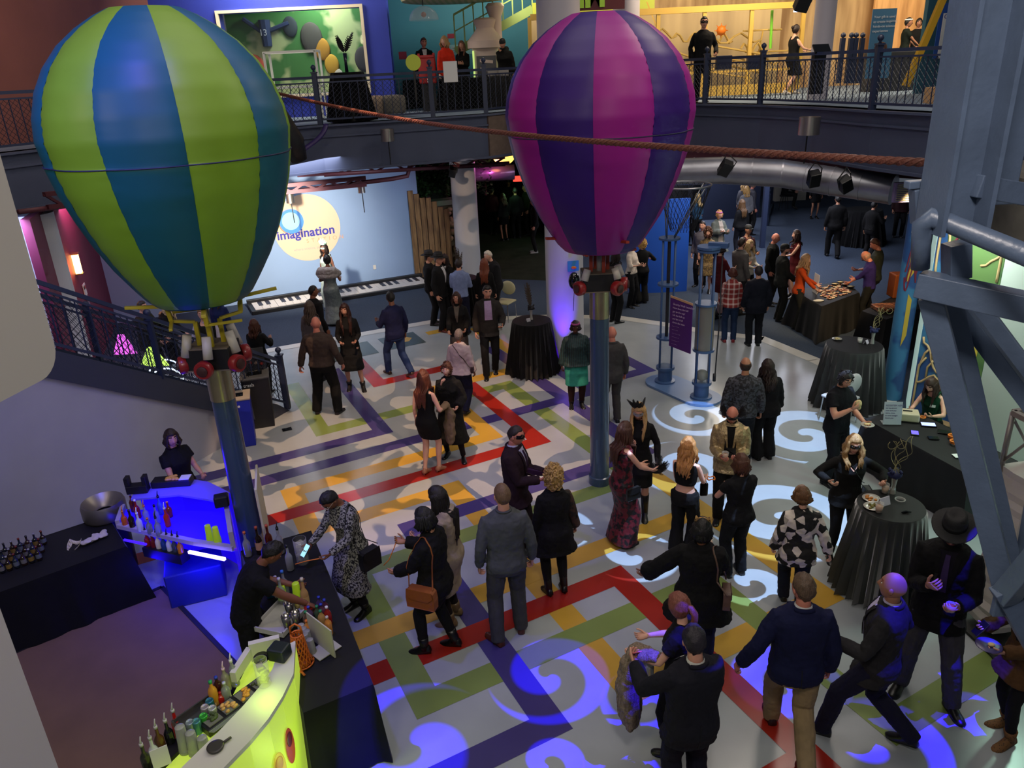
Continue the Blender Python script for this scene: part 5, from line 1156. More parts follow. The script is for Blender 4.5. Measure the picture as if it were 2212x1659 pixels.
# ================================================================ stair on the left
SA = V((-4.22, 12.75)); sdir = (V((-5.66, 10.15)) - V((-4.71, 12.03))).normalized(); sn = V((sdir.y, -sdir.x)); sn = -sn if sn.x > 0 else sn   # sn points away from the room
SAp, SBp = (SA.x, SA.y), (SA.x + sdir.x * 3, SA.y + sdir.y * 3)
def ZS(k): return ON(*k, SAp, SBp)
pl0, pl1 = ZS((460, 882)), ZS((90, 808)); sl_ = (pl1.z - pl0.z) / (V((pl1.x, pl1.y)) - V((pl0.x, pl0.y))).length
def SP(s, z, o=0): return V((SA.x + sdir.x * s + sn.x * o, SA.y + sdir.y * s + sn.y * o, z))
s0 = (V((pl0.x, pl0.y)) - SA).length; ZL = lambda s: max(0, pl0.z + (s - s0) * sl_)
sz = s0 - pl0.z / sl_
m = MB(); P = [(sz + .02, 0), (6.5, 0), (6.5, ZL(6.5)), (s0, pl0.z)]; m.loft([[SP(s, z, o) for s, z in P] for o in (0, .12)]); struct('wall_stair', m, M('stair_wall', '#9a9aa0', .75, var=.04, vs_=2), 'pale wall under the staircase washed in violet light')
m = MB(); P = [(sz - .45, 0), (sz + .1, 0.0), (6.5, ZL(6.5) - .02), (6.5, ZL(6.5) + .42), (sz - .2, .22)]; m.loft([[SP(s, z, o) for s, z in P] for o in (-.05, 1.35)]); struct('staircase', m, M('stringer_navy', '#2f3444', .6), 'dark navy staircase stringer rising to the left')
for off, lab, s_end in ((-.02, 'navy stair railing with wire mesh on the near side of the staircase', 6.2), (1.3, 'navy stair railing on the far side of the staircase', 6.2)):
 a, b = SP(sz - .45, .05, off), SP(s_end, ZL(s_end) + .42, off); e = railing(a, b, .92, lab, .20, True, off < 0, False, zA=a.z, zB=b.z, dia=.11)
 for k in (.38, .72): q = a.lerp(b, k); railpost(V((q.x, q.y, q.z)), .80, e, .07)
m = MB(); nb_ = SP(sz - .62, 0); 
# ================================================================ floor piano
pi_d = V((.908, .418)); pi_n = V((.418, -.908)); PO = V((-7.0, 20.02)); Lp, Dp = 4.95, .98
pe = empty('floor_piano', (PO.x, PO.y, cz), math.atan2(pi_d.y, pi_d.x), 'giant black framed floor piano at the foot of the pale blue wall', 'floor piano')
m = MB(); m.box((Lp / 2, -Dp / 2, .05), (Lp, Dp, .10)); m.box((Lp / 2, -.06, .12), (Lp, .12, .14)); m.build('piano_frame', M('piano_black', '#121214', .5), pe, bevel=.01)
nk = 24; kw = (Lp - .2) / nk
for i in range(nk): m = MB(); m.box((.1 + kw * (i + .5), -.14 - .38, .108), (kw - .008, .74, .016)); m.build('white_key', M('key_white', '#d6d0c8', .5), pe)
for i in range(nk - 1):
 if i % 7 in (2, 6): continue
 m = MB(); m.box((.1 + kw * (i + 1), -.14 - .22, .121), (kw * .55, .42, .012)); m.build('black_key', M('key_black', '#26222c', .4), pe)
# ================================================================ balloons on poles
PROF = [(3.44, .47), (3.50, .53), (3.62, .61), (3.85, .75), (4.10, .87), (4.35, .965), (4.62, 1.05), (4.86, 1.10), (4.90, 1.098), (5.10, 1.125), (5.30, 1.10), (5.52, 1.03), (5.72, .92), (5.90, .77), (6.04, .60), (6.14, .44), (6.20, .32), (6.21, .02)]
def balloon(xy_, cols, ph, label, ztop, arm_col, fans, dz=0, k=1.0):
 X, Y_ = xy_; e = empty('balloon_display', (X, Y_, 0), 0, label, 'balloon'); n = 10; sub = 16
 mats = [M('gore' + c, c, .48, var=.04, vs_=3, bump=.15, bs=5, spec=.35) for c in cols]
 bz = 4.9
 for gI in range(n):
  m = MB(); rings = []
  for j, (z, r) in enumerate(PROF):
   row = []
   for i in range(sub + 1):
    f_ = i / sub; a = ph + (gI + f_) * 2 * math.pi / n
    bul = 1 + .030 * math.sin(math.pi * f_) ** .7 if r > .4 else 1
    pk = .011 * math.sin(z * 71 + gI * 2 + (3 if f_ > .5 else 0)) * math.exp(-min(f_, 1 - f_) * 11) * (1 if 3.6 < z < 6.0 else 0)
    rr = (r * bul + pk * 0) * k; row.append((rr * math.cos(a), rr * math.sin(a), bz + (z - bz) * k + dz))
   rings.append(row)
  fine = []
  for j in range(len(rings) - 1):
   for s_ in range(5):
    t = s_ / 5; row = []
    for i, (p, q) in enumerate(zip(rings[j], rings[j + 1])):
     x, y, z = (p[c] + (q[c] - p[c]) * t for c in range(3)); e_ = min(i, sub - i) / sub; pk = 1 + (.005 * math.sin(z * 88 + gI * 2 + (3 if i > sub / 2 else 0)) * math.exp(-e_ * 10) if 3.6 < z < 6 else 0); row.append((x * pk, y * pk, z))
    fine.append(row)
  fine.append(rings[-1]); w = sub + 1
  m.add([p for r in fine for p in r], [(a * w + b, a * w + b + 1, (a + 1) * w + b + 1, (a + 1) * w + b) for a in range(len(fine) - 1) for b in range(sub)])
  m.build('gore', mats[gI % 2], e, smooth=True)
 m = MB(); zs = bz + (4.88 - bz) * k + dz; m.tube([((1.103 * k * (1 + .030 * abs(math.sin(5 * (a - ph))) ** .7) + .002) * math.cos(a), (1.103 * k * (1 + .030 * abs(math.sin(5 * (a - ph))) ** .7) + .002) * math.sin(a), zs) for a in (6.2832 * i / 200 for i in range(200))], .006, 5, closed=True); m.build('seam', M('seam_dark', '#1c2040', .6), e, smooth=True)
 m = MB(); m.lathe([(.44 * k, bz + (3.44 - bz) * k + dz), (.47 * k, bz + (3.44 - bz) * k + dz - .01), (.47 * k, bz + (3.46 - bz) * k + dz)], n=30); m.build('base_ring', mats[1], e, smooth=True)
 zb_ = bz + (3.44 - bz) * k + dz
 m = MB(); m.lathe([(.155, 0), (.155, .12), (.135, .13), (.125, ztop - .34)], n=40); m.build('pole', M('pole_blue', '#33465e', .32, coat=.5, var=.05, vs_=3), e, auto=True)
 m = MB(); m.lathe([(.132, ztop - .36), (.132, ztop + .03), (.10, ztop + .04)], n=40); m.build('steel_sleeve', M('sleeve', '#b8a888', .28, .9, var=.08, vs_=5), e, auto=True)
 bx_ = empty('control_box', (0, 0, 0)); bpy.data.objects.remove(bx_)
 m = MB(); m.box((0, 0, ztop + .15), (.46, .38, .24)); cb = m.build('control_box', M('box_black', '#0e0e10', .5), e, bevel=.008)
 m = MB(); m.box((0, 0, ztop + .265), (.44, .38, .012)); m.box((0, 0, ztop + .035), (.46, .40, .012)); m.build('box_plate', M('plate_wood', '#6a6050', .7), cb)
 rn = random.Random(2)
 for i in range(6): m = MB(); m.box((rn.uniform(-.15, .15), -.175, ztop + rn.uniform(.08, .22)), (.05, .01, .012)); m.build('vent_slot', M('label_pale', '#c8c4b0', .6), cb)
 for i, (a, tilt) in enumerate(fans):
  d = V((math.cos(a), math.sin(a), 0)); base = d * .26 + V((0, 0, ztop + .09)); tn = V((-d.y, d.x, 0))
  R_ = Matrix((tn, V((0, 0, 1)), d)).transposed()
  m = MB(); m.lathe([(.085, -.045), (.095, -.03), (.095, .03), (.085, .045)], base + d * .06, 26, R=R_.to_3x3()); fn = m.build('blower', M('blower_red', '#84181a', .4, coat=.3), e, auto=True)
  m = MB(); m.lathe([(.055, .046), (.055, .06), (.03, .07)], base + d * .06, 18, R=R_); m.build('blower_hub', M('hub_dark', '#3a1c18', .5), fn, auto=True)
  top = base + d * .02 + V((0, 0, .10)); end = V((d.x * .16, d.y * .16, zb_ - .08)); m = MB(); m.tube([top + tn * .05, top + tn * .05 + (end - top) * .45], [.05, .046], 16); m.build('air_pipe', M('pipe_white', '#b8b4ac', .45), fn, smooth=True)
 am = M('arm' + arm_col, arm_col, .5)
 for i in range(4):
  a = .35 + i * math.pi / 2; d = V((math.cos(a), math.sin(a), 0)); tn = V((-d.y, d.x, 0)); q0 = d * .12 + V((0, 0, ztop + .27)); m = MB()
  P = [q0, q0 + V((0, 0, .26)), q0 + d * .22 + V((0, 0, .30)), q0 + d * .24 + V((0, 0, .46)), q0 + d * .62 + V((0, 0, .50))]
  for p_, q_ in zip(P, P[1:]): m.bar(p_, q_, .045, .03)
  m.bar(P[2] - tn * .02, P[2] + tn * .34, .035, .025); m.build('bracket', am, e, bevel=.003)
 m = MB(); m.tube([(0, 0, ztop + .2), (0, 0, zb_)], .035, 10); m.build('feed_tube', M('feed_grey', '#8a8a8c', .5), e, smooth=True)
 return e
b1 = balloon((-3.15, 7.75), ('#6c9420', '#0e5260'), -1.09, 'huge green and blue striped hot air balloon on a pole', 2.78, '#a89a1c', [(-.5, 0), (-1.6, 0), (-2.7, 0), (.6, 0)], dz=.08, k=.975)
b2 = balloon((1.20, 9.75), ('#2c0c66', '#86107a'), -1.124, 'huge purple and magenta striped hot air balloon on a pole', 2.86, '#8c2c18', [(-2.6, 0), (-.9, 0), (-.2, 0)], k=.98, dz=-.03)
# sign board on the left pole
q = G(552, 1165); e = empty('pole_sign', (-2.95, 7.72, 0), 1.84, 'thin pale sign board fixed to the right side of the left balloon pole', 'sign'); m = MB(); m.box((0, 0, 1.05), (.62, .025, .80)); m.build('board', M('board_cream', '#cfc8b0', .6), e, bevel=.004)
# ================================================================ ball machine exhibit
xm = M('exhibit_blue', '#3f5c8a', .4, var=.06, vs_=4); T1 = G(1436, 828); T2 = G(1514, 862); ex = empty('ball_tower_exhibit', (T1.x, T1.y, 0), 0, 'blue grey twin tower ball exhibit with glass tubes and a net funnel', 'exhibit')
q = V((T2.x - T1.x, T2.y - T1.y)); qd = q.normalized(); ang = math.atan2(q.y, q.x)
m = MB(); poly = []
for i in range(13): a = ang + math.pi / 2 + math.pi * i / 12; poly.append((.36 * math.cos(a), .36 * math.sin(a)))
for i in range(13): a = ang - math.pi / 2 + math.pi * i / 12; poly.append((q.x + .36 * math.cos(a), q.y + .36 * math.sin(a)))
m.prism(poly, .003, .045); m.build('base_plate', M('base_blue', '#5c7aa8', .35), ex)
glass = M('tube_glass', '#d0d8d8', .04, tr=.92, spec=.5); frost = M('tube_frost', '#8c8c88', .25, tr=.35)
for k, (o, H_) in enumerate(((V((0, 0, 0)), 2.72), (V((q.x, q.y, 0)), 2.66))):
 m = MB(); m.lathe([(.19, .045), (.19, .07), (.13, .08), (.13, .30), (.17, .30), (.17, .35)], o, 28); m.build('tower_foot', xm, ex, auto=True)
 for i in range(4):
  a = .6 + i * math.pi / 2; c = o + V((.15 * math.cos(a), .15 * math.sin(a), 0)); m = MB(); m.cyl(c + V((0, 0, .33)), c + V((0, 0, H_)), .017, n=10); m.build('upright', xm, ex, smooth=True)
 for z in ((.9, 1.9, H_) if k == 0 else (.92, 1.75, H_)): m = MB(); m.lathe([(.10, z), (.185, z), (.185, z + .035), (.10, z + .035)], o, 28); m.build('collar_ring', xm, ex, auto=True)
 m = MB(); m.lathe([(.115, .34), (.115, .92 if k else .9)], o, 28, cap=False); m.build('glass_tube', glass, ex, smooth=True)
 if k: m = MB(); m.lathe([(.16, .96), (.16, 1.75)], o, 28, cap=False); m.build('frosted_tube', frost, ex, smooth=True); m = MB(); m.ball(o + V((0, 0, .46)), .105, 20, 14); m.build('bowling_ball', M('ball_grey', '#6c6c60', .25), ex, smooth=True); m = MB(); m.lathe([(.15, H_ + .03), (.19, H_ + .05), (.19, H_ + .09)], o, 28); m.box(o + V((.16, 0, H_ + .1)), (.32, .12, .08), -.5); m.build('tower_cap', xm, ex)
 else: m = MB(); m.cyl(o + V((0, 0, .9)), o + V((0, 0, H_)), .03, n=10); m.build('lift_cable', M('cable_dark', '#22242c', .5), ex)
RB = AT(1478, 400, 13.0); Rr = .44; zr = RB.z; cx_, cy2 = RB.x - T1.x, RB.y - T1.y
m = MB(); m.tube([(cx_ + Rr * math.cos(a), cy2 + Rr * math.sin(a), zr) for a in (6.2832 * i / 48 for i in range(48))], .016, 8, closed=True); m.build('net_rim', M('rim_steel', '#a0a0a4', .3, .9), ex, smooth=True)
m = MB(); r2 = .20; z2 = zr - .75
for i in range(26):
 for s_ in (1, -1):
  pts = [((cx_ * (1 - .0 * t)) + (Rr + (r2 - Rr) * t) * math.cos(6.2832 * i / 26 + s_ * t * 1.0), cy2 + (Rr + (r2 - Rr) * t) * math.sin(6.2832 * i / 26 + s_ * t * 1.0), zr + (z2 - zr) * t) for t in (j / 6 for j in range(7))]; m.tube(pts, .004, 3, cap=False)
m.build('net', M('net_black', '#101014', .7), ex)
for a in (-2.4, -.9, .5, 2.2): m = MB(); m.tube([(cx_ + Rr * math.cos(a), cy2 + Rr * math.sin(a), zr), (.08 * math.cos(a), .08 * math.sin(a), 2.72)], .012, 6); m.build('strut', M('rim_steel'), ex, smooth=True)
pa, pb = AT(1450, 642, 12.72), AT(1497, 660, 12.35); pc, pd = AT(1492, 764, 12.35), AT(1447, 746, 12.72); pa2, pb2 = V((pa.x, pa.y, 0)), V((pb.x, pb.y, 0)); O3 = V((T1.x, T1.y, 0))
m = MB(); m.slab([V((pa.x, pa.y, pd.z)) - O3, V((pb.x, pb.y, pc.z)) - O3, V((pb.x, pb.y, pb.z)) - O3, V((pa.x, pa.y, pa.z)) - O3], .02); ip = m.build('info_panel', M('panel_purple', '#4a1a6c', .4), ex)
pdv = (pb2 - pa2).normalized()
for i in range(12): text('printed_line', ('Gravity Well Launcher', 'How does the ball', 'get to the top?', 'Lift the ball up', 'and let it fall', 'down the tube')[i] if i < 6 else '- - - - - - -'[:13 - i % 4], .045 if i else .05, M('panel_text', '#c0a8c8', .6), frame(V((pa.x, pa.y, pa.z - .10 - i * .065)) - O3 + pdv * .03 - V((0, .045, 0)), pdv, (0, 0, 1)), ip, .001)
m = MB(); m.slab([V((pa.x, pa.y, pa.z)) - O3 + V((0, -.01, 0)), V((pb.x, pb.y, pb.z)) - O3 + V((0, -.01, 0)), V((pb.x, pb.y, pb.z + .035)) - O3, V((pa.x, pa.y, pa.z + .035)) - O3], .02); m.build('panel_cap', M('cap_tan', '#b08868', .6), ip)
m = MB(); m.tube([(q.x + .22, q.y - .05, 2.6), (q.x + .23, q.y - .06, 1.4), (q.x + .21, q.y - .06, .5), (q.x + .2, q.y - .06, .42)], .012, 6); m.tube([(q.x + .2, q.y - .06, .5), (q.x + .2, q.y - .06, .36)], .028, 8); m.build('hand_cord', M('cable_dark'), ex, smooth=True)
# ================================================================ cocktail tables
def circle(c, r, n=30): return [(c[0] + r * math.cos(6.2832 * i / n), c[1] + r * math.sin(6.2832 * i / n)) for i in range(n)]
green_c = M('green_cloth', '#123a2a', .5, var=.25, vs_=6, sheen=.6)
c1 = G(1148, 692, 1.07); drape_table('cocktail_table', circle(c1, .37), 0, 1.07, 'tall round black clothed table left of the thick violet lit column', flare=.07, fold=.026)
c2 = G(1846, 745, 1.07); drape_table('cocktail_table', circle(c2, .44), 0, 1.07, 'tall round black clothed table at the edge of the blue carpet', flare=.08, fold=.028, mat=M('black_satin', '#0c1012', .6, sheen=.4))
c3 = G(1925, 1092, 1.07); drape_table('cocktail_table', circle(c3, .34), 0, 1.07, 'tall round table with green sheened cloth beside the masked blonde woman', flare=.08, fold=.025, mat=M('dark_green_satin', '#08140f', .45, sheen=.8, var=.3, vs_=5))
c4 = G(1865, 452, 1.07); drape_table('cocktail_table', circle(c4, .55), 0, 1.07, 'tall black clothed table far back near the duct grille', flare=.14, fold=.03)
c5 = G(998, 600, 1.07); drape_table('cocktail_table', circle(c5, .36), 0, 1.07, 'tall black clothed table hidden among the group by the stone wall', flare=.1, fold=.03)
def vase_piece(p, label, kind, h=.5, name='centrepiece'):
 e = empty(name, p, 0, label, 'centrepiece'); m = MB(); m.lathe([(.035, 0), (.03, .02), (.022, .10), (.035, .22)], n=14, cap=False); m.build('vase', M('vase_glass', '#d0d0c8', .1, tr=.6), e, smooth=True)
 rn = random.Random(len(label)); m = MB(); m.lathe([(.05, .20), (.07, .23), (.05, .27)], n=14)
 for i in range(22): m.ball((rn.uniform(-.06, .06), rn.uniform(-.06, .06), rn.uniform(.20, .28)), .018, 6, 4)
 m.build('flowers', M('flower_navy' if kind == 'curl' else 'flower_black', '#141c4c' if kind == 'curl' else '#101014', .7), e, smooth=True); m = MB()
 if kind == 'feather':
  for i in range(6): feather(m, V((0, 0, .22)), V((rn.uniform(-.25, .25), rn.uniform(-.2, .2), 1)), h * rn.uniform(.7, 1), .03)
 else:
  for i in range(5):
   b = V((rn.uniform(-.02, .02), 0, .22)); w = rn.uniform(-.12, .2); pts = [b + V((w * t + .03 * math.sin(t * 9 + i), .05 * math.cos(t * 9 + i), h * t)) for t in (j / 16 for j in range(17))]
   if i < 2: pts += [pts[-1] + V((.05 * math.sin(t * .7), 0, .05 * math.cos(t * .7) - .05)) for t in range(1, 9)]
   m.tube(pts, .0035, 5)
 m.build('stems' if kind == 'curl' else 'feathers', M('stem_gold', '#8c8458', .5) if kind == 'curl' else M('feather_brown', '#3c342c', .8), e, smooth=kind == 'curl'); return e
vase_piece((c1.x, c1.y + .05, 1.075), 'dark feather centrepiece on the table left of the violet column', 'feather', .55); vase_piece((c5.x - .05, c5.y, 1.075), 'pale feather centrepiece among the group by the stone wall', 'feather', .5)
pv = G(1928, 1065, 1.075); vase_piece((pv.x, pv.y, 1.075), 'curly gold wire centrepiece with navy flowers beside the masked blonde', 'curl', .45); pv2 = G(1884, 742, 1.075); vase_piece((pv2.x, pv2.y, 1.075), 'centrepiece with silver sprigs and navy flowers on the carpet edge table', 'curl', .4)
def plate(u, v, z, r, label, food='#c8a060', seed=0, col='#b8b4ac'):
 p = G(u, v, z); e = empty('plate', p, 0, label, 'plate'); m = MB(); m.lathe([(r * .6, 0), (r * .65, .004), (r, .014), (r * .98, .017), (r * .6, .008), (.01, .007)], n=26); m.build('plate_dish', M('dish' + col, col, .25, .3), e, smooth=True)
 m = MB(); rn = random.Random(seed)
 for i in range(7): m.ball((rn.uniform(-.5, .5) * r, rn.uniform(-.5, .5) * r, .018), (rn.uniform(.01, .025), rn.uniform(.01, .02), .012), 8, 5)
 m.build('food', M('food' + food, food, .7, var=.3, vs_=30), e, smooth=True); return e
plate(1882, 1078, 1.075, .095, 'plate with leftovers and an orange slice, rear one on the green clothed table', '#b87838', 1); plate(1884, 1096, 1.075, .09, 'plate with dark and yellow scraps, front one on the green clothed table', '#6c6428', 2)
plate(1808, 733, 1.075, .08, 'plate with crumbs on the carpet edge table', '#b0a070', 3)
cup(G(1911, 1064, 1.075), 'clear cup of pale drink behind the vase on the green clothed table', fill='#c8a880'); cup(G(1898, 1106, 1.075), 'clear cup of peach drink at the front of the green clothed table', fill='#b88c68'); cup(G(1857, 740, 1.075), 'empty clear cup on the carpet edge table', fill='#a8a49c', hgt=.08)
def tent(u, v, z, label, col='#c8c0d0', w=.07, h=.09, rz=.4):
 p = G(u, v, z); m = MB(); m.slab([(-w, -.03, 0), (w, -.03, 0), (w, 0, h), (-w, 0, h)], .003); m.slab([(-w, .03, 0), (-w, 0, h), (w, 0, h), (w, .03, 0)], .003); o = m.build('table_card', M('card' + col, col, .7)); o.location = p; o.rotation_euler.z = rz; tag(o, label, 'card')
tent(1908, 1090, 1.075, 'small folded card between cups on the green clothed table'); tent(1871, 742, 1.075, 'small white card on the carpet edge table', rz=.7, w=.04, h=.06); tent(1141, 694, 1.075, 'small grey card beside the feather centrepiece left of the violet column', '#8c8c94', .04, .06)
p = G(1944, 1082, 1.076); m = MB(); m.tube([(.05 * math.cos(a), .05 * math.sin(a), .02) for a in (6.283 * i / 20 for i in range(20))], .006, 5, closed=True); m.lathe([(.04, 0), (.05, .02)], n=18, cap=False); o_ = m.build('glass_bowl', M('clear_cup'), smooth=True); o_.location = p; tag(o_, 'small clear glass dish right of the vase on the green clothed table', 'dish')
p = G(1958, 1108, 1.078); m = MB(); m.tube([(-.05, 0, .008), (0, .012, .01), (.05, 0, .008)], [.008, .014, .006], 6); o_ = m.build('napkin', M('black_gloss')); o_.location = p; tag(o_, 'small black crumpled item at the right edge of the green clothed table', 'napkin')
# ================================================================ registration table
K = [G(1868, 903, .76), G(1990, 872, .76), G(2150, 955, .76), G(2085, 1015, .76)]; K = [V((p.x, p.y)) for p in K]
K = [V((5.00, 9.88)), V((5.78, 10.15)), V((6.30, 8.45)), V((5.52, 8.18))]
drape_table('registration_table', K, 0, .76, 'long black clothed check-in table with the seated woman in green', flare=.03, fold=.012, mat=M('black_stretch', '#101116', .8))
def tbox(u, v, z, d, rz, label, name, col, cat, **k): p = G(u, v, z); m = MB(); m.box((0, 0, d[2] / 2), d); o = m.build(name, M(name + col, col, .5, **k), bevel=min(d) * .15); o.location = p; o.rotation_euler.z = rz; return tag(o, label, cat)
tb = tbox(1958, 905, .765, (.30, .22, .12), -.35, 'pale wood box with a slot on the check-in table', 'card_box', '#b8ac90', 'box'); m = MB(); m.box((0, 0, .1255), (.12, .02, .012)); m.build('slot', M('black_gloss'), tb)
e = empty('acrylic_sign', G(1925, 915, .765), -.15, 'clear upright sign holder with a printed sheet on the check-in table', 'sign'); m = MB(); m.slab([(-.12, -.03, 0), (.12, -.03, 0), (.12, .03, .32), (-.12, .03, .32)], .006); m.build('sheet', M('sheet_grey', '#a8acb8', .3), e); m = MB(); m.box((0, .03, .003), (.24, .14, .006)); m.build('foot', glass, e)
for i in range(6): text('printed_line', ('REGISTER HERE', 'bid by phone', 'scan and pay', 'items close', 'at nine tonight', 'thank you')[i], .028 if i else .034, M('print_blue', '#5a5478', .6), frame((-.10, -.038 + .06 * (.27 - i * .035) / .32, .27 - i * .035), (1, 0, 0), (0, .18, 1)), e, .001)
def screen(u, v, z, w, d, rz, label, name='tablet', col='#8a9cff', s=1.5):
 p = G(u, v, z); o = empty(name, p, rz, label, name); m = MB(); m.box((0, 0, .006), (w, d, .012)); m.build('case', M('black_gloss'), o, bevel=.003); m = MB(); m.box((0, 0, .013), (w * .88, d * .8, .002)); m.build('screen', EM('scr' + col, col, s) if s else M('scr_dark', '#181a20', .1), o)
screen(2005, 918, .765, .20, .13, -.3, 'tablet with a bright blue white screen on the check-in table', col='#a8b4ff', s=1.3); screen(1976, 936, .765, .10, .14, -.4, 'card reader with a violet lit screen on the check-in table', 'card_reader', '#6a5cff', 1); screen(2016, 947, .765, .13, .09, -.2, 'dark phone lying right of the card reader', 'phone', s=0); screen(2045, 935, .765, .22, .12, -.5, 'dark tablet lying near the steel column', s=0)
for u, v, lab in ((1993, 903, 'orange wristband by the seated woman hand'), (2058, 946, 'large coil of orange wristbands on the check-in table'), (2062, 958, 'front coil of orange wristbands beside the larger coil')):
 p = G(u, v, .77); m = MB(); 
 for j in range(3 if u > 2000 else 2): m.tube([((.05 + .004 * j) * math.cos(a), .05 * math.sin(a), .012 + j * .014) for a in (6.283 * i / 22 for i in range(22))], .011, 6, closed=True, flat=.5)
 o_ = m.build('wristband', M('orange_band', '#e07820', .5), smooth=True); o_.location = p; o_.scale = (.7, .7, .7) if u < 2000 else (1, 1, 1); tag(o_, lab, 'wristband')
p = G(2068, 985, .77); m = MB(); m.box((0, 0, .004), (.10, .10, .006)); o_ = m.build('paper_slip', M('paper')); o_.location = p; tag(o_, 'small white paper slip at the near end of the check-in table', 'paper')
ch = empty('chair', (6.18, 10.22, 0), -math.radians(238), 'tan stackable chair under the seated woman in green', 'chair'); cm_ = M('chair_tan', '#8c6e50', .6)
m = MB(); m.box((0, 0, .45), (.44, .44, .05)); m.build('seat', cm_, ch, bevel=.02); m = MB(); m.box((0, -.22, .78), (.42, .04, .42)); m.build('backrest', cm_, ch, bevel=.02)
for sx in (-1, 1):
 for sy in (-1, 1): m = MB(); m.tube([(sx * .19, sy * .19, 0), (sx * .19, sy * .19, .45 if sy > 0 else .9)], .012, 6); m.build('leg', M('chrome'), ch)
# ================================================================ mural pillar, mural wall and white panels on the right
def uvn(u, v, Y_): p = AT(u, v, Y_); return V((p.x, p.y))
mm_ = [M('mural_blue', '#234a80', .6, pat='noise', col2='#3a76a0', ps=1.6), M('mural_grn', '#3a5c34', .6, pat='noise', col2='#56743e', ps=1.2), M('mural_yel', '#c8a834', .6), M('mural_tan', '#b89a6c', .6), M('mural_red', '#7c2438', .6), M('mural_white', '#c4d2cc', .6)]
p = uvn(1944, 700, 12.2); zt = 3.62; m = MB(); r = .16; n = 24
m.lathe([(r, 0), (r, zt)], (p.x + .05, p.y, 0), 36); pc_ = struct('column', m, mm_[0], 'pillar painted with a blue and yellow underwater mural', auto=True)
m = MB()
for a0, a1, z0_, z1_, k in ((-2.3, -1.7, 2.1, 2.9, 2), (-2.0, -1.6, 1.0, 1.9, 2), (-2.6, -2.3, 2.9, 3.5, 5), (-1.9, -1.6, 2.8, 3.5, 5)):
 for j in range(6): b, c = a0 + (a1 - a0) * j / 6, a0 + (a1 - a0) * (j + 1) / 6; m.mat(0 if k == 2 else 1).loft([[V((p.x + .05 + (r + o) * math.cos(w), p.y + (r + o) * math.sin(w), z)) for w, z in ((b, z0_ + .2 * j / 6), (c, z0_ + .2 * (j + 1) / 6), (c, z1_ - .1 * j / 6), (b, z1_ - .1 * j / 6))] for o in (.001, .006)])
m.build('painted_leaf', [mm_[2], mm_[5]], pc_); m = MB()
for j in range(3): m.tube([V((p.x + .05 + (r + .004) * math.cos(w), p.y + (r + .004) * math.sin(w), 2.2 + j * .14 + .25 * math.sin(w * 6 + j))) for w in (-2.6 + i * .09 for i in range(13))], .012, 5)
m.build('painted_line', mm_[4], pc_)
Ma, Mb_, Mc, Md = uvn(1985, 800, 11.0), uvn(2128, 800, 9.0), uvn(2128, 800, 9.0), uvn(2400, 800, 5.0)
Mb_ = V((6.75, 10.15)); Mc = Mb_; Md = V((7.2, 3.5)); Ma = V((6.32, 11.1))
def vwall(mb, A, B, z0, z1, th=.12, k=0): 
 d = (B - A).normalized(); n = V((d.y, -d.x)); n = n if n.x > 0 else -n; mb.mat(k).loft([[V((q.x, q.y, z)) for q in (A, B, B + n * th, A + n * th)] for z in (z0, z1)])
m = MB(); vwall(m, Ma, Mb_, 0, 3.7); mw = struct('wall_right', m, mm_[0], 'right wall panel painted blue and green with branching lines')
md_ = (Mb_ - Ma).normalized(); LM = (Mb_ - Ma).length; mn = V((md_.y, -md_.x)); mn = mn if mn.x < 0 else -mn
def W3(s, z, o=.004): return V((Ma.x + md_.x * s + mn.x * o, Ma.y + md_.y * s + mn.y * o, z))
m = MB(); m.loft([[W3(s, z, o) for s, z in ((LM - .15, 0), (LM, 0), (LM, 3.7), (.1, 3.7), (.22, 2.5), (.55, 1.3))] for o in (.002, .006)]); m.build('green_field', mm_[1], mw)
rn = random.Random(5)
for i in range(12):
 s, z = rn.uniform(.1, LM - .1), rn.uniform(.4, 3.2); m = MB(); pts = []; a = rn.random() * 6
 for j in range(9): pts.append(W3(max(.05, min(LM - .05, s)), z, .012)); s += .07 * math.cos(a); z += .16 * math.sin(a); a += rn.uniform(-.6, .6)
 m.tube(pts, .018, 6); m.tube([pts[4], pts[4] + V((0, 0, .2)), pts[4] + V((md_.x * .1, md_.y * .1, .35))], .016, 6); m.build('painted_branch', mm_[3] if i % 3 else mm_[4], mw, smooth=True)
m = MB(); m.loft([[W3(s, z, o) for s, z in ((LM - .30, 1.0), (LM - .14, .95), (LM - .10, 2.1), (LM - .26, 2.15))] for o in (.008, .014)]); m.build('yellow_banner', M('banner_yellow', '#c0a83c', .6), mw)
m = MB(); vwall(m, Mc, Md, 0, 4.2); struct('wall_white', m, M('panel_green_lit', '#b4c0b8', .6), 'white panelled wall on the right in pale green light')  # white wall, part of the pale green light is in its colour
m = MB(); g0, g1 = uvn(1970, 800, 11.9), uvn(1992, 800, 11.4); vwall(m, V((6.78, 12.05)), V((6.34, 11.15)), 0, 3.3, .1); struct('wall_gap', m, M('panel_glow', '#c8d8d0', .6, em='#bfe8dc', es=.35), 'pale strip glowing in place of the lit gap between painted pillar and wall')  # brightness of the lit gap put in as a faint glow
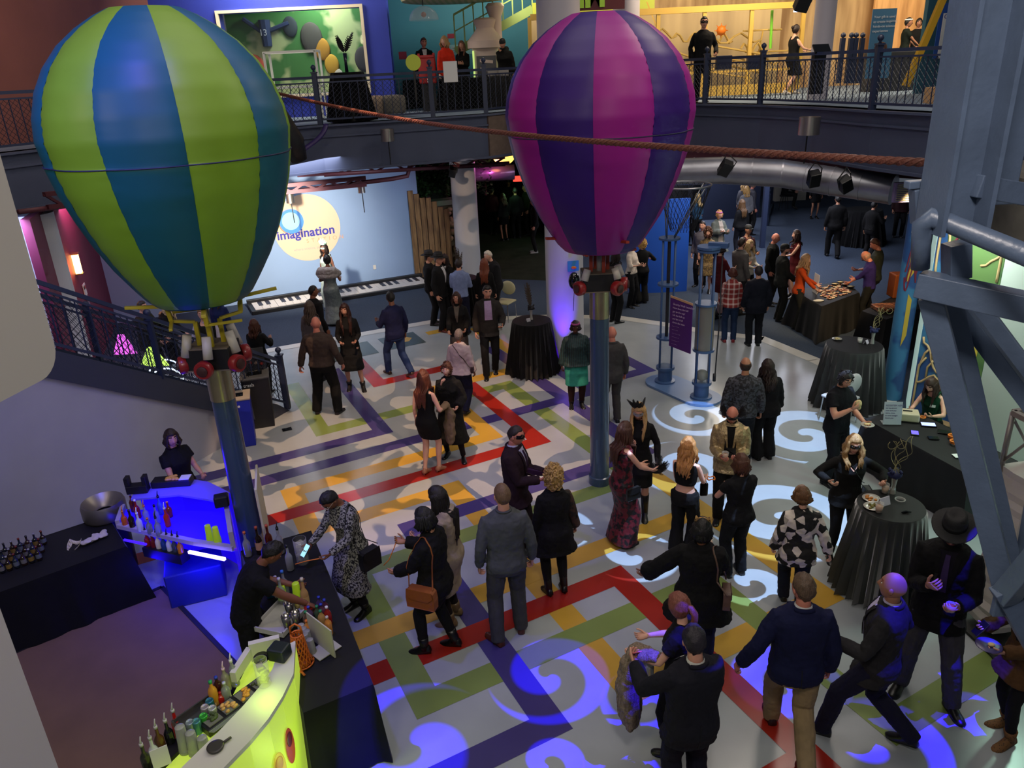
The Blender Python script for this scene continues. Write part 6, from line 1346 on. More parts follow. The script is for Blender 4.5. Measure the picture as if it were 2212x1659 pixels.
# ================================================================ cloth wrapped truss tower
q = G(2108, 1398); e = empty('truss_tower', (4.86, 6.32, 0), .15, 'square truss tower wrapped in white cloth on a black base plate', 'truss tower'); pk = M('cloth_white', '#b0a8a4', .8, var=.06, vs_=4, bump=.3, bs=8)
m = MB(); rings = []; wv = .165
for i in range(26):
 z = .12 + 1.75 * i / 25; w = wv + (.015 * math.sin(i * 2.6) + .012) * (1 if i < 5 else .35); rings.append([V((x * w, y * w, z)) for x, y in ((-1, -1), (-.3, -1.04), (.3, -1.04), (1, -1), (1.04, 0), (1, 1), (0, 1.04), (-1, 1), (-1.09, 0))])
m.loft(rings); m.build('cloth_sleeve', pk, e, smooth=False); m = MB(); m.box((0, 0, .02), (.62, .62, .03)); m.build('base_plate', M('black_mat', '#141416', .7), e)
tm_ = M('truss_alu', '#a49c98', .4, .7)
for sx in (-1, 1):
 for sy in (-1, 1): m = MB(); m.cyl((sx * .17, sy * .17, 1.8), (sx * .17, sy * .17, 2.42), .026, n=10); m.build('truss_leg', tm_, e, smooth=True)
for a, b in (((-1, -1), (1, -1)), ((1, -1), (1, 1)), ((1, 1), (-1, 1)), ((-1, 1), (-1, -1))):
 m = MB(); m.bar((a[0] * .17, a[1] * .17, 2.42), (b[0] * .17, b[1] * .17, 2.42), .05); m.build('truss_rail', tm_, e); m = MB(); m.cyl((a[0] * .17, a[1] * .17, 1.9), (b[0] * .17, b[1] * .17, 2.38), .014, n=8); m.build('truss_brace', tm_, e, smooth=True)
m = MB(); m.bar((-.17, 0, 2.42), (.17, 0, 2.42), .05); m.build('truss_rail', tm_, e)
p = G(2150, 1440); m = MB(); m.box((0, 0, .006), (1.1, .8, .012)); o_ = m.build('floor_mat', M('black_mat')); o_.location = (5.15, 5.95, .012); tag(o_, 'black floor mat around the foot of the truss tower', 'mat')
# ================================================================ food tables at the back
A_ = [G(1716, 628, .78), G(1775, 662, .78), G(1856, 632, .78), G(1825, 605, .78)]; A_ = [V((p.x, p.y)) for p in A_]
ft_ = drape_table('food_table', [A_[0], A_[1], A_[2], A_[3]], 0, .78, 'black clothed food table in front of the man in the purple shirt', flare=.10, fold=.02)
rn = random.Random(8)
m = MB()
for i in range(150):
 a, b = rn.random(), rn.random(); p = A_[0].lerp(A_[3], .25 + .6 * a).lerp(A_[1].lerp(A_[2], .25 + .6 * a), .15 + .7 * b); m.ball((p.x, p.y, .795), (.035, .025, .012), 6, 4)
tag(m.build('charcuterie', M('charcuterie', '#8c4a34', .6, pat='vor', col2='#d0b898', ps=22)), 'long spread of sliced meats on the food table', 'food', kind='stuff')
for i, (u, v) in enumerate(((1803, 616), (1815, 612), (1826, 617), (1838, 622))):
 p = G(u, v, .79); e = empty('dip_bowl', p, 0, ['leftmost', 'second', 'third', 'rightmost'][i] + ' of four dark bowls of pale dip on the food table', 'bowl'); m = MB(); m.lathe([(.05, 0), (.085, .04), (.08, .045), (.05, .02)], n=18); m.build('bowl_dish', M('bowl_dark', '#1c1a18', .4), e, smooth=True); m = MB(); m.lathe([(.07, .035), (.02, .045)], n=14); m.build('dip', M('dip', '#d8c08c', .6), e, smooth=True)
e = empty('table_sign', G(1758, 632, .79), .0, 'white upright sign at the near corner of the food table', 'sign'); m = MB(); m.slab([(0, -.16, 0), (0, .10, 0), (.02, .10, .42), (.02, -.16, .42)], .008); m.build('board', M('paper'), e)
m = MB(); m.ball((0, 0, .01), (.12, .06, .02), 10, 5); o_ = m.build('napkins', M('paper')); o_.location = G(1768, 650, .785); tag(o_, 'crumpled white napkins at the corner of the food table', 'napkin')
B_ = [G(1862, 672, .80), G(1915, 690, .80)]; q0 = V((B_[0].x, B_[0].y)); q1 = V((B_[1].x, B_[1].y)); drape_table('food_table', [q0, q1, q1 + V((1.5, .9)), q0 + V((1.3, 1.1))], 0, .80, 'second black clothed food table by the painted pillar', flare=.08, fold=.02)
p = G(1915, 668, .81); m = MB(); m.box((0, 0, .04), (.5, .35, .08)); o_ = m.build('serving_tray', M('tray_brown', '#4c2c20', .4, pat='vor', col2='#8c5c40', ps=25), bevel=.01); o_.location = p; tag(o_, 'brown tray of sliced food on the second food table', 'tray')
p = G(1934, 640, .81); m = MB(); m.box((0, 0, .25), (.26, .3, .5)); o_ = m.build('warmer_box', M('copper_box', '#8c4a24', .4, .4), bevel=.02); o_.location = p; tag(o_, 'copper brown box at the back of the second food table', 'box')
# lit back table with cups behind the net funnel, dark railings far back
p = G(1452, 470, 0); e = empty('game_ramp', (p.x, p.y, 0), .5, 'tall slanted game ramp with a white lit edge behind the net funnel', 'game'); m = MB(); m.slab([(0, 0, .9), (.7, 0, 2.2), (.7, .9, 2.2), (0, .9, .9)], .10); m.build('ramp_board', _M['black_housing'], e); m = MB(); m.bar((0, -.03, .95), (.7, -.03, 2.25), .06); m.build('lit_edge', EM('ramp_edge', '#fff0d0', 1.6), e); m = MB(); m.box((.35, .45, .45), (.8, .8, .9)); m.build('ramp_base', _M['black_housing'], e)
p = G(1415, 560, 0); m = MB(); m.box((0, 0, .5), (.55, .5, 1.0)); o_ = m.build('blue_bin', M('bin_blue', '#1444a8', .5), bevel=.02); o_.location = p; tag(o_, 'bright blue bin with a white lid behind the curly blonde woman', 'bin'); m = MB(); m.box((0, 0, 1.02), (.58, .53, .05)); m.build('lid', M('white_plastic'), o_, bevel=.01)
m = MB(); m.box((0, 0, 1.2), (1.5, .1, 2.4)); o_ = m.build('blue_booth', M('booth_blue', '#1c54c0', .5)); o_.location = AT(1425, 470, 19.5); o_.location.z = 0; tag(o_, 'bright blue booth panel behind the net funnel', 'panel')
for i, (u, v, w, h, c, lab) in enumerate(((1560, 338, .9, .35, '#9fb8d8', 'pale blue glowing block for the lit back area, left under the deck beam'), (1700, 340, 1.6, .4, '#c8c4b4', 'pale glowing block for the lit back area, middle under the deck beam'), (1850, 348, 1.0, .4, '#7fa8cc', 'light blue glowing block for the lit back area near the steel column'))):
 p = AT(u, v, 23); m = MB(); m.box((0, 0, 0), (w, .1, h)); o_ = m.build('lit_area_block', EM('lp' + c, c, .8)); o_.location = p; tag(o_, lab, 'panel')  # added glowing block stands in for the lit area behind
railing(G(1655, 488).xy, G(1665, 440).xy, 1.0, 'short navy stair railing beside the blonde group at the back', .3, True, True, True, gap=.1, zA=0)
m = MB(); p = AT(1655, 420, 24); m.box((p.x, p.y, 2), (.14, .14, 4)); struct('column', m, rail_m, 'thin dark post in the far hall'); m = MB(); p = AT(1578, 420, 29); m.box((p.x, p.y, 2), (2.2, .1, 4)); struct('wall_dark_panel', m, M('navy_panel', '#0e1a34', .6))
p = G(1720, 440, 0); m = MB(); m.box((0, 0, .5), (1.3, .6, 1.0)); o_ = m.build('bench', M('bench_pale', '#9a968c', .6), bevel=.02); o_.location = (p.x, p.y + 1, 0); tag(o_, 'pale counter at the far back behind the seated figure', 'counter')
p = G(1545, 470, 0); e = empty('prize_table', (p.x, p.y, 0), .3, 'small lit table with white posters behind the fur collared woman', 'table'); m = MB(); m.box((0, 0, .75), (.9, .5, .04)); m.build('tabletop', M('wood_top', '#a88a54', .5), e); m = MB(); m.box((0, 0, .37), (.8, .4, .74)); m.build('table_base', _M['black_housing'], e); m = MB(); m.box((-.25, 0, 1.05), (.3, .03, .55)); m.build('poster', M('paper'), e)
# ================================================================ bins by the stair
def bin_(c, rz, w, d, h, col, top, label, word, hood=None):
 e = empty('waste_bin', (c[0], c[1], 0), rz, label, 'bin'); m = MB(); k = .86; m.loft([[V((x * w / 2 * q, y * d / 2 * q, z)) for x, y in ((-1, -1), (1, -1), (1, 1), (-1, 1))] for z, q in ((0, k), (h, 1))]); m.build('bin_body', M('bin' + col, col, .45), e, bevel=.012)
 m = MB(); m.box((0, 0, h + .015), (w + .02, d + .02, .03)); m.build('bin_top', M('bt' + top, top, .4), e, bevel=.006); m = MB(); m.box((0, 0, h + .032), (w * .55, d * .4, .006)); m.build('opening', M('black_gloss'), e)
 text('bin_lettering', word, .085, M('white_paint'), frame((-w * .42, -d / 2 - .012, h - .09), (1, 0, 0), (0, .02, 1)), e, .002); return e
bin_((-4.52, 11.62), .28, .44, .40, .84, '#10209c', '#8c8478', 'blue recycle bin, nearest of the two bins by the stair foot', 'recycle'); be = bin_((-4.42, 12.38), .28, .46, .46, .92, '#101014', '#5c5a58', 'black trash bin between the recycle bin and the newel post', 'trash')
m = MB(); m.box((0, .2, 1.14), (.40, .03, .38), R=Matrix.Rotation(-.25, 3, 'X')); bb = m.build('sign_panel', M('black_housing'), be)
for i in range(4): m = MB(); m.ball((-.13 + .09 * i, .15, 1.12 - .02 * i), (.03, .015, .03), 10, 6); m.build('food_symbol', M('sym_red' if i % 2 else 'sym_pale', '#b83c30' if i % 2 else '#c8a890', .6), bb, smooth=True)
# ================================================================ bars on the left
mat_o = MB(); P = [G(350, 1270), G(515, 1442), G(420, 1740), G(150, 1900), G(-250, 1760), G(-140, 1490)]; P = [(p.x, p.y) for p in P]; mat_o.prism(P, .006, .014); tag(mat_o.build('floor_mat', M('mat_brown', '#6c5240', .9, var=.12, vs_=2)), 'large brown mat on the floor behind the bars', 'mat')
m = MB()
for a, b in zip(P, P[1:] + P[:1]): m.bar(V((a[0], a[1], .012)), V((b[0], b[1], .012)), .05, .02)
tag(m.build('mat_edging', M('edge_dark', '#16161c', .7)), 'dark rubber edging around the brown mat', 'edging')
dr = [G(-140, 1235, .76), G(232, 1113, .76), G(272, 1180, .76), G(-140, 1330, .76)]; drape_table('back_table', [V((p.x, p.y)) for p in dr], 0, .76, 'black clothed table along the pale wall with small bottles and a white mask', flare=.06, fold=.015)
glm = {}
BC = ['#c8ccd0', '#5c2c14', '#8c1c14', '#1c3c7c', '#c87818', '#2c7c3c', '#d8d0b8', '#3c4450', '#b85424', '#6c1420']
def bottle(p, h, r, col, cap, label, group=None, clear=False, neck=.35, pour=False, lab=None):
 e = empty('bottle', V(p), 0, label, 'bottle', group); m = MB(); hb = h * (1 - neck); m.lathe([(r * .92, 0), (r, .008), (r, hb * .82), (r * .75, hb * .95), (r * .36, hb * 1.08), (r * .33, h * .96), (r * .36, h)], n=14)
 m.build('bottle_glass', M('btl' + col + ('c' if clear else ''), col, .08, tr=.6 if clear else 0, spec=.6), e, smooth=True); m = MB(); m.lathe([(r * .4, h * .93), (r * .4, h * 1.03)], n=12)
 if pour: m.tube([(0, 0, h), (0, 0, h + .03), (.01, 0, h + .075)], [.012, .006, .004], 6)
 m.build('cap', M('cap' + cap, cap, .4), e, smooth=True)
 if lab: m = MB(); m.lathe([(r * 1.015, hb * .25), (r * 1.015, hb * .7)], n=14, cap=False); m.build('bottle_label', M('lab' + lab, lab, .6), e, smooth=True)
 return e
k = 0; pos = []
for r_ in range(3):
 for i in range(6): pos.append((6 + i * 16 + r_ * 5, 1228 - i * 5.5 - r_ * 17))
words = ['front', 'middle', 'rear']
for i, (u, v) in enumerate(pos):
 p = G(u, v + 8, .765); bottle(p, .17, .030, ['#14161c', '#241810', '#1c2430', '#2c1c14'][i % 4], ['#202024', '#8c8c90', '#6c2018'][i % 3], 'small bottle on the black back table, %s row, number %s from the left edge' % (words[i // 6], ['one', 'two', 'three', 'four', 'five', 'six'][i % 6]), 'small bottles on the back table', lab=['#6c6a64', '#7c6428', '#5c646c'][i % 3])
m = MB(); rings = []
for i in range(7): a = -1.2 + 2.4 * i / 6; rings.append([V((.095 * math.sin(a), .05 * math.cos(a) + .02 * abs(a), z)) for z in (0, .0)] )
p = G(160, 1180, .77); mo = MB(); Rm = Matrix.Rotation(-1.1, 3, 'X')
for j in range(4):
 for i in range(12):
  a, b = -1.25 + 2.5 * i / 12, -1.25 + 2.5 * (i + 1) / 12; e0, e1 = .5 - j * .33, .5 - (j + 1) * .33
  q = [headpos(x, y) for x, y in ((a, e0), (b, e0), (b, e1), (a, e1))]; c = sum(q, V()) / 4
  if abs(abs(c.x) - .031) < .013 and abs(c.z - .012) < .016: continue
  mo.loft([[Rm @ (w * 1.05) + V((0, 0, .06)) for w in q], [Rm @ (w * 1.02) + V((0, 0, .06)) for w in q]])
o_ = mo.build('face_mask', M('mask_white', '#c4bca0', .6), smooth=True); o_.location = p; tag(o_, 'white half face mask lying on the black back table', 'mask')
m = MB(); 
for i in range(9): m.ball((.03 * math.sin(i * 2.1), -.12 + .03 * i, .02 + .012 * math.sin(i * 1.7)), (.055, .04, .018), 10, 6, R=Matrix.Rotation(i * .7, 3, 'Z'))
me = fuse(m, .008, .02, 3, .05); me.materials.append(M('towel', '#bcb4ac', .9)); o_ = bpy.data.objects.new('towel', me); COL.objects.link(o_); o_.location = G(205, 1165, .77); o_.rotation_euler.z = -.7; tag(o_, 'crumpled white towel beside the white mask', 'towel')
# steel trash can
q = G(220, 1082, .98); e = empty('trash_can', (q.x, q.y, 0), 0, 'round black trash can with a steel funnel top behind the blue lit bar', 'trash can'); m = MB(); m.lathe([(.20, 0), (.23, .8)], n=36); m.build('can_body', M('black_housing'), e, auto=True); m = MB(); m.lathe([(.24, .78), (.25, .80), (.25, .94), (.235, .98), (.11, .86), (.105, .84)], n=40, cap=False); m.build('funnel_top', M('funnel', '#8a8478', .4, .8), e, auto=True); m = MB(); m.lathe([(.105, .83), (.01, .80)], n=24); m.build('opening', M('black_gloss'), e)
# blue lit bar
bb_m = EM('led_blue', '#2a10ff', 3.2); pbm = M('bar_blue', '#2c1cd0', .35, em='#2408ff', es=.5); bwm = M('bar_white', '#8c80c8', .4); rimm = M('bar_rim', '#a49cb4', .4)
bar = empty('light_bar', (0, 0, 0), 0, 'curved portable bar glowing deep blue beside the left balloon pole', 'bar')
W = lambda u, v, z: G(u, v, z)
ctr = [W(296, 1048, 1.1), W(385, 1030, 1.1), W(450, 1040, 1.1), W(494, 1062, 1.1)]; cin = [W(282, 1078, 1.1), W(385, 1068, 1.1), W(450, 1078, 1.1), W(492, 1092, 1.1)]
m = MB(); m.prism([(p.x, p.y) for p in ctr + cin[::-1]], 1.07, 1.10); m.build('counter_top', M('bar_lilac', '#7468d8', .35), bar, bevel=.004)
m = MB(); out = [(p.x, p.y) for p in ctr]; 
for a, b in zip(ctr, ctr[1:]): m.bar(V((a.x, a.y, .55)), V((b.x, b.y, .55)), .04, 1.04)
m.build('front_panel', pbm, bar)
sh = [W(268, 1100, .86), W(492, 1105, .86), W(505, 1185, .86), W(420, 1172, .86), W(256, 1136, .86)]; m = MB(); m.prism([(p.x, p.y) for p in sh], .82, .86); m.build('work_shelf', pbm, bar)
m = MB(); 
for a, b in zip(sh[2:], sh[3:]): m.bar(V((a.x, a.y, .865)), V((b.x, b.y, .865)), .06, .05)
m.build('shelf_rim', rimm, bar)
m = MB(); m.bar(V((sh[0].x, sh[0].y, .88)), V((sh[4].x, sh[4].y, .88)), .05, .10); m.build('end_cheek', rimm, bar); m = MB(); m.bar(V((sh[1].x, sh[1].y, .95)), V((sh[2].x, sh[2].y, .95)), .05, .24); m.build('end_cheek', rimm, bar)
lw = [W(503, 1180, .86), W(256, 1136, .86)]
m = MB(); a, b = sh[2], sh[1]; m.bar(V((a.x + .02, a.y, .44)), V((b.x + .02, b.y, .44)), .03, .84); m.build('side_panel', M('side_blue', '#3020c8', .4, em='#2810ff', es=.5, pat='noise', col2='#8c3ca0', ps=3), bar)
q0, q1 = W(408, 1192, .78), W(486, 1208, .78); m = MB(); m.bar(q0, q1, .03); m.build('led_strip', EM('led_bright', '#8c7cff', 9), bar); q0, q1 = W(268, 1166, .78), W(316, 1176, .78); m = MB(); m.bar(q0, q1, .02); m.build('led_strip', bb_m, bar)
p = W(385, 1100, .95); lamp('bar_glow', 'POINT', p + V((0, 0, .35)), p, '#2a0cff', 14, .15); p = W(420, 1240, .45); lamp('bar_under_glow', 'POINT', p + V((.15, -.1, .1)), p, '#1c06ff', 16, .15); lamp('bar_under_glow', 'POINT', W(330, 1215, .5), p, '#1c06ff', 12, .12)
q = W(425, 1290, 0); m = MB(); m.box((0, 0, .22), (.62, .44, .44)); o_ = m.build('cooler_box', M('cooler_blue_lit', '#14207c', .5), bevel=.015); o_.location = (q.x, q.y + .1, 0); o_.rotation_euler.z = .35; tag(o_, 'dark cooler box coloured by the blue light under the glowing bar', 'box')  # dark cooler, blue light of the bar put into its colour
e = empty('speed_rail', (0, 0, 0), 0, 'black bottle rail hanging on the working side of the blue bar', 'bottle rail'); q0, q1 = W(318, 1186, .62), W(400, 1204, .62); m = MB(); m.bar(q0, q1, .13, .12); m.build('rail_tray', M('black_housing'), e)
for i in range(7): p = q0.lerp(q1, (i + .5) / 7); bottle(p + V((0, 0, .0)), .27, .033, BC[(i * 7 + 2) % 10], '#101014', ['first', 'second', 'third', 'fourth', 'fifth', 'sixth', 'seventh'][i] + ' bottle from the left in the rail of the blue bar', 'bottles in the rail of the blue bar', pour=True)
rows = [(272, 1128), (288, 1133), (305, 1139), (326, 1144), (345, 1148), (300, 1110), (318, 1116), (342, 1122), (364, 1128), (368, 1108), (350, 1102), (290, 1096)]
bl = ['orange capped bottle at the left corner of the blue bar shelf', 'dark bottle second on the front row of the blue bar shelf', 'white capped bottle third on the front row of the blue bar shelf', 'pale bottle fourth on the front row of the blue bar shelf', 'clear bottle fifth on the front row of the blue bar shelf', 'red bottle behind the front row of the blue bar shelf, left side', 'clear bottle behind the front row, second from left on the blue bar', 'clear bottle in the middle of the blue bar shelf', 'red juice bottle right of the middle of the blue bar shelf', 'small red bottle at the back right of the blue bar bottles', 'blue tinted bottle at the back of the blue bar shelf', 'dark red bottle at the back left of the blue bar shelf']
for i, (u, v) in enumerate(rows): bottle(W(u, v + 8, .865), .24 if i % 3 else .20, .034, ['#b85424', '#241410', '#c8d0d8', '#a8b0c0', '#b8c0d0', '#8c1c14', '#c0c8d8', '#a8b4d8', '#b8301c', '#8c2c18', '#3c54b8', '#5c1c18'][i], ['#d8843c', '#101014', '#e0e0e0'][i % 3], bl[i], clear=i in (3, 4, 6, 7), pour=i % 2 == 0)
def stack(p, n, r, h, col, label, inv=True, cat='cup', group=None):
 e = empty('cup_stack', V(p), 0, label, 'cups', group); 
 m = MB(); m.lathe([(r, 0), (r * .98, .01), (r * .74, h), (r * .72, h + .002), (.01, h + .003)], n=22)
 for i in range(5): m.lathe([(r * (1.03 - .02 * i), .012 + i * .012), (r * (1.04 - .02 * i), .016 + i * .012), (r * (1.02 - .02 * i), .02 + i * .012)], n=22, cap=False)
 m.build('stacked_cups', col, e, smooth=True); return e
limec = M('cup_lime', '#b4d42c', .4, em='#a8d820', es=.12)
stack(W(455, 1168, .865), 5, .042, .2, limec, 'lime cup stack, left one on the blue bar'); stack(W(471, 1172, .865), 5, .042, .2, limec, 'lime cup stack, right one on the blue bar')
tbox(481, 1092, 1.10, (.16, .12, .14), .3, 'black box at the right end of the blue bar counter', 'napkin_box', '#0c0c10', 'box')
e = empty('fruit_caddy', W(374, 1046, 1.105), .05, 'black garnish caddy with fruit on the blue bar counter', 'garnish caddy'); m = MB(); m.box((0, 0, .04), (.46, .16, .08)); m.build('caddy_tray', M('black_housing'), e, bevel=.006); m = MB()
for i in range(16): m.ball((-.05 + .13 * random.random(), -.05 + .1 * random.random(), .09), (.03, .02, .018), 8, 5)
m.build('fruit', M('fruit_yellow', '#c89838', .6), e, smooth=True); m = MB(); m.box((.16, 0, .083), (.12, .12, .01)); m.build('white_insert', M('white_plastic'), e)
e = empty('napkin_holder', W(300, 1062, 1.105), .1, 'black napkin holder with two upright horns on the blue bar', 'napkin holder'); m = MB(); m.box((0, 0, .05), (.24, .12, .10)); 
for sx in (-1, 1): m.box((sx * .10, 0, .14), (.05, .10, .14))
m.build('holder', M('black_housing'), e, bevel=.006)
# long black clothed bar table
Kb = [G(672, 1146, .78), G(806, 1478, .78), G(655, 1540, .78), G(520, 1190, .78)]; Kb = [V((p.x, p.y)) for p in Kb]; drape_table('bar_table', Kb, 0, .78, 'long black clothed bar table crowded with bottles and cups', flare=.09, fold=.02)
Z = .785
TB = [((537, 1196), .30, '#b8bcc0', '#b85c2c', 'clear bottle with an orange neck, leftmost of the four behind the bartender', 1, None), ((563, 1190), .33, '#1c100c', '#a04424', 'dark bottle with a red neck second from left behind the bartender', 0, '#b88c70'), ((585, 1184), .32, '#4c1408', '#b04c30', 'deep red brown bottle third from left behind the bartender', 0, None), ((608, 1190), .32, '#c0c4c8', '#101014', 'clear bottle with a pourer, rightmost behind the bartender', 1, None),
   ((628, 1226), .30, '#c8ccd0', '#14141a', 'clear bottle in front of the bartender face', 1, None), ((663, 1312), .36, '#b08c54', '#c0b8a0', 'tall pale gold bottle with a dark label right of the green cups', 0, '#c8a870'), ((612, 1300), .30, '#d0d4d8', '#c8c8c8', 'clear bottle behind the left green cup stack', 1, None), ((618, 1280), .28, '#c8d0d8', '#3c78c8', 'clear bottle with a blue cap by the bartender elbow', 1, None), ((602, 1285), .24, '#d8d8d0', '#c8c8c8', 'short clear bottle nearest the bartender elbow', 1, None)]
for (u, v), h, c, cp, lab, cl, lb in TB: bottle(W(u, v + 4, Z), h, .040, c, cp, lab, clear=bool(cl), pour=cp == '#101014', lab=lb)
for i, (u, v, c, cp) in enumerate(((694, 1320, '#3c2c54', '#2034a8'), (706, 1326, '#4c2438', '#2034a8'), (699, 1336, '#5c3448', '#2438b0'), (711, 1342, '#8c1c18', '#d8d8d8'), (690, 1340, '#384c34', '#187c50'), (698, 1350, '#a88448', '#1c8454'), (666, 1352, '#5c4838', '#1c8454'), (672, 1342, '#503c58', '#2838b0'), (668, 1372, '#c8843c', '#d07028'), (712, 1364, '#c88438', '#c0b8a8'))):
 bottle(W(u, v + 6, Z), .20, .036, c, cp, ['blue capped juice bottle, rearmost of the juice group', 'blue capped bottle right of the rearmost juice bottle', 'blue capped bottle in the middle of the juice group', 'white capped red bottle on the right of the juice group', 'green capped dark bottle in the middle of the juice group', 'green capped amber bottle in front of the juice group', 'green capped bottle left of the white sign', 'blue capped bottle behind the green capped one left of the sign', 'orange bottle left of the white sign', 'orange bottle half hidden right behind the white sign'][i], neck=.22)
stack(W(613, 1300, Z), 6, .047, .19, limec, 'lime cup stack, left one on the black bar table'); stack(W(644, 1294, Z), 6, .047, .19, limec, 'lime cup stack, right one on the black bar table')
p = W(584, 1290, Z); m = MB(); m.lathe([(.030, 0), (.033, .008), (.033, .11), (.028, .122)], n=18); o_ = m.build('soda_can', M('can_teal', '#1c6c9c', .3, .6), smooth=True); o_.location = p; tag(o_, 'small teal soda can beside the bartender arm', 'can')
m = MB(); m.ball((0, 0, .07), (.07, .06, .07), 14, 10); o_ = m.build('red_jug', M('jug_red', '#c02818', .4), smooth=True); o_.location = W(591, 1278, Z); tag(o_, 'round red jug half hidden by the bartender chest', 'jug')
e = empty('tall_pitcher', W(655, 1215, Z), 0, 'tall clear jar of cash under the phone of the woman in the patterned dress', 'jar'); m = MB(); m.lathe([(.06, 0), (.065, .01), (.07, .30), (.066, .30)], n=22, cap=False); m.build('jar_glass', M('clear_cup'), e, smooth=True); m = MB(); [m.box((random.uniform(-.02, .02), random.uniform(-.02, .02), .06 + .05 * i), (.07, .05, .02), i) for i in range(5)]; m.build('bank_notes', M('notes', '#8c8c70', .8), e)
e = empty('white_tray', W(608, 1340, Z), -.35, 'white tray with steel shakers on the black bar table', 'tray'); m = MB(); m.box((0, 0, .01), (.34, .42, .02)); 
for sx in (-1, 1): m.box((sx * .165, 0, .03), (.015, .42, .05)); m.box((0, sx * .205, .03), (.34, .015, .05))
m.build('tray_body', M('tray_white', '#b8b8b4', .4), e)
for i, (u, v, lab) in enumerate(((628, 1330, 'steel shaker at the back of the white tray'), (642, 1350, 'steel shaker at the right of the white tray'), (622, 1358, 'steel shaker beside the bartender hand'))):
 m = MB(); m.lathe([(.032, 0), (.044, .15), (.040, .15), (.030, .01)], n=20, cap=False); m.lathe([(.03, .005), (.01, .006)], n=16); o_ = m.build('shaker', M('shaker_steel', '#9c9890', .2, .95), smooth=True); o_.location = W(u, v, Z + .02); tag(o_, lab, 'shaker')
m = MB(); m.lathe([(.05, 0), (.085, .045), (.08, .05)], n=20, cap=False); o_ = m.build('garnish_bowl', M('clear_cup'), smooth=True); o_.location = W(650, 1316, Z); tag(o_, 'bowl of lemon pieces by the gold bottle', 'bowl'); m = MB(); [m.ball((random.uniform(-.04, .04), random.uniform(-.04, .04), .04), .022, 8, 6) for i in range(10)]; m.build('lemon', M('lemon', '#d8c458', .6), o_, smooth=True)
p = W(667, 1322, Z); m = MB(); m.ball((0, 0, .04), .045, 12, 8); o_ = m.build('red_pot', M('jug_red'), smooth=True); o_.location = p; tag(o_, 'small red pot at the foot of the gold bottle', 'pot')
def cupstack_clear(u, v, lab, h=.17, z=Z, r=.042): stack(W(u, v, z), 4, r, h, M('cup_frost', '#c4c8c0', .25, tr=.5), lab)
for i, (u, v) in enumerate(((660, 1385), (668, 1395), (674, 1410), (664, 1402), (655, 1378))): cupstack_clear(u, v, ['clear cup stack nearest the orange basket', 'clear cup stack behind the middle one left of the white sign', 'clear cup stack at the front left of the white sign', 'middle clear cup stack left of the white sign', 'clear cup stack behind the orange basket'][i], .15 + .02 * (i % 2))
e = empty('table_sign', W(706, 1400, Z), .0, 'blank white upright sign with a foot on the black bar table', 'sign'); sa, sb = W(673, 1378, Z) - W(706, 1400, Z), W(726, 1420, Z) - W(706, 1400, Z); m = MB(); m.slab([sa, sb, sb + V((0, 0, .30)), sa + V((0, 0, .30))], .012); m.build('board', M('board_ivory', '#b4b4a0', .6), e); m = MB(); m.box((sa + sb) / 2 + V((.02, -.03, .005)), (.18, .24, .008), -.75); m.build('foot', M('board_ivory'), e)
# orange halloween basket
e = empty('tip_basket', W(652, 1432, Z), 0, 'tall orange mesh basket between the lime bar and the white sign', 'basket'); m = MB(); om = M('orange_plastic', '#c8641c', .5)
R_b = lambda t: .085 - .035 * t + (.02 if t < .1 else 0)
for s_ in (1, -1):
 for i in range(14): m.tube([(R_b(t) * math.cos(6.283 * i / 14 + s_ * t * 1.6), R_b(t) * math.sin(6.283 * i / 14 + s_ * t * 1.6), .02 + .30 * t) for t in (j / 7 for j in range(8))], .006, 5)
for z, t in ((.01, 0), (.32, 1)): m.tube([(R_b(t) * math.cos(a), R_b(t) * math.sin(a), z) for a in (6.283 * i / 20 for i in range(20))], .008, 6, closed=True)
m.lathe([(.08, 0), (.085, .012)], n=20); m.tube([(-.05, 0, .32), (-.045, 0, .40), (0, 0, .43), (.045, 0, .40), (.05, 0, .32)], .009, 6); m.build('mesh_body', om, e, smooth=True)
m = MB(); m.tube([(-.05, 0, .01), (-.02, .02, .02), (.03, .01, .02), (.06, -.02, .01)], .012, 6, flat=.4); m.tube([(-.02, .02, .01), (.0, -.03, .015)], .01, 6, flat=.4); o_ = m.build('paper_bat', om, smooth=True); o_.location = W(645, 1458, Z); tag(o_, 'flat orange cut out lying below the orange basket', 'decoration')
# lime lit bar
lb = empty('light_bar', (0, 0, 0), 0, 'curved portable bar glowing lime yellow at the bottom of the view', 'bar'); lm = M('bar_lime', '#c8d850', .4, em='#c4e850', es=.5); lw_ = M('bar_cream', '#d0d0c4', .4)
ri = [W(638, 1384, 1.1), W(634, 1455, 1.1), W(610, 1505, 1.1), W(580, 1552, 1.1), W(540, 1600, 1.1), W(470, 1672, 1.1), W(400, 1740, 1.1)]; ro = [W(604, 1400, 1.1), W(588, 1446, 1.1), W(560, 1484, 1.1), W(522, 1528, 1.1), W(474, 1578, 1.1), W(398, 1652, 1.1), W(324, 1726, 1.1)]
m = MB()
for i in range(len(ri) - 1): m.prism([(ri[i].x, ri[i].y), (ri[i + 1].x, ri[i + 1].y), (ro[i + 1].x, ro[i + 1].y), (ro[i].x, ro[i].y)], 1.06, 1.10)
m.build('counter_top', lw_, lb)
m = MB()
for a, b in zip(ri, ri[1:]): m.bar(V((a.x - .02, a.y, .53)), V((b.x - .02, b.y, .53)), .03, 1.06)
fp = m.build('front_panel', lm, lb)
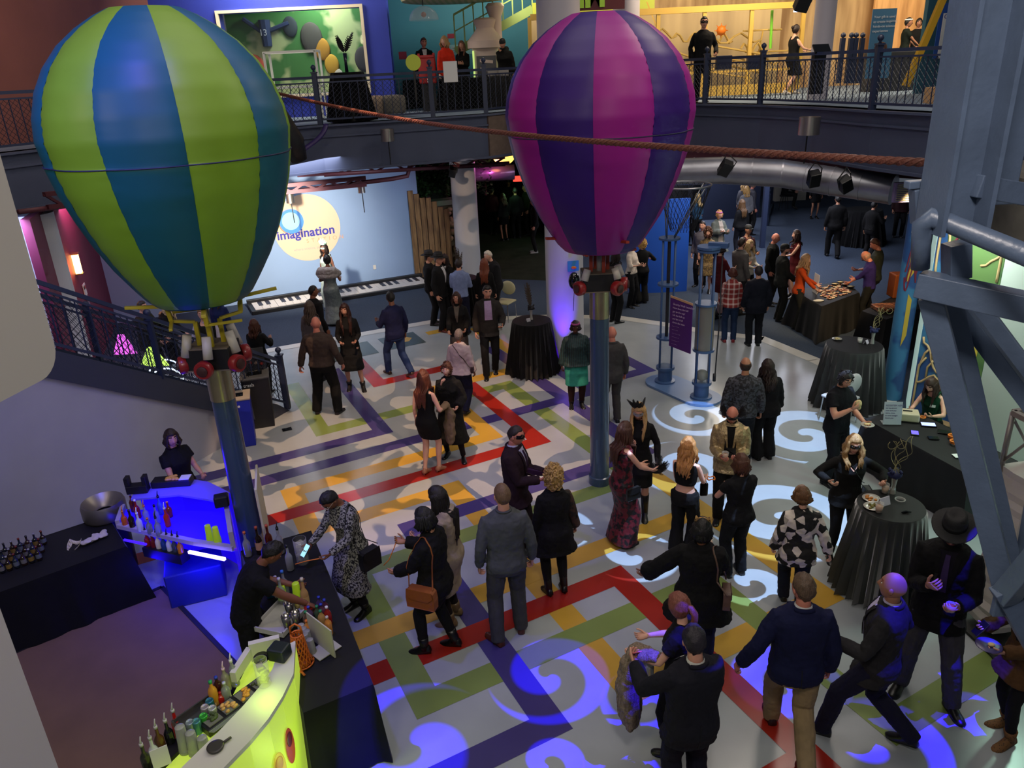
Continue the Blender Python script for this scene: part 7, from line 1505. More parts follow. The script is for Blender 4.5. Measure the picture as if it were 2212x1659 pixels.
sf = [W(540, 1408, 1.0), W(604, 1400, 1.0), W(604, 1450, 1.0), W(583, 1495, 1.0), W(546, 1545, 1.0), W(498, 1595, 1.0), W(420, 1672, 1.0), W(340, 1740, 1.0), W(255, 1740, 1.0), W(345, 1655, 1.0), W(430, 1570, 1.0), W(500, 1490, 1.0)]
m = MB(); m.prism([(p.x, p.y) for p in sf], .90, .94); m.build('work_shelf', lm, lb); m = MB(); a, b = W(540, 1408, 1.08), W(606, 1392, 1.08); m.bar(a, b, .05, .18); a2 = W(508, 1480, 1.0); m.bar(a, V((a2.x, a2.y, a.z)), .05, .10); m.build('end_cheek', lw_, lb)
def FP(f_, z, o=.006):
 q = f_ * (len(ri) - 1); i = min(len(ri) - 2, int(q)); p = ri[i].lerp(ri[i + 1], q - i); d = (ri[i + 1] - ri[i]).normalized(); n = V((-d.y, d.x, 0)); n = n if n.x > 0 else -n; return V((p.x, p.y, z)) + n * o, d, n
for i, (f_, z, w, h, c, c2) in enumerate(((.36, .62, .13, .36, '#a8442c', '#5c1c18'), (.50, .56, .15, .36, '#d8b83c', '#c89048'), (.60, .50, .17, .34, '#1cb48c', '#38c8a8'))):
 p, d, n = FP(f_, z); m = MB(); R_ = Matrix((d, n, V((0, 0, 1)))).transposed(); m.ball(p, (w / 2, .006, h / 2), 18, 12, R=R_); m.build('painted_drink', M('pdrink' + c, c, .4, em=c, es=.25), fp, smooth=True); m = MB(); m.ball(p + V((0, 0, h * .2)) + n * .006, (w / 3.2, .006, h / 5), 14, 8, R=R_); m.build('painted_drink_top', M('pdrink' + c2, c2, .4, em=c2, es=.2), fp, smooth=True)
lamp('lime_glow', 'POINT', W(570, 1480, 1.25), W(570, 1480, 0), '#c8f040', 2.5, .1); lamp('lime_glow', 'POINT', FP(.4, .5, .35)[0], W(570, 1480, 0), '#c8f040', 5, .1)
Z2 = .945
e = empty('fruit_caddy', W(515, 1530, Z2), math.radians(52), 'long black garnish caddy with four fruit bins on the lime bar', 'garnish caddy'); m = MB(); m.box((0, 0, .04), (.62, .17, .07)); m.build('caddy_tray', M('black_housing'), e, bevel=.006); m = MB(); m.slab([(-.31, -.09, .075), (.31, -.09, .075), (.31, -.17, .12), (-.31, -.17, .12)], .006); m.build('clear_lid', M('tube_glass'), e)
for i, c in enumerate(('#3c4c20', '#c89858', '#d09030', '#3c4024')):
 x = -.225 + i * .15; m = MB(); m.box((x, 0, .078), (.12, .13, .012)); bn = m.build('fruit_bin', M('bin_clear', '#6c6c64', .3), e); m = MB(); rn = random.Random(i)
 for j in range(12): m.ball((x + rn.uniform(-.045, .045), rn.uniform(-.05, .05), .09), (.02, .015, .014), 8, 5)
 m.build('fruit', M('fr' + c, c, .6, var=.3, vs_=20), bn, smooth=True)
e = empty('steel_tray', W(443, 1545, Z2), math.radians(52), 'shallow steel tray on the working side of the lime bar', 'tray'); m = MB(); m.box((0, 0, .01), (.42, .22, .012)); 
for sx in (-1, 1): m.box((sx * .21, 0, .03), (.012, .22, .05)); m.box((0, sx * .11, .03), (.42, .012, .05))
m.build('tray_body', M('shaker_steel'), e)
LBt = [((510, 1475), .26, '#c8ccd0', '#e0e0e0', 'clear bottle with a pourer at the top end of the lime bar', 1), ((492, 1485), .22, '#d0c8b0', '#d8b8c8', 'clear bottle with a pink top beside the pourer bottle', 1), ((476, 1500), .20, '#3c1410', '#203ca8', 'dark bottle with a blue cap on the lime bar'), ((492, 1508), .18, '#c8d0c8', '#b8c0c8', 'clear bottle in the middle of the lime bar cluster', 1), ((466, 1518), .24, '#d09030', '#1c9c4c', 'orange juice bottle with a green cap on the lime bar'), ((480, 1512), .10, '#a81c18', '#a81c18', 'small red jar beside the orange juice bottle')]
for L_ in LBt: bottle(W(L_[0][0], L_[0][1] + 4, Z2), L_[1], .036, L_[2], L_[3], L_[4], clear=len(L_) > 5, neck=.25, pour='pourer' in L_[4])
for i, (u, v, c, lab) in enumerate(((458, 1533, '#2c6c7c', 'teal can behind the silver cans on the lime bar'), (448, 1547, '#a8a4a0', 'silver can left of the other silver can on the lime bar'), (464, 1549, '#b0b4ac', 'silver can right of the other silver can on the lime bar'), (445, 1566, '#3ca83c', 'bright green can on the lime bar'), (430, 1578, '#4c8c84', 'teal topped can in front of the green can'), (416, 1580, '#8c9c9c', 'silver can at the left of the teal topped can'))):
 m = MB(); m.lathe([(.030, 0), (.033, .008), (.033, .11), (.028, .122), (.026, .116), (.005, .116)], n=20); o_ = m.build('soda_can', M('can' + c, c, .3, .5), smooth=True); o_.location = W(u, v + 4, Z2); tag(o_, lab, 'can')
for i, (u, v, lab) in enumerate(((402, 1622, 'tall clear cup stack, leftmost of three on the lime bar'), (422, 1626, 'tall clear cup stack, middle of three on the lime bar'), (445, 1628, 'short clear cup stack, rightmost of three on the lime bar'))): cupstack_clear(u, v, lab, .24 - .04 * i, Z2, .048)
e = empty('tip_jar', W(572, 1478, 1.105), 0, 'tall clear jar of cash on the white edge of the lime bar', 'jar'); m = MB(); m.lathe([(.052, 0), (.055, .01), (.055, .25), (.052, .25)], n=26, cap=False); m.build('jar_glass', M('clear_cup'), e, smooth=True); m = MB(); [m.box((random.uniform(-.015, .015), random.uniform(-.015, .015), .04 + .035 * i), (.06, .05, .02), i * 1.3) for i in range(5)]; m.build('bank_notes', M('notes'), e)
m = MB(); m.lathe([(.062, 0), (.066, .006), (.062, .03), (.01, .031)], n=26); o_ = m.build('black_dish', M('black_gloss'), smooth=True); o_.location = W(565, 1424, 1.105); tag(o_, 'round black lid lying at the top end of the lime bar', 'lid')
tbox(606, 1420, 1.10, (.16, .14, .12), -.3, 'black napkin box with a small picture by the orange basket', 'napkin_box', '#14201c', 'box')
m = MB(); m.lathe([(.05, 0), (.06, .006), (.062, .02), (.045, .02)], n=24); m.tube([(.04, .03, .012), (.09, .08, .016)], .010, 6); o_ = m.build('strainer', M('strainer', '#4c4a44', .4, .5), smooth=True); o_.location = W(466, 1616, 1.105); tag(o_, 'dark round strainer with a handle on the lime bar', 'strainer')
for i, (u, v, c) in enumerate(((388, 1570, '#b81c18'), (372, 1592, '#14161c'), (352, 1606, '#5c3c1c'), (340, 1630, '#c8ccd0'), (322, 1645, '#2c2c24'))):
 bottle(W(u, v + 20, .80), .27, .036, c, '#c0c0bc', ['red bottle with a steel pourer, topmost', 'black bottle with a steel pourer, second', 'amber bottle with a steel pourer, third', 'clear bottle with a steel pourer, fourth', 'dark bottle with a steel pourer, lowest'][i] + ' in the rail of the lime bar', pour=True)
e = empty('speed_rail', (0, 0, 0), 0, 'black bottle rail on the working side of the lime bar', 'bottle rail'); m = MB(); m.bar(W(395, 1610, .80), W(300, 1700, .80), .12, .10); m.build('rail_tray', M('black_housing'), e)
p = W(352, 1655, 1.0); m = MB(); m.slab([(-.06, 0, 0), (.06, 0, 0), (.06, .02, .16), (-.06, .02, .16)], .006); o_ = m.build('price_card', M('paper')); o_.location = p; o_.rotation_euler.z = .5; tag(o_, 'white card at the bottom edge of the lime bar', 'card')
# ================================================================ small things
def chair_(p, rz, col, label):
 e = empty('chair', p, rz, label, 'chair'); m = MB(); m.box((0, 0, .45), (.42, .42, .04)); m.build('seat', M('seat' + col, col, .6), e, bevel=.015); m = MB(); m.ball((0, -.2, .74), (.2, .05, .17), 16, 10); m.build('backrest', M('seat' + col), e, smooth=True)
 for sx in (-1, 1):
  for sy in (-1, 1): m = MB(); m.tube([(sx * .2, sy * .2, 0), (sx * .18, sy * .18, .45)], .011, 6); m.build('leg', M('chrome'), e)
q = G(1092, 690); chair_((q.x, q.y, 0), 2.6, '#b4b08c', 'pale cushioned chair with chrome legs by the white haired man')
q = G(1822, 925); chair_((q.x, q.y + .25, 0), .5, '#b8b8bc', 'chrome chair behind the person in the black polo')
m = MB(); m.box((0, 0, .006), (.16, .12, .008)); o_ = m.build('floor_outlet', M('black_gloss')); o_.location = G(620, 928); o_.rotation_euler.z = .4; tag(o_, 'small black floor outlet beside the trash bin', 'outlet')
m = MB(); c = AT(620, 230, 17.0); m.tube([AT(704 - 68 * t * t, 268 + 66 * t - 6 * t * (1 - t), 17.1 - .3 * t) for t in (i / 14 for i in range(15))], .055, 8, flat=.5); tag(m.build('curved_track', M('track_violet', '#2c1c58', .4), smooth=True), 'dark violet curved track in front of the fascia beside the green balloon', 'track')
q = V((C2c[0], C2c[1] - .39, 0)); m = MB(); m.box((.14, 0, 2.05), (.22, .02, .20), .2); o_ = m.build('column_sign', M('sign_sky', '#3c8cd0', .6)); o_.location = q; tag(o_, 'small blue sign with an orange shape on the thick white column', 'sign'); m = MB(); m.ball((.15, -.02, 2.02), (.05, .01, .03), 10, 6); m.build('orange_shape', M('orange'), o_, smooth=True)
m = MB(); m.ball((.14, -.16, 1.80), (.11, .10, .17), 18, 14); m.tube([(.14, -.16, 1.64), (.12, -.14, 1.2)], .006, 5); o_ = m.build('party_balloon', M('balloon_black', '#08080c', .12, spec=.8), smooth=True); o_.location = q; tag(o_, 'glossy black party balloon tied before the thick white column', 'balloon')
for u, v, c, w, lab in ((335, 790, '#b8e060', .5, 'lime lit graphic glimpsed through the stair railing'), (272, 764, '#e060e0', .4, 'pink lit graphic glimpsed through the stair railing')):
 p_ = AT(u, v, 12.6); p_.z = max(.2, p_.z); m = MB(); m.slab([(-w / 2, 0, 0), (w / 2, 0, 0), (.05, 0, .35), (-.05, 0, .35)], .03); o_ = m.build('lit_graphic', EM('lg' + c, c, 1.4)); o_.location = p_; tag(o_, lab, 'sign')
# ================================================================ the guests, nearest first
BK = '#101013'; NV = '#10143a'
HOLD = dict(L=(-.10, .34, 1.12), R=(.10, .36, 1.12)); CHEST = dict(L=(-.08, .28, 1.16), R=(.08, .30, 1.14))
DOWNL = None
p = person
r = p('man seen from behind in a navy blazer and khaki trousers, bald spot, walking away', (1740, 1244), 1.86, 6, 'm', None, 'ruddy', ('short', '#4a3a2c'), ('jacket', '#0d1236'), under='#c8c8c8', bottom=('pants', '#8c7858'), shoes='#2a1418', build=1.12, belly=.04, L=(-.42, .02, .92), fL=(-.06, .30, 0, 0), fR=(.06, -.32, .10, 0), head=(-2, 18), lean=3)
r = p('dark haired man in a near black suit at the bottom holding a pink phone', (1500, 1354), 1.80, 348, 'm', None, 'light', ('short', '#1c1820'), ('jacket', '#15151f', .74), under='#c8c8c0', bottom=('pants', '#101020'), build=1.12, L=(-.30, .36, 1.20), R=(.12, .30, 1.05), head=(8, -18), twist=8); phone(r, 'L', 'pink cased phone held up by the man at the bottom', '#d86a80')
r = p('woman in black with a brown ponytail and a fur coat over her arm', (1468, 1284), 1.66, 300, 'f', None, 'fair', ('pony', '#6a3c30', .34), ('tee', BK), bottom=('pants', BK), L=(-.16, .34, 1.08), R=(.12, .34, 1.10), head=(4, -15), eR=(.5, -.4, -.5))
B_ = r; m = MB(); rn = random.Random(4); 
m.tube([(-.16, .18, 1.10), (-.18, .30, 1.12), (-.22, .36, 1.02), (-.22, .36, .80), (-.22, .34, .50)], [.08, .10, .12, .16, .17], 12, round_=True, flat=.6)
me = fuse(m, .014, .07, 3, .11); me.materials.append(M('fur_brown', '#6c5c4c', .95, pat='streak', col2='#8c7c6c', ps=60, bump=1, bs=90)); fo = bpy.data.objects.new('fur_coat', me); COL.objects.link(fo); fo.location = r['base']; fo.rotation_euler = r['E'].rotation_euler; tag(fo, 'brown fur coat draped over the arm of the ponytailed woman', 'coat')
q = r['W']((-.20, .30, .95)); m = MB(); m.box((0, 0, 0), (.24, .12, .16), .4); o_ = m.build('clear_bag', M('clear_bag', '#b8c0c0', .1, tr=.6), bevel=.02); o_.location = q; tag(o_, 'small see through bag beside the fur coat', 'bag')
r = p('woman in a loose black robe wearing leopard print ears, seen from behind', (1518, 1122), 1.70, 12, 'f', None, 'brown', ('bob', '#0c0a0a', .08), ('robe', '#0a0a0c', .62), bottom=('pants', '#10142c'), build=1.25, L=(-.52, .10, 1.02), R=(.14, .34, 1.14), hat=('ears', '#8c6c44', M('leopard', '#a8824c', .8, pat='spot', col2='#1c140c', ps=60))); bag(r, 'R', 'small taupe box bag at the hip of the woman in the black robe', '#5c4438', (.20, .08, .20), z=.92, name='handbag', dy=-.04); cup(grip(r, 'R'), 'cup held by the woman with the leopard ears', fill='#b89070')
geo = M('geo_print', '#0c0c0e', .8, pat='vor', col2='#c4bcb4', ps=11)
r = p('woman with a brown bob in a black and white geometric print jacket', (1735, 1052), None, 8, 'f', (1705, 1318), 'fair', ('bob', '#4a3018', .05), ('loose', geo, .74), bottom=('pants', '#101428'), build=1.08, R=(.34, -.05, .90), L=(-.26, .06, .9), fL=(-.05, .22, 0, 0), fR=(.06, -.2, .05, 0), head=(4, 25))
r = p('bald man in a charcoal suit walking left with one arm raised', (1943, 1243), None, 305, 'm', (1890, 1600), 'tan', None, ('jacket', '#222124', .76), under='#b8b0d0', bottom=('pants', '#14142a'), build=1.05, L=(-.20, .34, 1.12), R=(.25, .05, .95), fL=(-.10, .33, 0, 5), fR=(.10, -.30, .05, -15), head=(-10, -5), hr=(1.6, 1.86))
r = p('man in a black fedora, black jacket and grey trousers holding a small cup', (2065, 1122), None, 215, 'm', (2025, 1505), 'light', ('short', '#3c3028'), ('jacket', '#0e0d10', .78), under='#14101c', tie='#3c2c58', bottom=('pants', '#444248'), shoes='#08080a', hat=('fedora', '#0c0c0e'), L=(-.12, .33, 1.16), R=(.08, .30, 1.26), fL=(-.22, .06, 0, 35), fR=(.16, .0, 0, -10), beard=1, head=(14, 0), hr=(1.7, 1.99), build=1.05); cup(grip(r, 'L', .09, 0, .0), 'small cup with an orange garnish held by the man in the black fedora', fill='#c86a38', hgt=.07)
lp = M('leopard_boot', '#6c4820', .7, pat='spot', col2='#2c1c0c', ps=70)
q = G(2168, 1588); r = p('woman at the right edge in a brown jacket, black leggings and leopard ankle boots', None, 1.66, 262, 'f', None, 'fair', ('long', '#3c2818', .3), ('loose', '#4c341c', .72), under=BK, bottom=('leggings', '#0e0e12'), shoes=lp, heel=.05, boot=.22, xy=(q.x + .02, q.y), L=(-.10, .36, 1.12), R=(.16, .34, 1.18), fL=(-.10, .06, 0, 10), fR=(.10, -.08, 0, -15))
plt = grip(r, 'L', .10, 0, .05); e = empty('plate', plt, 0, 'violet lit plate with a fork held by the woman at the right edge', 'plate'); m = MB(); m.lathe([(.06, 0), (.10, .014), (.095, .017), (.01, .006)], n=24); m.build('plate_dish', M('dish_violet_lit', '#3c3468', .3), e, smooth=True); m = MB(); m.ball((.02, 0, .02), (.03, .025, .012), 8, 5); m.build('food', M('dip'), e, smooth=True); phone(r, 'R', 'dark phone in the hand of the woman at the right edge')  # violet light on the plate is put into the dish colour
r = p('blonde woman in a black lace mask and black outfit with both hands raised', (1848, 940), None, 186, 'f', (1812, 1205), 'fair', ('wavy', '#8c6c44', .26), ('knit', '#0c0c0e', .80), bottom=('leggings', '#0c0e14'), shoes='#0c0c0e', mask=('#0c0c0e',), heel=.05, build=1.08, L=(-.30, .26, 1.24), R=(.30, .26, 1.24), eL=(-1, -.1, -.5), eR=(1, -.1, -.5), head=(8, -4)); bag(r, 'L', 'small black bag at the hip of the masked blonde woman', '#0e0e10', (.2, .07, .16), z=.92, cross=True)
m = MB(); patch(m, r['bvh'], r['B'], [[(-.075, 1.43), (.075, 1.43), (.05, 1.36), (0, 1.30), (-.05, 1.36)]], .002, .003); 
if m.f: m.build('neckline', skin_mat('fair'), r['E'])
r = p('person in glasses and a black polo shirt eating from a plate behind the masked blonde', (1830, 803), 1.72, 150, 'm', None, 'light', ('short_f', '#1c1a1c'), ('polo', '#0a0c14'), bottom=('pants', '#0c0e16'), L=(-.10, .34, 1.05), R=(.14, .30, 1.30), glasses='#2a2420', build=1.1, head=(14, -14))
e = empty('plate', grip(r, 'L', .09, 0, .03), 0, 'small plate of food in the lower hand of the person in the black polo', 'plate'); m = MB(); m.lathe([(.05, 0), (.09, .014), (.085, .017), (.01, .006)], n=22); m.build('plate_dish', M('dish#b8b4ac', '#b8b4ac', .25, .3), e, smooth=True); m = MB(); m.ball((0, 0, .02), (.05, .03, .012), 8, 5); m.build('food', M('dip'), e, smooth=True)
m = MB(); m.ball((0, 0, 0), (.05, .035, .06), 10, 8); m.ball((.02, .01, -.05), (.03, .03, .04), 8, 6); o_ = m.build('wrapped_snack', M('snack', '#c8b484', .7, var=.3, vs_=30), smooth=True); o_.location = grip(r, 'R', .09, 0, .03); tag(o_, 'paper wrapped snack held at the mouth of the person in the black polo', 'snack')
r = p('seated woman with brown hair in a sleeveless green top with a name tag', (2010, 820), 1.66, 238, 'f', None, 'fair', ('straight', '#2c1a14', .28), ('tank', '#0c3824'), bottom=('pants', BK), seat=.52, fL=(-.12, .42, 0, 0), fR=(.12, .40, 0, 0), L=(-.20, .40, 1.20), R=(.12, .40, 1.20), head=(24, 0), lean=10)
m = MB(); patch(m, r['bvh'], r['B'], [[(-.11, 1.30), (-.04, 1.30), (-.04, 1.26), (-.11, 1.26)]], .006, .003); 
if m.f: m.build('name_tag', M('paper'), r['E'])
gold = M('gold_cloth', '#a8946c', .35, .55, var=.35, vs_=30, bump=.8, bs=50)
r = p('bald man in a shiny gold blazer and a black winged mask looking down', (1583, 880), None, 196, 'm', (1572, 1125), 'ruddy', None, ('jacket', gold, .80, .075), under='#060607', bottom=('pants', '#0a0a0c'), mask=('#0c0c0e', 'wings'), head=(16, 0), L=(-.10, .30, 1.14), R=(.10, .30, 1.12), build=1.08); cup(grip(r, 'R', .08, 0, .02), 'small cup held by the man in the gold blazer', hgt=.09)
r = p('woman with a brown red bob in a black t-shirt and black trousers, seen from behind', (1604, 982), None, 345, 'f', (1600, 1240), 'light', ('bob', '#3c2014', .12), ('tee', '#0c0d12'), bottom=('pants', '#0c0e16'), boot=.2, build=1.1, L=(-.06, .26, 1.14), R=(.06, .28, 1.1), eL=(-1, -.2, -.6))
r = p('woman with long strawberry blonde hair in a black open waist jumpsuit', (1487, 945), None, 32, 'f', (1470, 1190), 'fair', ('wavy', '#9a6a3c', .36), ('crop', '#0b0b0d'), bottom=('wide', '#0b0b0e'), build=1.0, R=(.16, .30, 1.04), L=(-.06, .28, 1.06), head=(4, 0), hr=(1.6, 1.74)); q = grip(r, 'R', .09, 0, .02)
m = MB(); m.tube([(.045 * math.cos(a), .045 * math.sin(a), .01 * math.sin(3 * a)) for a in (6.283 * i / 20 for i in range(20))], .007, 5, closed=True); o_ = m.build('wristband', M('orange_band'), smooth=True); o_.location = q + V((.08, 0, -.02)); tag(o_, 'orange band hanging from the hand of the strawberry blonde woman', 'wristband')
e = empty('handbag', q, 0, 'small black clutch hanging below the hand of the strawberry blonde woman', 'handbag'); m = MB(); m.box((0, 0, -.17), (.10, .04, .18)); m.build('bag_body', M('black_gloss'), e, bevel=.02); m = MB(); m.tube([(-.03, 0, -.08), (0, 0, .01), (.03, 0, -.08)], .005, 5); m.build('strap', M('black_gloss'), e)
gown = M('burgundy_lace', '#5c0e1c', .6, pat='noise', col2='#0c0508', ps=16)
r = p('woman with long brown hair in a burgundy gown with black lace pattern', (1350, 912), None, 62, 'f', (1342, 1172), 'fair', ('long', '#3a2016', .40), ('gown', gown), bottom=('none', BK), L=(-.06, .34, 1.04), R=(.14, .36, 1.04), hr=(1.62, 1.8), head=(8, 15)); bag(r, 'R', 'flat black clutch against the burgundy gown', '#0c0c0e', (.20, .04, .17), z=.86, strap=False)
q = grip(r, 'R', .12, 0, .02); e = empty('feather_mask', q, 0, 'black feathered mask held by the woman in the burgundy gown', 'mask'); m = MB(); rn = random.Random(3); [feather(m, V((rn.uniform(-.06, .08), rn.uniform(-.04, .04), 0)), V((rn.uniform(-.8, 1), rn.uniform(-.6, .6), rn.uniform(-.3, 1))), rn.uniform(.08, .16), .03) for i in range(16)]; m.ball((0, 0, 0), (.09, .05, .05), 10, 6); m.build('feathers', M('black_feather'), e)
r = p('blonde woman in a silver mask with tall black feathers and a black top', (1380, 872), 1.70, 196, 'f', (1388, 1100), 'light', ('straight', '#9c7c50', .34), ('knit', '#0b0b0d'), bottom=('skirt', '#101013', .56), mask=('#8c8c94', 'feathers'), boot=.8, heel=.05, L=(-.26, .10, .92), R=(.08, .24, 1.22), head=(16, 0))
flo = M('grey_floral', '#3c3e48', .8, pat='noise', col2='#16161c', ps=30)
r = p('bald man with a beard in a dark floral shirt, seen from behind', (1612, 773), None, 10, 'm', (1590, 985), 'tan', ('fringe', '#2a1c14'), ('shirt', flo, .82), bottom=('pants', '#0e1018'), build=1.22, belly=.05, hr=(1.7, 1.86))
r = p('woman with long dark hair in black leaning beside the man in the floral shirt', (1660, 777), None, 352, 'f', (1656, 990), 'light', ('wavy', '#1c0e0c', .34), ('loose', '#0c0c10', .80), bottom=('wide', '#0c0d12'), build=1.05, hr=(1.6, 1.78), L=(-.14, .16, 1.30), side=-4)
r = p('man in a plum suit, tie and dark eye mask looking at his phone', (1114, 920), 1.80, 112, 'm', None, 'ruddy', ('crew', '#1c1412'), ('jacket', '#21101a', .76), under='#a8a8c0', tie='#2a1030', bottom=('pants', '#180c14'), mask=('#14101c',), L=(-.06, .34, 1.16), R=(.08, .34, 1.14), head=(6, 0)); phone(r, 'R', 'dark phone in the hands of the man in the plum suit')
r = p('man in a blue grey quarter zip pullover and grey trousers, seen from behind', (1085, 1048), None, 350, 'm', (1095, 1375), 'light', ('crew', '#5c4630'), ('shirt', '#4a4d50', .82), bottom=('pants', '#3c3c40'), shoes='#4c2418', build=1.1, fL=(-.14, -.08, 0, 30), fR=(.12, .06, 0, -8), head=(-4, 12), hr=(1.7, 1.86), sleeve=2)
m = MB(); m.tube([r['B'].at(1.5)[0] + r['B'].at(1.5)[1] @ V((.068 * math.cos(a), .068 * math.sin(a) - .012, -.01)) for a in (6.283 * i / 20 for i in range(20))], .012, 6, closed=True); m.build('collar', CL('#4a4d50'), r['E'], smooth=True)
r = p('woman with curly blonde hair in a black lace dress and knee boots, seen from behind', (1195, 1012), None, 345, 'f', (1198, 1280), 'light', ('curly', '#8c7040', .06), ('sack', '#0c0c0e', .62), bottom=('tights', '#101013'), shoes='#08080a', boot=.85, heel=.05, build=1.12, head=(0, -28), mask=('#2a1c3c',), hr=(1.55, 1.68), R=(.28, .06, .86))
m = MB(); B0 = r['B']; B0.arm_tube(m, 'R', (.066, .058, .060), 2, .02); me = fuse(m, .012, .01, 2); me.materials.append(M('brown_lace', '#14100e', .8, pat='vor', col2='#3c2418', ps=26)); o_ = bpy.data.objects.new('lace_sleeve', me); COL.objects.link(o_); o_.parent = r['E']
r = p('dark haired woman in black with a tan shoulder bag holding an orange band', (912, 1098), None, 292, 'f', (925, 1410), 'tan', ('bob', '#0c0a0a', .10), ('loose', '#0b0b0d', .78), bottom=('skirt', '#0b0b0e', .60, .0, '#0c0c0f'), shoes='#08080a', boot=.3, heel=.06, build=1.12, L=(-.14, .34, 1.02), R=(.10, .36, 1.22), fL=(-.10, .14, 0, 10), fR=(.10, -.12, 0, 0), head=(10, 8), hr=(1.6, 1.74)); bag(r, 'L', 'tan leather shoulder bag carried by the dark haired woman in black', '#8a4c1c', (.30, .10, .22), z=.86, name='handbag', dy=.02)
bl_ = grip(r, 'R', .08, 0, .02); m = MB(); m.tube([bl_, bl_ + V((-.04, 0, -.10)), bl_ + V((-.10, -.02, -.22)), bl_ + V((-.16, -.03, -.28))], .005, 5); o_ = m.build('wristband', M('orange_band'), smooth=True); tag(o_, 'unfastened orange band held by the woman with the tan bag', 'wristband')
r = p('woman with very long dark hair in a beige cardigan near the tan bag', (938, 1052), 1.70, 285, 'f', (930, 1352), 'light', ('straight', '#14100e', .52), ('coat', '#9a8a74', .46), bottom=('leggings', '#1a1614'), shoes='#6c5838', boot=.2, heel=.04, L=(-.10, .30, 1.12), R=(.16, .2, 1.0), head=(20, 0), eR=(.6, -.3, -.6))
pr_ = M('snake_print', '#8c8c84', .85, pat='noise', col2='#14141a', ps=55)
r = p('woman in a grey black patterned dress leaning over the bar table with a phone', (697, 1072), 1.70, 222, 'f', (748, 1300), 'brown', ('short', '#0c0a0a'), ('dress_l', pr_, .36), bottom=('leggings', '#0c0c0e'), boot=.2, build=1.12, lean=12, L=(-.12, .36, 1.02), R=(.18, .40, 1.04), head=(34, 0), glasses='#c8c4c0', hr=(1.6, 1.78)); phone(r, 'R', 'phone with a bright screen held over the cash jar', '#3c4c50', '#8ac0d0'); bag(r, 'L', 'black shoulder bag of the woman in the patterned dress', '#101012', (.24, .10, .24), z=.80, dy=-.05)
for k, w in enumerate((.0, .03)): m = MB(); c = grip(r, 'L', .10, 0, .03); m.tube([c, c + V((-.14, -.02, -.01)), c + V((-.26, -.04, -.03))], .005, 5, flat=.6) if k == 0 else None
o_ = bpy.data.objects.new('wristband', (lambda mm: mm.mesh())(MB().tube([c, c + V((-.14, -.02, -.01)), c + V((-.26, -.04, -.03))], .006, 5))); o_.data.materials.append(M('orange_band')); COL.objects.link(o_); tag(o_, 'orange band held by the woman in the patterned dress', 'wristband')
r = p('bartender in a black t-shirt and vest leaning over the black bar table', (600, 1172), None, 72, 'm', (502, 1450), 'brown', ('short', '#0c0a0a'), ('polo', '#0a0a0e'), bottom=('pants', '#0b0b0f'), build=1.05, lean=34, R=(.16, .62, .93), L=(-.20, .46, .98), fL=(-.14, .12, 0, 0), fR=(.12, -.22, 0, -10), head=(6, 10), eR=(.8, -.3, .2), hr=(1.75, 1.9), pr=(0, 0, -1))
r = p('woman with shoulder length dark hair in a black t-shirt behind the blue lit bar', (366, 928), 1.66, 122, 'f', None, 'light', ('bob', '#1c0e0c', .12), ('tee', '#0a0a10'), bottom=('pants', BK), build=1.12, L=(-.12, .32, 1.08), R=(.16, .36, 1.08), head=(4, -20))
e = empty('plate', grip(r, 'R', .13, 0, .04), 0, 'dark plate of food held by the woman behind the blue lit bar', 'plate'); m = MB(); m.lathe([(.07, 0), (.12, .014), (.115, .017), (.01, .006)], n=22); m.build('plate_dish', M('dish_dark', '#14141c', .3), e, smooth=True); m = MB(); [m.ball((.05 * math.sin(i), .05 * math.cos(i * 2), .025), (.03, .02, .015), 8, 5) for i in range(6)]; m.build('food', M('food#b87838', '#b87838', .7), e, smooth=True)
r = p('woman with long auburn hair in a short black dress and nude heels', (912, 800), None, 25, 'f', (925, 1022), 'fair', ('straight', '#4a2416', .42), ('fitted', '#090a0f', .60), bottom=('none', BK), shoes='#a06a50', heel=.07, L=(-.22, .04, .86), R=(.20, .22, 1.08), fL=(-.08, -.05, 0, 5), fR=(.08, .10, 0, -5), hr=(1.6, 1.78), head=(0, 15))
m = MB(); m.tube([(.2, .08, 1.05), (.24, .18, 1.10), (.27, .22, .98), (.27, .2, .78), (.26, .18, .55)], [.07, .08, .10, .12, .11], 12, round_=True, flat=.55); me = fuse(m, .014, .06, 3, .1); me.materials.append(CL('#6c5c44')); o_ = bpy.data.objects.new('coat', me); COL.objects.link(o_); o_.location = r['base']; o_.rotation_euler = r['E'].rotation_euler; tag(o_, 'olive beige coat over the arm of the auburn haired woman', 'coat')
r = p('woman with short brown hair in a long sheer black duster touching her chin', (964, 783), None, 192, 'f', (995, 985), 'fair', ('short_f', '#3c2014'), ('robe', '#0e0e0c', .38, .075), under='#08080a', bottom=('leggings', '#0a0a0c'), glasses='#c8c4bc', L=(-.20, .26, 1.06), R=(.06, .20, 1.42), fL=(-.20, .12, 0, 20), fR=(.12, -.02, 0, -10), hr=(1.55, 1.74), build=1.05)
r = p('grey haired person in a pale pink jacket with a crossbody bag, walking away', (990, 712), None, 18, 'f', (1022, 888), 'brown', ('short', '#5c5450'), ('loose', '#a89c9c', .86), bottom=('pants', '#10142a'), build=1.15, fL=(-.08, .14, 0, 0), fR=(.10, -.16, .04, 0), hr=(1.55, 1.76)); bag(r, 'R', 'small dark bag on a crossbody strap over the pale pink jacket', '#2c1c18', (.16, .06, .12), z=.95, cross=True)
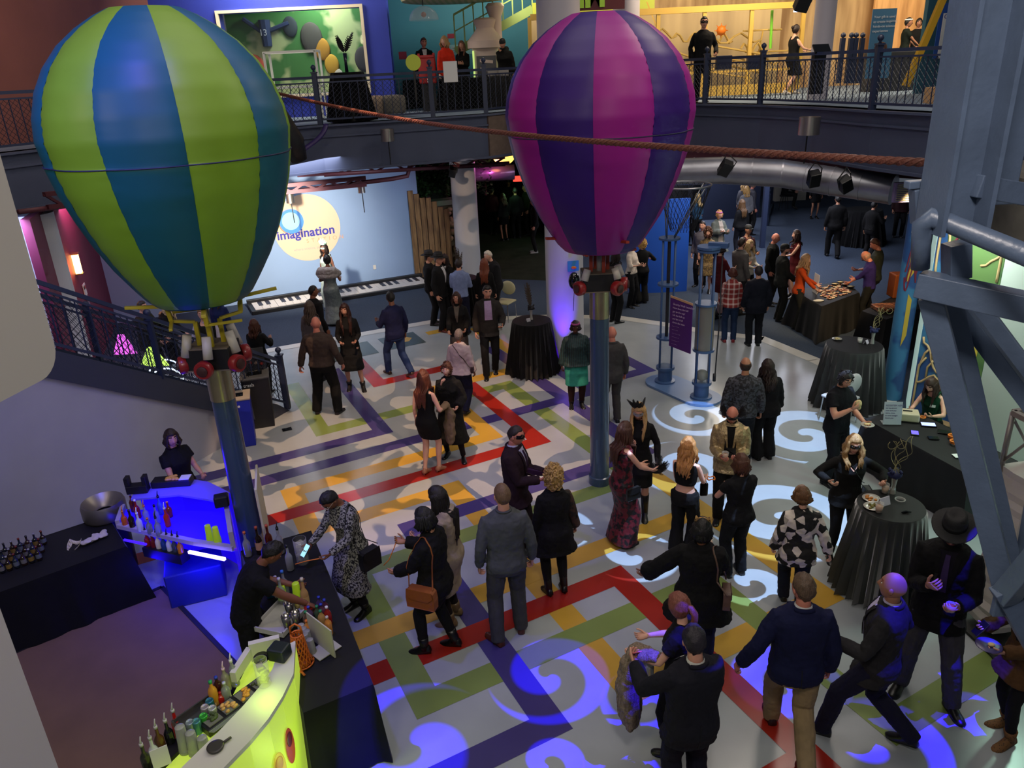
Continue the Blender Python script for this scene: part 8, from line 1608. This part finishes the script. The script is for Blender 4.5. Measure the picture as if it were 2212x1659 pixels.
r = p('man in a navy jacket and blue jeans walking left near the carpet edge', (842, 630), None, 322, 'm', (862, 812), 'brown', ('short', '#0c0a0a'), ('shirt', '#12163a', .80), bottom=('jeans', '#22345c'), shoes='#3c281c', fL=(-.08, .26, 0, 0), fR=(.10, -.30, .08, 0), head=(10, -20), L=(-.18, .30, 1.12), build=1.08, hr=(1.7, 1.86))
r = p('man in an open dark grey jacket and lilac shirt walking toward the camera', (1052, 617), None, 176, 'm', (1062, 810), 'light', ('short', '#14100e'), ('jacket', '#252220', .80, .07), under='#9a84a8', bottom=('pants', '#0c0c0e'), L=(-.22, .30, 1.06), fL=(-.08, -.10, 0, 0), fR=(.10, .18, 0, -6), head=(10, 10), hr=(1.7, 1.86)); phone(r, 'L', 'dark phone in the hand of the man in the open grey jacket')
r = p('woman with curly brown hair and glasses in a black blazer and patterned top', (985, 631), 1.64, 186, 'f', None, 'light', ('wavy', '#2c160e', .16), ('jacket', '#0b0b0d', .80), under='#5c544c', bottom=('skirt', '#4c4440', .55), glasses='#1c1818', L=(-.18, .24, 1.0), R=(.16, .28, .98))
r = p('man in a pale blue dress shirt and navy trousers, seen from behind', (990, 559), None, 5, 'm', (1012, 722), 'light', ('short', '#1c1410'), ('rolled', '#7484ac'), bottom=('pants', '#10142c'), L=(-.12, .3, 1.05), R=(.14, .30, 1.1), hr=(1.68, 1.86), sleeve=2)
r = p('man in a black fedora and sunglasses in a black suit by the stone wall', (946, 549), None, 112, 'm', (962, 714), 'light', ('short', '#6c6460'), ('jacket', BK), under='#b8b8bc', bottom=('pants', BK), hat=('fedora', '#0c0c0e'), glasses='#080808', shoes='#5c2418', L=(-.08, .32, 1.0), hr=(1.68, 1.9))
r = p('person in a black hat and black suit behind the man in sunglasses', (925, 545), 1.76, 95, 'm', None, 'light', ('short', '#2c2018'), ('jacket', '#0c0c10'), bottom=('pants', BK), hat=('fedora', '#101014'))
r = p('dark haired woman in a black jacket and white blouse by the stone wall', (960, 549), 1.66, 205, 'f', None, 'light', ('long', '#1c100c', .22), ('jacket', '#0c0c0f'), under='#c8c4c0', bottom=('pants', BK), L=(-.12, .32, 1.08))
r = p('woman with long red brown hair in black, seen from behind by the round column', (1045, 559), 1.68, 5, 'f', (1040, 712), 'light', ('straight', '#5c2a14', .42), ('knit', '#0a0a0c'), bottom=('skirt', '#0c0c0e', .5), heel=.05)
r = p('white haired man in a dark suit leaning in by the round column', (1052, 542), 1.78, 238, 'm', None, 'fair', ('short', '#b4aca0'), ('jacket', '#16161a'), under='#c0c0c0', bottom=('pants', BK), lean=14, L=(-.06, .28, 1.36), build=1.1)
r = p('bald man in a brown dress shirt and black trousers, seen from behind', (680, 685), None, 6, 'm', (695, 892), 'ruddy', None, ('shirt', '#3c322e', .90), bottom=('pants', '#0a0a0c'), shoes='#1c1618', build=1.25, belly=.06, fL=(-.20, 0, 0, 15), fR=(.18, -.02, 0, -15), glasses='#201c18', head=(0, 14), hr=(1.7, 1.86), L=(-.38, .0, .86), R=(.34, .04, .9))
r = p('woman with very long dark hair in a black dress and ankle boots facing the camera', (742, 656), None, 172, 'f', (760, 838), 'light', ('long', '#2c140e', .44), ('dress_l', '#0b0b0d', .46), bottom=('none', BK), boot=.2, heel=.06, L=(-.14, .28, 1.06), R=(.14, .28, 1.06), head=(10, -10), fL=(-.16, .12, 0, 10), hr=(1.58, 1.76))
r = p('man in a dark shirt between the bald man and the woman in the fur stole', (674, 617), 1.80, 40, 'm', None, 'brown', ('crew', '#0c0a0a'), ('shirt', '#0c0c10', .84), bottom=('pants', BK), head=(0, -20), L=(-.34, .22, 1.02))
r = p('woman in a grey cardigan behind the bald man in the brown shirt', (666, 651), 1.64, 20, 'f', None, 'light', ('wavy', '#3c3028', .34), ('loose', '#5c5454', .70), bottom=('jeans', '#2a2a30'))
gwn = M('silver_gown', '#6c7674', .4, .35, var=.2, vs_=30)
r = p('woman with an updo in a grey fur stole and long silver gown, seen from behind', (705, 551), None, 4, 'f', (716, 702), 'brown', ('bun', '#0c0a0a'), ('gown', gwn), bottom=('none', BK), L=(-.16, .2, 1.1), R=(.2, .2, 1.1), hr=(1.66, 1.8), build=1.08)
m = MB(); B0 = r['B']; [m.tube([B0.sp((x * .24, -.02 + .0, 1.30)), B0.sp((x * .17, -.11, 1.36 - z)), B0.sp((0, -.15, 1.36 - z)), B0.sp((-x * .17, -.11, 1.36 - z)), B0.sp((-x * .24, -.02, 1.30))], .075, 10, round_=True) for x, z in ((1, 0), (1, .10), (1, -.05))]; m.tube([B0.sp((-.24, 0, 1.3)), B0.sp((-.16, .12, 1.3)), B0.sp((0, .15, 1.28)), B0.sp((.16, .12, 1.3)), B0.sp((.24, 0, 1.3))], .065, 10)
me = fuse(m, .016, .03, 3, .05); me.materials.append(M('fur_grey', '#7c7470', .95, pat='streak', col2='#948c88', ps=60, bump=1, bs=80)); o_ = bpy.data.objects.new('fur_stole', me); COL.objects.link(o_); o_.parent = r['E']
r = p('woman in a pale mint strapless gown and white feathered headpiece against the round sign', (699, 526), 1.74, 205, 'f', None, 'brown', ('long', '#1c100c', .22), ('gown', '#b8c8bc'), bottom=('none', BK), mask=('#b8d8c8', 'feathers'), hat=('crown', '#a8d8c0'), L=(-.18, .26, 1.1))
r = p('woman with curly brown hair in black standing behind the stair newel post', (546, 690), None, 5, 'f', (560, 832), 'light', ('wavy', '#3c1c10', .26), ('loose', '#0c0c0e', .66), bottom=('pants', BK), L=(-.1, .3, 1.1), hr=(1.5, 1.75), R=(.22, .24, 1.2))
teal_t = M('teal_stripes', '#0c1c1e', .7, pat='stripe', col2='#14383a', ps=9)
r = p('woman with pink flowers in her hair, dark striped top and mint green skirt', (1243, 693), None, 178, 'f', (1243, 868), 'dark', ('bob', '#1c0c10', .05), ('loose', teal_t, .88), bottom=('skirt', '#2c8474', .50, .0, '#2a1410'), hat=('headband', '#a84c84'), boot=.12, heel=.05, build=1.25, L=(-.30, .04, .84), R=(.28, .04, .84), hr=(1.6, 1.8), head=(0, -10))
m = MB(); B0 = r['B']; m.tube([B0.sp((.08 * math.cos(a), .135 + .02 * math.sin(a), 1.33 + .10 * math.sin(a))) for a in (math.pi + math.pi * i / 10 for i in range(11))], .008, 5); m.build('necklace', M('neck_gold', '#c8b088', .4, .5), r['E'], smooth=True)
r = p('man in a grey suit mostly hidden behind the purple balloon pole', (1322, 706), None, 350, 'm', (1318, 895), 'ruddy', None, ('jacket', '#3c3a3a', .76), bottom=('pants', '#383636'), build=1.0, hr=(1.7, 1.9))
pld = M('red_plaid', '#7c1c1c', .8, pat='plaid', col2='#c0a8a4', ps=55)
r = p('woman in a red plaid shirt, jeans and red sneakers, seen from behind', (1584, 579), None, 8, 'f', (1580, 738), 'light', ('bob', '#3c1810', .06), ('shirt', pld, .84), bottom=('jeans', '#1c2c4c'), shoes='#7c2028', build=1.1, hr=(1.55, 1.75)); bag(r, 'L', 'mauve shoulder bag of the woman in red plaid', '#5c4448', (.26, .10, .22), z=.84)
r = p('man in a dark navy coat and dark trousers, seen from behind beside the plaid shirt', (1640, 575), None, 4, 'm', (1634, 746), 'light', ('short', '#1c1416'), ('loose', '#0b0e1c', .74), bottom=('pants', '#0e1018'), build=1.12, hr=(1.68, 1.85))
r = p('man in a black cap and black hooded jacket facing right', (1696, 528), 1.76, 98, 'm', (1672, 685), 'light', ('short', '#2c2420'), ('loose', '#1a1c1a', .80), bottom=('pants', '#14140f'), hat=('cap', '#101214'), beard=1, L=(-.1, .26, .95), R=(.1, .28, .95))
r = p('woman in an off shoulder red dress behind the man in the black cap', (1722, 497), 1.70, 268, 'f', (1692, 632), 'fair', ('long', '#241410', .26), ('dress', '#4c0c14', .62), bottom=('none', BK), heel=.05, L=(-.04, .36, 1.1), R=(.16, .3, 1.0))
r = p('woman with wavy blonde hair in an orange sweater by the food table', (1742, 549), 1.68, 116, 'f', None, 'fair', ('wavy', '#8c6c4c', .34), ('knit', '#a83c10', .84), bottom=('pants', '#1c1c18'), L=(-.04, .36, 1.05), R=(.12, .36, .98), build=1.02, lean=6)
r = p('bald man in a purple shirt serving at the food table', (1866, 543), None, 296, 'm', (1858, 706), 'ruddy', ('fringe', '#8c6c5c'), ('rolled', '#2c2060'), bottom=('pants', '#1a1a18'), glasses='#3c3834', L=(-.04, .42, .98), R=(.14, .30, 1.05), lean=8, head=(24, 0), hr=(1.7, 1.88))
r = p('tall man in an olive black shirt beside the man in purple', (1887, 516), 1.86, 298, 'm', (1882, 690), 'ruddy', ('short', '#4c2c1c'), ('rolled', '#262a22', .86), bottom=('pants', '#10100f'), head=(26, 0), L=(-.06, .34, 1.06))
r = p('bald man in a black suit behind the man in the black cap', (1677, 504), 1.76, 125, 'm', None, 'ruddy', None, ('jacket', '#10100f'), bottom=('pants', BK), head=(8, 0))
r = p('bearded man in a light grey blazer looking right', (1603, 514), 1.82, 62, 'm', None, 'light', ('short', '#241814'), ('jacket', '#54504e'), under='#a8a4a0', bottom=('pants', '#1c1c20'), beard=1, L=(-.1, .28, 1.1))
r = p('blonde woman in a cream sweater beside the grey blazer', (1620, 518), 1.66, 150, 'f', None, 'fair', ('wavy', '#8c7450', .26), ('knit', '#b8b0a4'), bottom=('pants', BK), L=(-.1, .3, 1.1), R=(.1, .3, 1.1))
r = p('man in a dark cap and dark red vest near the middle of the crowd', (1617, 486), 1.76, 160, 'm', None, 'tan', ('short', '#1c1410'), ('vest', '#3c1018'), under='#101012', bottom=('pants', BK), hat=('cap', '#141416'), L=(-.1, .3, 1.08), R=(.14, .3, 1.1))
r = p('woman with dark hair in a long sleeved wine red dress and black boots', (1558, 527), None, 58, 'f', (1545, 703), 'fair', ('bob', '#140c0c', .05), ('dress_l', '#480c14', .62), bottom=('none', BK), boot=.35, hr=(1.6, 1.76), L=(-.1, .3, 1.1), R=(.16, .3, 1.15), fL=(-.1, .2, 0, 0), fR=(.1, -.14, .02, 0))
r = p('woman with curly brown hair in a gold brown patterned dress', (1530, 493), 1.68, 200, 'f', (1522, 665), 'light', ('curly', '#3c2010', .03), ('dress_s', M('gold_pattern', '#4c3a20', .7, pat='noise', col2='#7c6438', ps=30), .50), bottom=('none', BK), heel=.05)
r = p('man with dark hair holding a grey coat at the left of the crowd', (1518, 478), 1.74, 215, 'm', None, 'light', ('short', '#1c1210'), ('shirt', '#58545a', .84), bottom=('pants', '#141418'))
r = p('woman with a pink headband and pale fur collared robe brightly lit', (1554, 455), 1.68, 160, 'f', None, 'fair', ('short_f', '#b4824c'), ('robe', '#5c6058', .55, .08), under='#a89c90', bottom=('pants', BK), hat=('headband', '#c060a0'), L=(-.12, .3, 1.16), R=(.12, .3, 1.18), build=1.1)
r = p('woman with long straight brown hair in black, seen from behind', (1604, 431), 1.68, 345, 'f', (1592, 580), 'light', ('straight', '#4c341c', .40), ('knit', '#0b0b0e'), bottom=('jeans', '#14141c'), build=1.1)
r = p('blonde woman in a silver grey top behind the long brown haired woman', (1614, 402), 1.68, 10, 'f', None, 'fair', ('wavy', '#9c7844', .22), ('loose', '#6c6c70', .84), bottom=('pants', BK))
r = p('blonde woman beside the bald man at the back of the line', (1608, 392), 1.66, 40, 'f', None, 'fair', ('wavy', '#a88858', .18), ('knit', '#4c4c54'), bottom=('pants', BK))
r = p('bald man at the back of the line beside two blonde women', (1627, 391), 1.80, 80, 'm', None, 'ruddy', ('fringe', '#6c5c50'), ('shirt', '#3c3c44'), bottom=('pants', BK))
r = p('blonde woman in a blue denim shirt and black trousers behind the net funnel', (1508, 418), 1.68, 330, 'f', (1502, 530), 'fair', ('straight', '#a08454', .28), ('rolled', '#24445c'), bottom=('pants', '#08080a'), L=(-.14, .2, .98), hr=(1.5, 1.8))
r = p('woman with curly blonde hair in black flared trousers beside the purple balloon pole', (1388, 517), None, 350, 'f', (1384, 655), 'light', ('curly', '#a8844c', .02), ('knit', '#0c0c0e'), bottom=('wide', '#0e0f10'), build=1.05, L=(-.26, .22, 1.15), R=(.34, .2, 1.15), hr=(1.55, 1.75))
r = p('woman in a bright white blouse right of the purple balloon pole', (1366, 520), 1.66, 130, 'f', (1362, 650), 'fair', ('bob', '#8c6438', .06), ('rolled', '#d0c4b8'), bottom=('pants', BK), L=(-.06, .30, 1.12), R=(.12, .3, 1.16))
r = p('person in black partly hidden by the purple balloon control box', (1330, 540), 1.72, 60, 'f', (1330, 662), 'light', ('long', '#1c100c', .2), ('knit', BK), bottom=('pants', BK), shoes='#0c0c0e')
r = p('man in black striding away across the dark carpet', (1812, 421), None, 12, 'm', (1800, 568), 'tan', ('short', '#0c0a0a'), ('shirt', '#08080a', .84), bottom=('pants', '#08080a'), fL=(-.1, .2, 0, 0), fR=(.1, -.2, .04, 0), hr=(1.7, 1.86), build=1.1)
r = p('woman in a short black skirt whose head is hidden by the silver duct', None, 1.66, 180, 'f', None, 'tan', ('long', '#1c1410', .2), ('knit', BK), bottom=('skirt', '#0a0a0c', .62), heel=.06, xy=G(1757, 472).xy)
q = G(1692, 452); r = p('person in black sitting on a stool at the far back', None, 1.72, 110, 'm', None, 'light', ('short', '#141010'), ('jacket', '#08080a'), bottom=('pants', '#08080a'), xy=(q.x, q.y), seat=.62, fL=(-.12, .36, .1, 0), fR=(.12, .36, .1, 0), L=(-.1, .4, 1.0), R=(.1, .4, 1.0))
e = empty('stool', (q.x, q.y, 0), 0, 'dark stool under the figure sitting at the far back', 'stool'); m = MB(); m.lathe([(.18, .50), (.18, .55)], n=18); m.build('seat', _M['black_housing'], e)
for a in (0, 1.57, 3.14, 4.71): m = MB(); m.cyl((.12 * math.cos(a), .12 * math.sin(a), .5), (.18 * math.cos(a), .18 * math.sin(a), 0), .012, n=6); m.build('leg', _M['black_housing'], e)
r = p('photographer in black with a camera at the far cocktail table', (1890, 434), 1.72, 60, 'm', None, 'tan', ('short', '#0c0a0a'), ('shirt', '#08080a'), bottom=('pants', BK), R=(.2, .3, 1.2))
q = G(1938, 512); r = p('person in dark trousers and a dark red coat near the steel bracket', None, 1.76, 200, 'm', None, 'tan', ('short', '#14100e'), ('coat', '#281014', .8), bottom=('pants', '#0c0c10'), shoes='#2c2c30', xy=(q.x, q.y))
for i, (u, v, h, yw, sx, tc, bt, lab) in enumerate(((1062, 405, 1.70, 20, 'm', '#3c0c1c', ('pants', '#0c0c10'), 'person in a dark maroon shirt standing in the dark room'), (1086, 418, 1.64, 330, 'f', '#0c0c0e', ('skirt', '#0c0c0e', .6), 'woman in a short black dress in the dark room'), (1112, 405, 1.78, 350, 'm', '#0a0a0c', ('pants', '#08080a'), 'man in black with his back turned in the dark room'), (1134, 398, 1.80, 250, 'm', '#1c2418', ('pants', '#08080a'), 'man in a dark green shirt at the right of the dark room'), (1098, 388, 1.76, 180, 'm', '#121214', ('pants', '#08080a'), 'man in a cap at the back of the dark room'))):
 r = p(lab, (u, v), h, yw, sx, None, 'tan', ('wavy', '#3c2c1c', .3) if i == 1 else ('short', '#14100e'), ('shirt', tc, .84), bottom=bt, hat=('cap', '#242018') if i == 4 else None, group=None)
q = G(1164, 545); r = p('dark figure at the right edge of the dark room beside the thick column', None, 1.76, 270, 'm', None, 'light', ('short', '#14100e'), ('shirt', '#08080a'), bottom=('pants', '#101010'), shoes='#a8a8a8', xy=(q.x - .1, q.y))
# left nook behind the stairs
q = AT(300, 640, 14.6); r = p('person in a puffy olive black jacket behind the stair railing under the green balloon', None, 1.74, 100, 'm', None, 'light', ('short', '#1c1410'), ('loose', '#22221c', .78), bottom=('pants', BK), xy=(q.x, q.y), z0=0, L=(-.1, .3, .95), R=(.1, .3, .95), build=1.15)
q = AT(340, 640, 14.9); r = p('woman with blonde hair leaning forward under the green balloon', None, 1.68, 100, 'f', None, 'fair', ('wavy', '#b49c78', .26), ('loose', '#141416', .78), bottom=('pants', BK), xy=(q.x, q.y), lean=20, R=(.2, .4, 1.0), L=(-.1, .4, 1.0))
q = AT(440, 690, 13.9); r = p('person in a black vest and white shirt below the green balloon', None, 1.74, 170, 'm', None, 'fair', ('short', '#6c4c30'), ('vest', '#121410'), under='#b8b0c0', bottom=('pants', BK), xy=(q.x, q.y), L=(-.14, .26, 1.05), R=(.2, .2, 1.0))
q = AT(470, 660, 15.2); r = p('person in a navy top with gold trim below the green balloon', None, 1.70, 190, 'f', None, 'tan', ('long', '#2c1810', .2), ('knit', '#14204c'), bottom=('pants', BK), xy=(q.x, q.y))
q = AT(332, 700, 14.0); e = empty('wheelchair', (q.x, q.y, 0), .4, 'wheelchair with white glowing wheel rims behind the stair railing', 'wheelchair')
for sy in (-1, 1):
 m = MB(); m.tube([(.30 * math.cos(a), sy * .27, .32 + .30 * math.sin(a)) for a in (6.283 * i / 40 for i in range(40))], .014, 6, closed=True); w_ = m.build('wheel', EM('rim_glow', '#cfe4ff', 3.5), e, smooth=True); m = MB(); [m.cyl((0, sy * .27, .32), (.29 * math.cos(a), sy * .27, .32 + .29 * math.sin(a)), .004, n=4) for a in (6.283 * i / 12 for i in range(12))]; m.build('spokes', M('chrome'), w_)
m = MB(); m.box((0, 0, .50), (.42, .42, .05)); m.build('seat', _M['black_housing'], e, bevel=.01); m = MB(); m.box((-.2, 0, .75), (.04, .42, .45)); m.build('backrest', _M['black_housing'], e, bevel=.01)
for sy in (-1, 1): m = MB(); m.tube([(.36 + .06 * math.cos(a), sy * .22, .07 + .06 * math.sin(a)) for a in (6.283 * i / 16 for i in range(16))], .012, 5, closed=True); m.build('caster', M('chrome'), e, smooth=True)
# upper floor
def up(label, u, v, F, h, yw, sx, **k):
 "placed by where the feet would show on the deck"
 q = G(u, F, ZD); return p(label, None, h, yw, sx, None, k.pop('skin', 'light'), k.pop('hair', ('short', '#1c1410')), k.pop('top', ('shirt', BK)), xy=(q.x, q.y), z0=ZD, **k)
r = up('man in a black shirt and black eye mask at the deck railing', 1513, 40, 221, 1.84, 186, 'm', skin='light', hair=('short', '#14100e'), top=('rolled', '#08080a', .84), bottom=('pants', '#08080a'), mask=('#08080a',), L=(-.26, .16, 1.0), R=(.24, -.02, .9), sleeve=2, build=1.08)
r = up('woman in a black tank top with a bun walking right on the upper floor', 1706, 58, 204, 1.66, 75, 'f', skin='fair', hair=('bun', '#1c0e0c'), top=('tank', '#0a0a0c', .8), bottom=('skirt', '#0a0a0c', .5), shoes='#c8c0b8', fL=(-.08, .2, 0, 0), fR=(.08, -.2, .03, 0), L=(-.1, .36, 1.1), R=(.2, .36, 1.12), build=1.12)
r = up('man in a dark suit and white shirt behind the red drink dispenser', 926, 85, 235, 1.82, 168, 'm', skin='ruddy', hair=('short', '#4c2c1c'), top=('jacket', '#08080c'), under='#c8c4c0', bottom=('pants', BK), head=(8, 8))
r = up('blonde woman in a bright red orange blazer on the upper floor', 972, 73, 240, 1.76, 150, 'f', skin='fair', hair=('wavy', '#8c6c48', .14), top=('jacket', '#c42810', .8), bottom=('pants', BK), head=(4, -60))
r = up('woman in black with long brown hair next to the red blazer', 1006, 102, 233, 1.68, 190, 'f', skin='light', hair=('straight', '#5c3c28', .24), top=('knit', '#0a0a0a'), bottom=('pants', BK), L=(-.06, .26, 1.15), R=(.06, .26, 1.15))
r = up('person in a black knit hat hunched over the table beside the purple balloon', 1095, 98, 232, 1.66, 200, 'f', skin='light', hair=('short', '#14100e'), top=('loose', '#0c0c0c', .8), hat=('beanie', '#0c0c0e'), bottom=('pants', BK), build=1.2, R=(.04, .16, 1.45), lean=12)
for i, (u, F, yw, sx, tc, lab) in enumerate(((1942, 188, 100, 'f', '#101a14', 'cook in black leaning at the kitchen counter, leftmost of three'), (1966, 184, 200, 'm', '#0c0c0c', 'cook in black in the middle of the kitchen opening'), (1998, 182, 260, 'm', '#0a0a0a', 'cook in black, rightmost behind the yellow bar'))):
 up(lab, u, 45, F, 1.72, yw, sx, skin='tan', hair=('bun', '#0c0a0a') if i == 1 else ('short', '#14100e'), top=('tee', tc), bottom=('pants', '#101010'), L=(-.2, .36, 1.0), R=(.2, .36, 1.0), hat=('headband', '#e8e8e0') if i == 0 else None)
bpy.data.objects.remove(_wk); bpy.data.textures.remove(_tx)
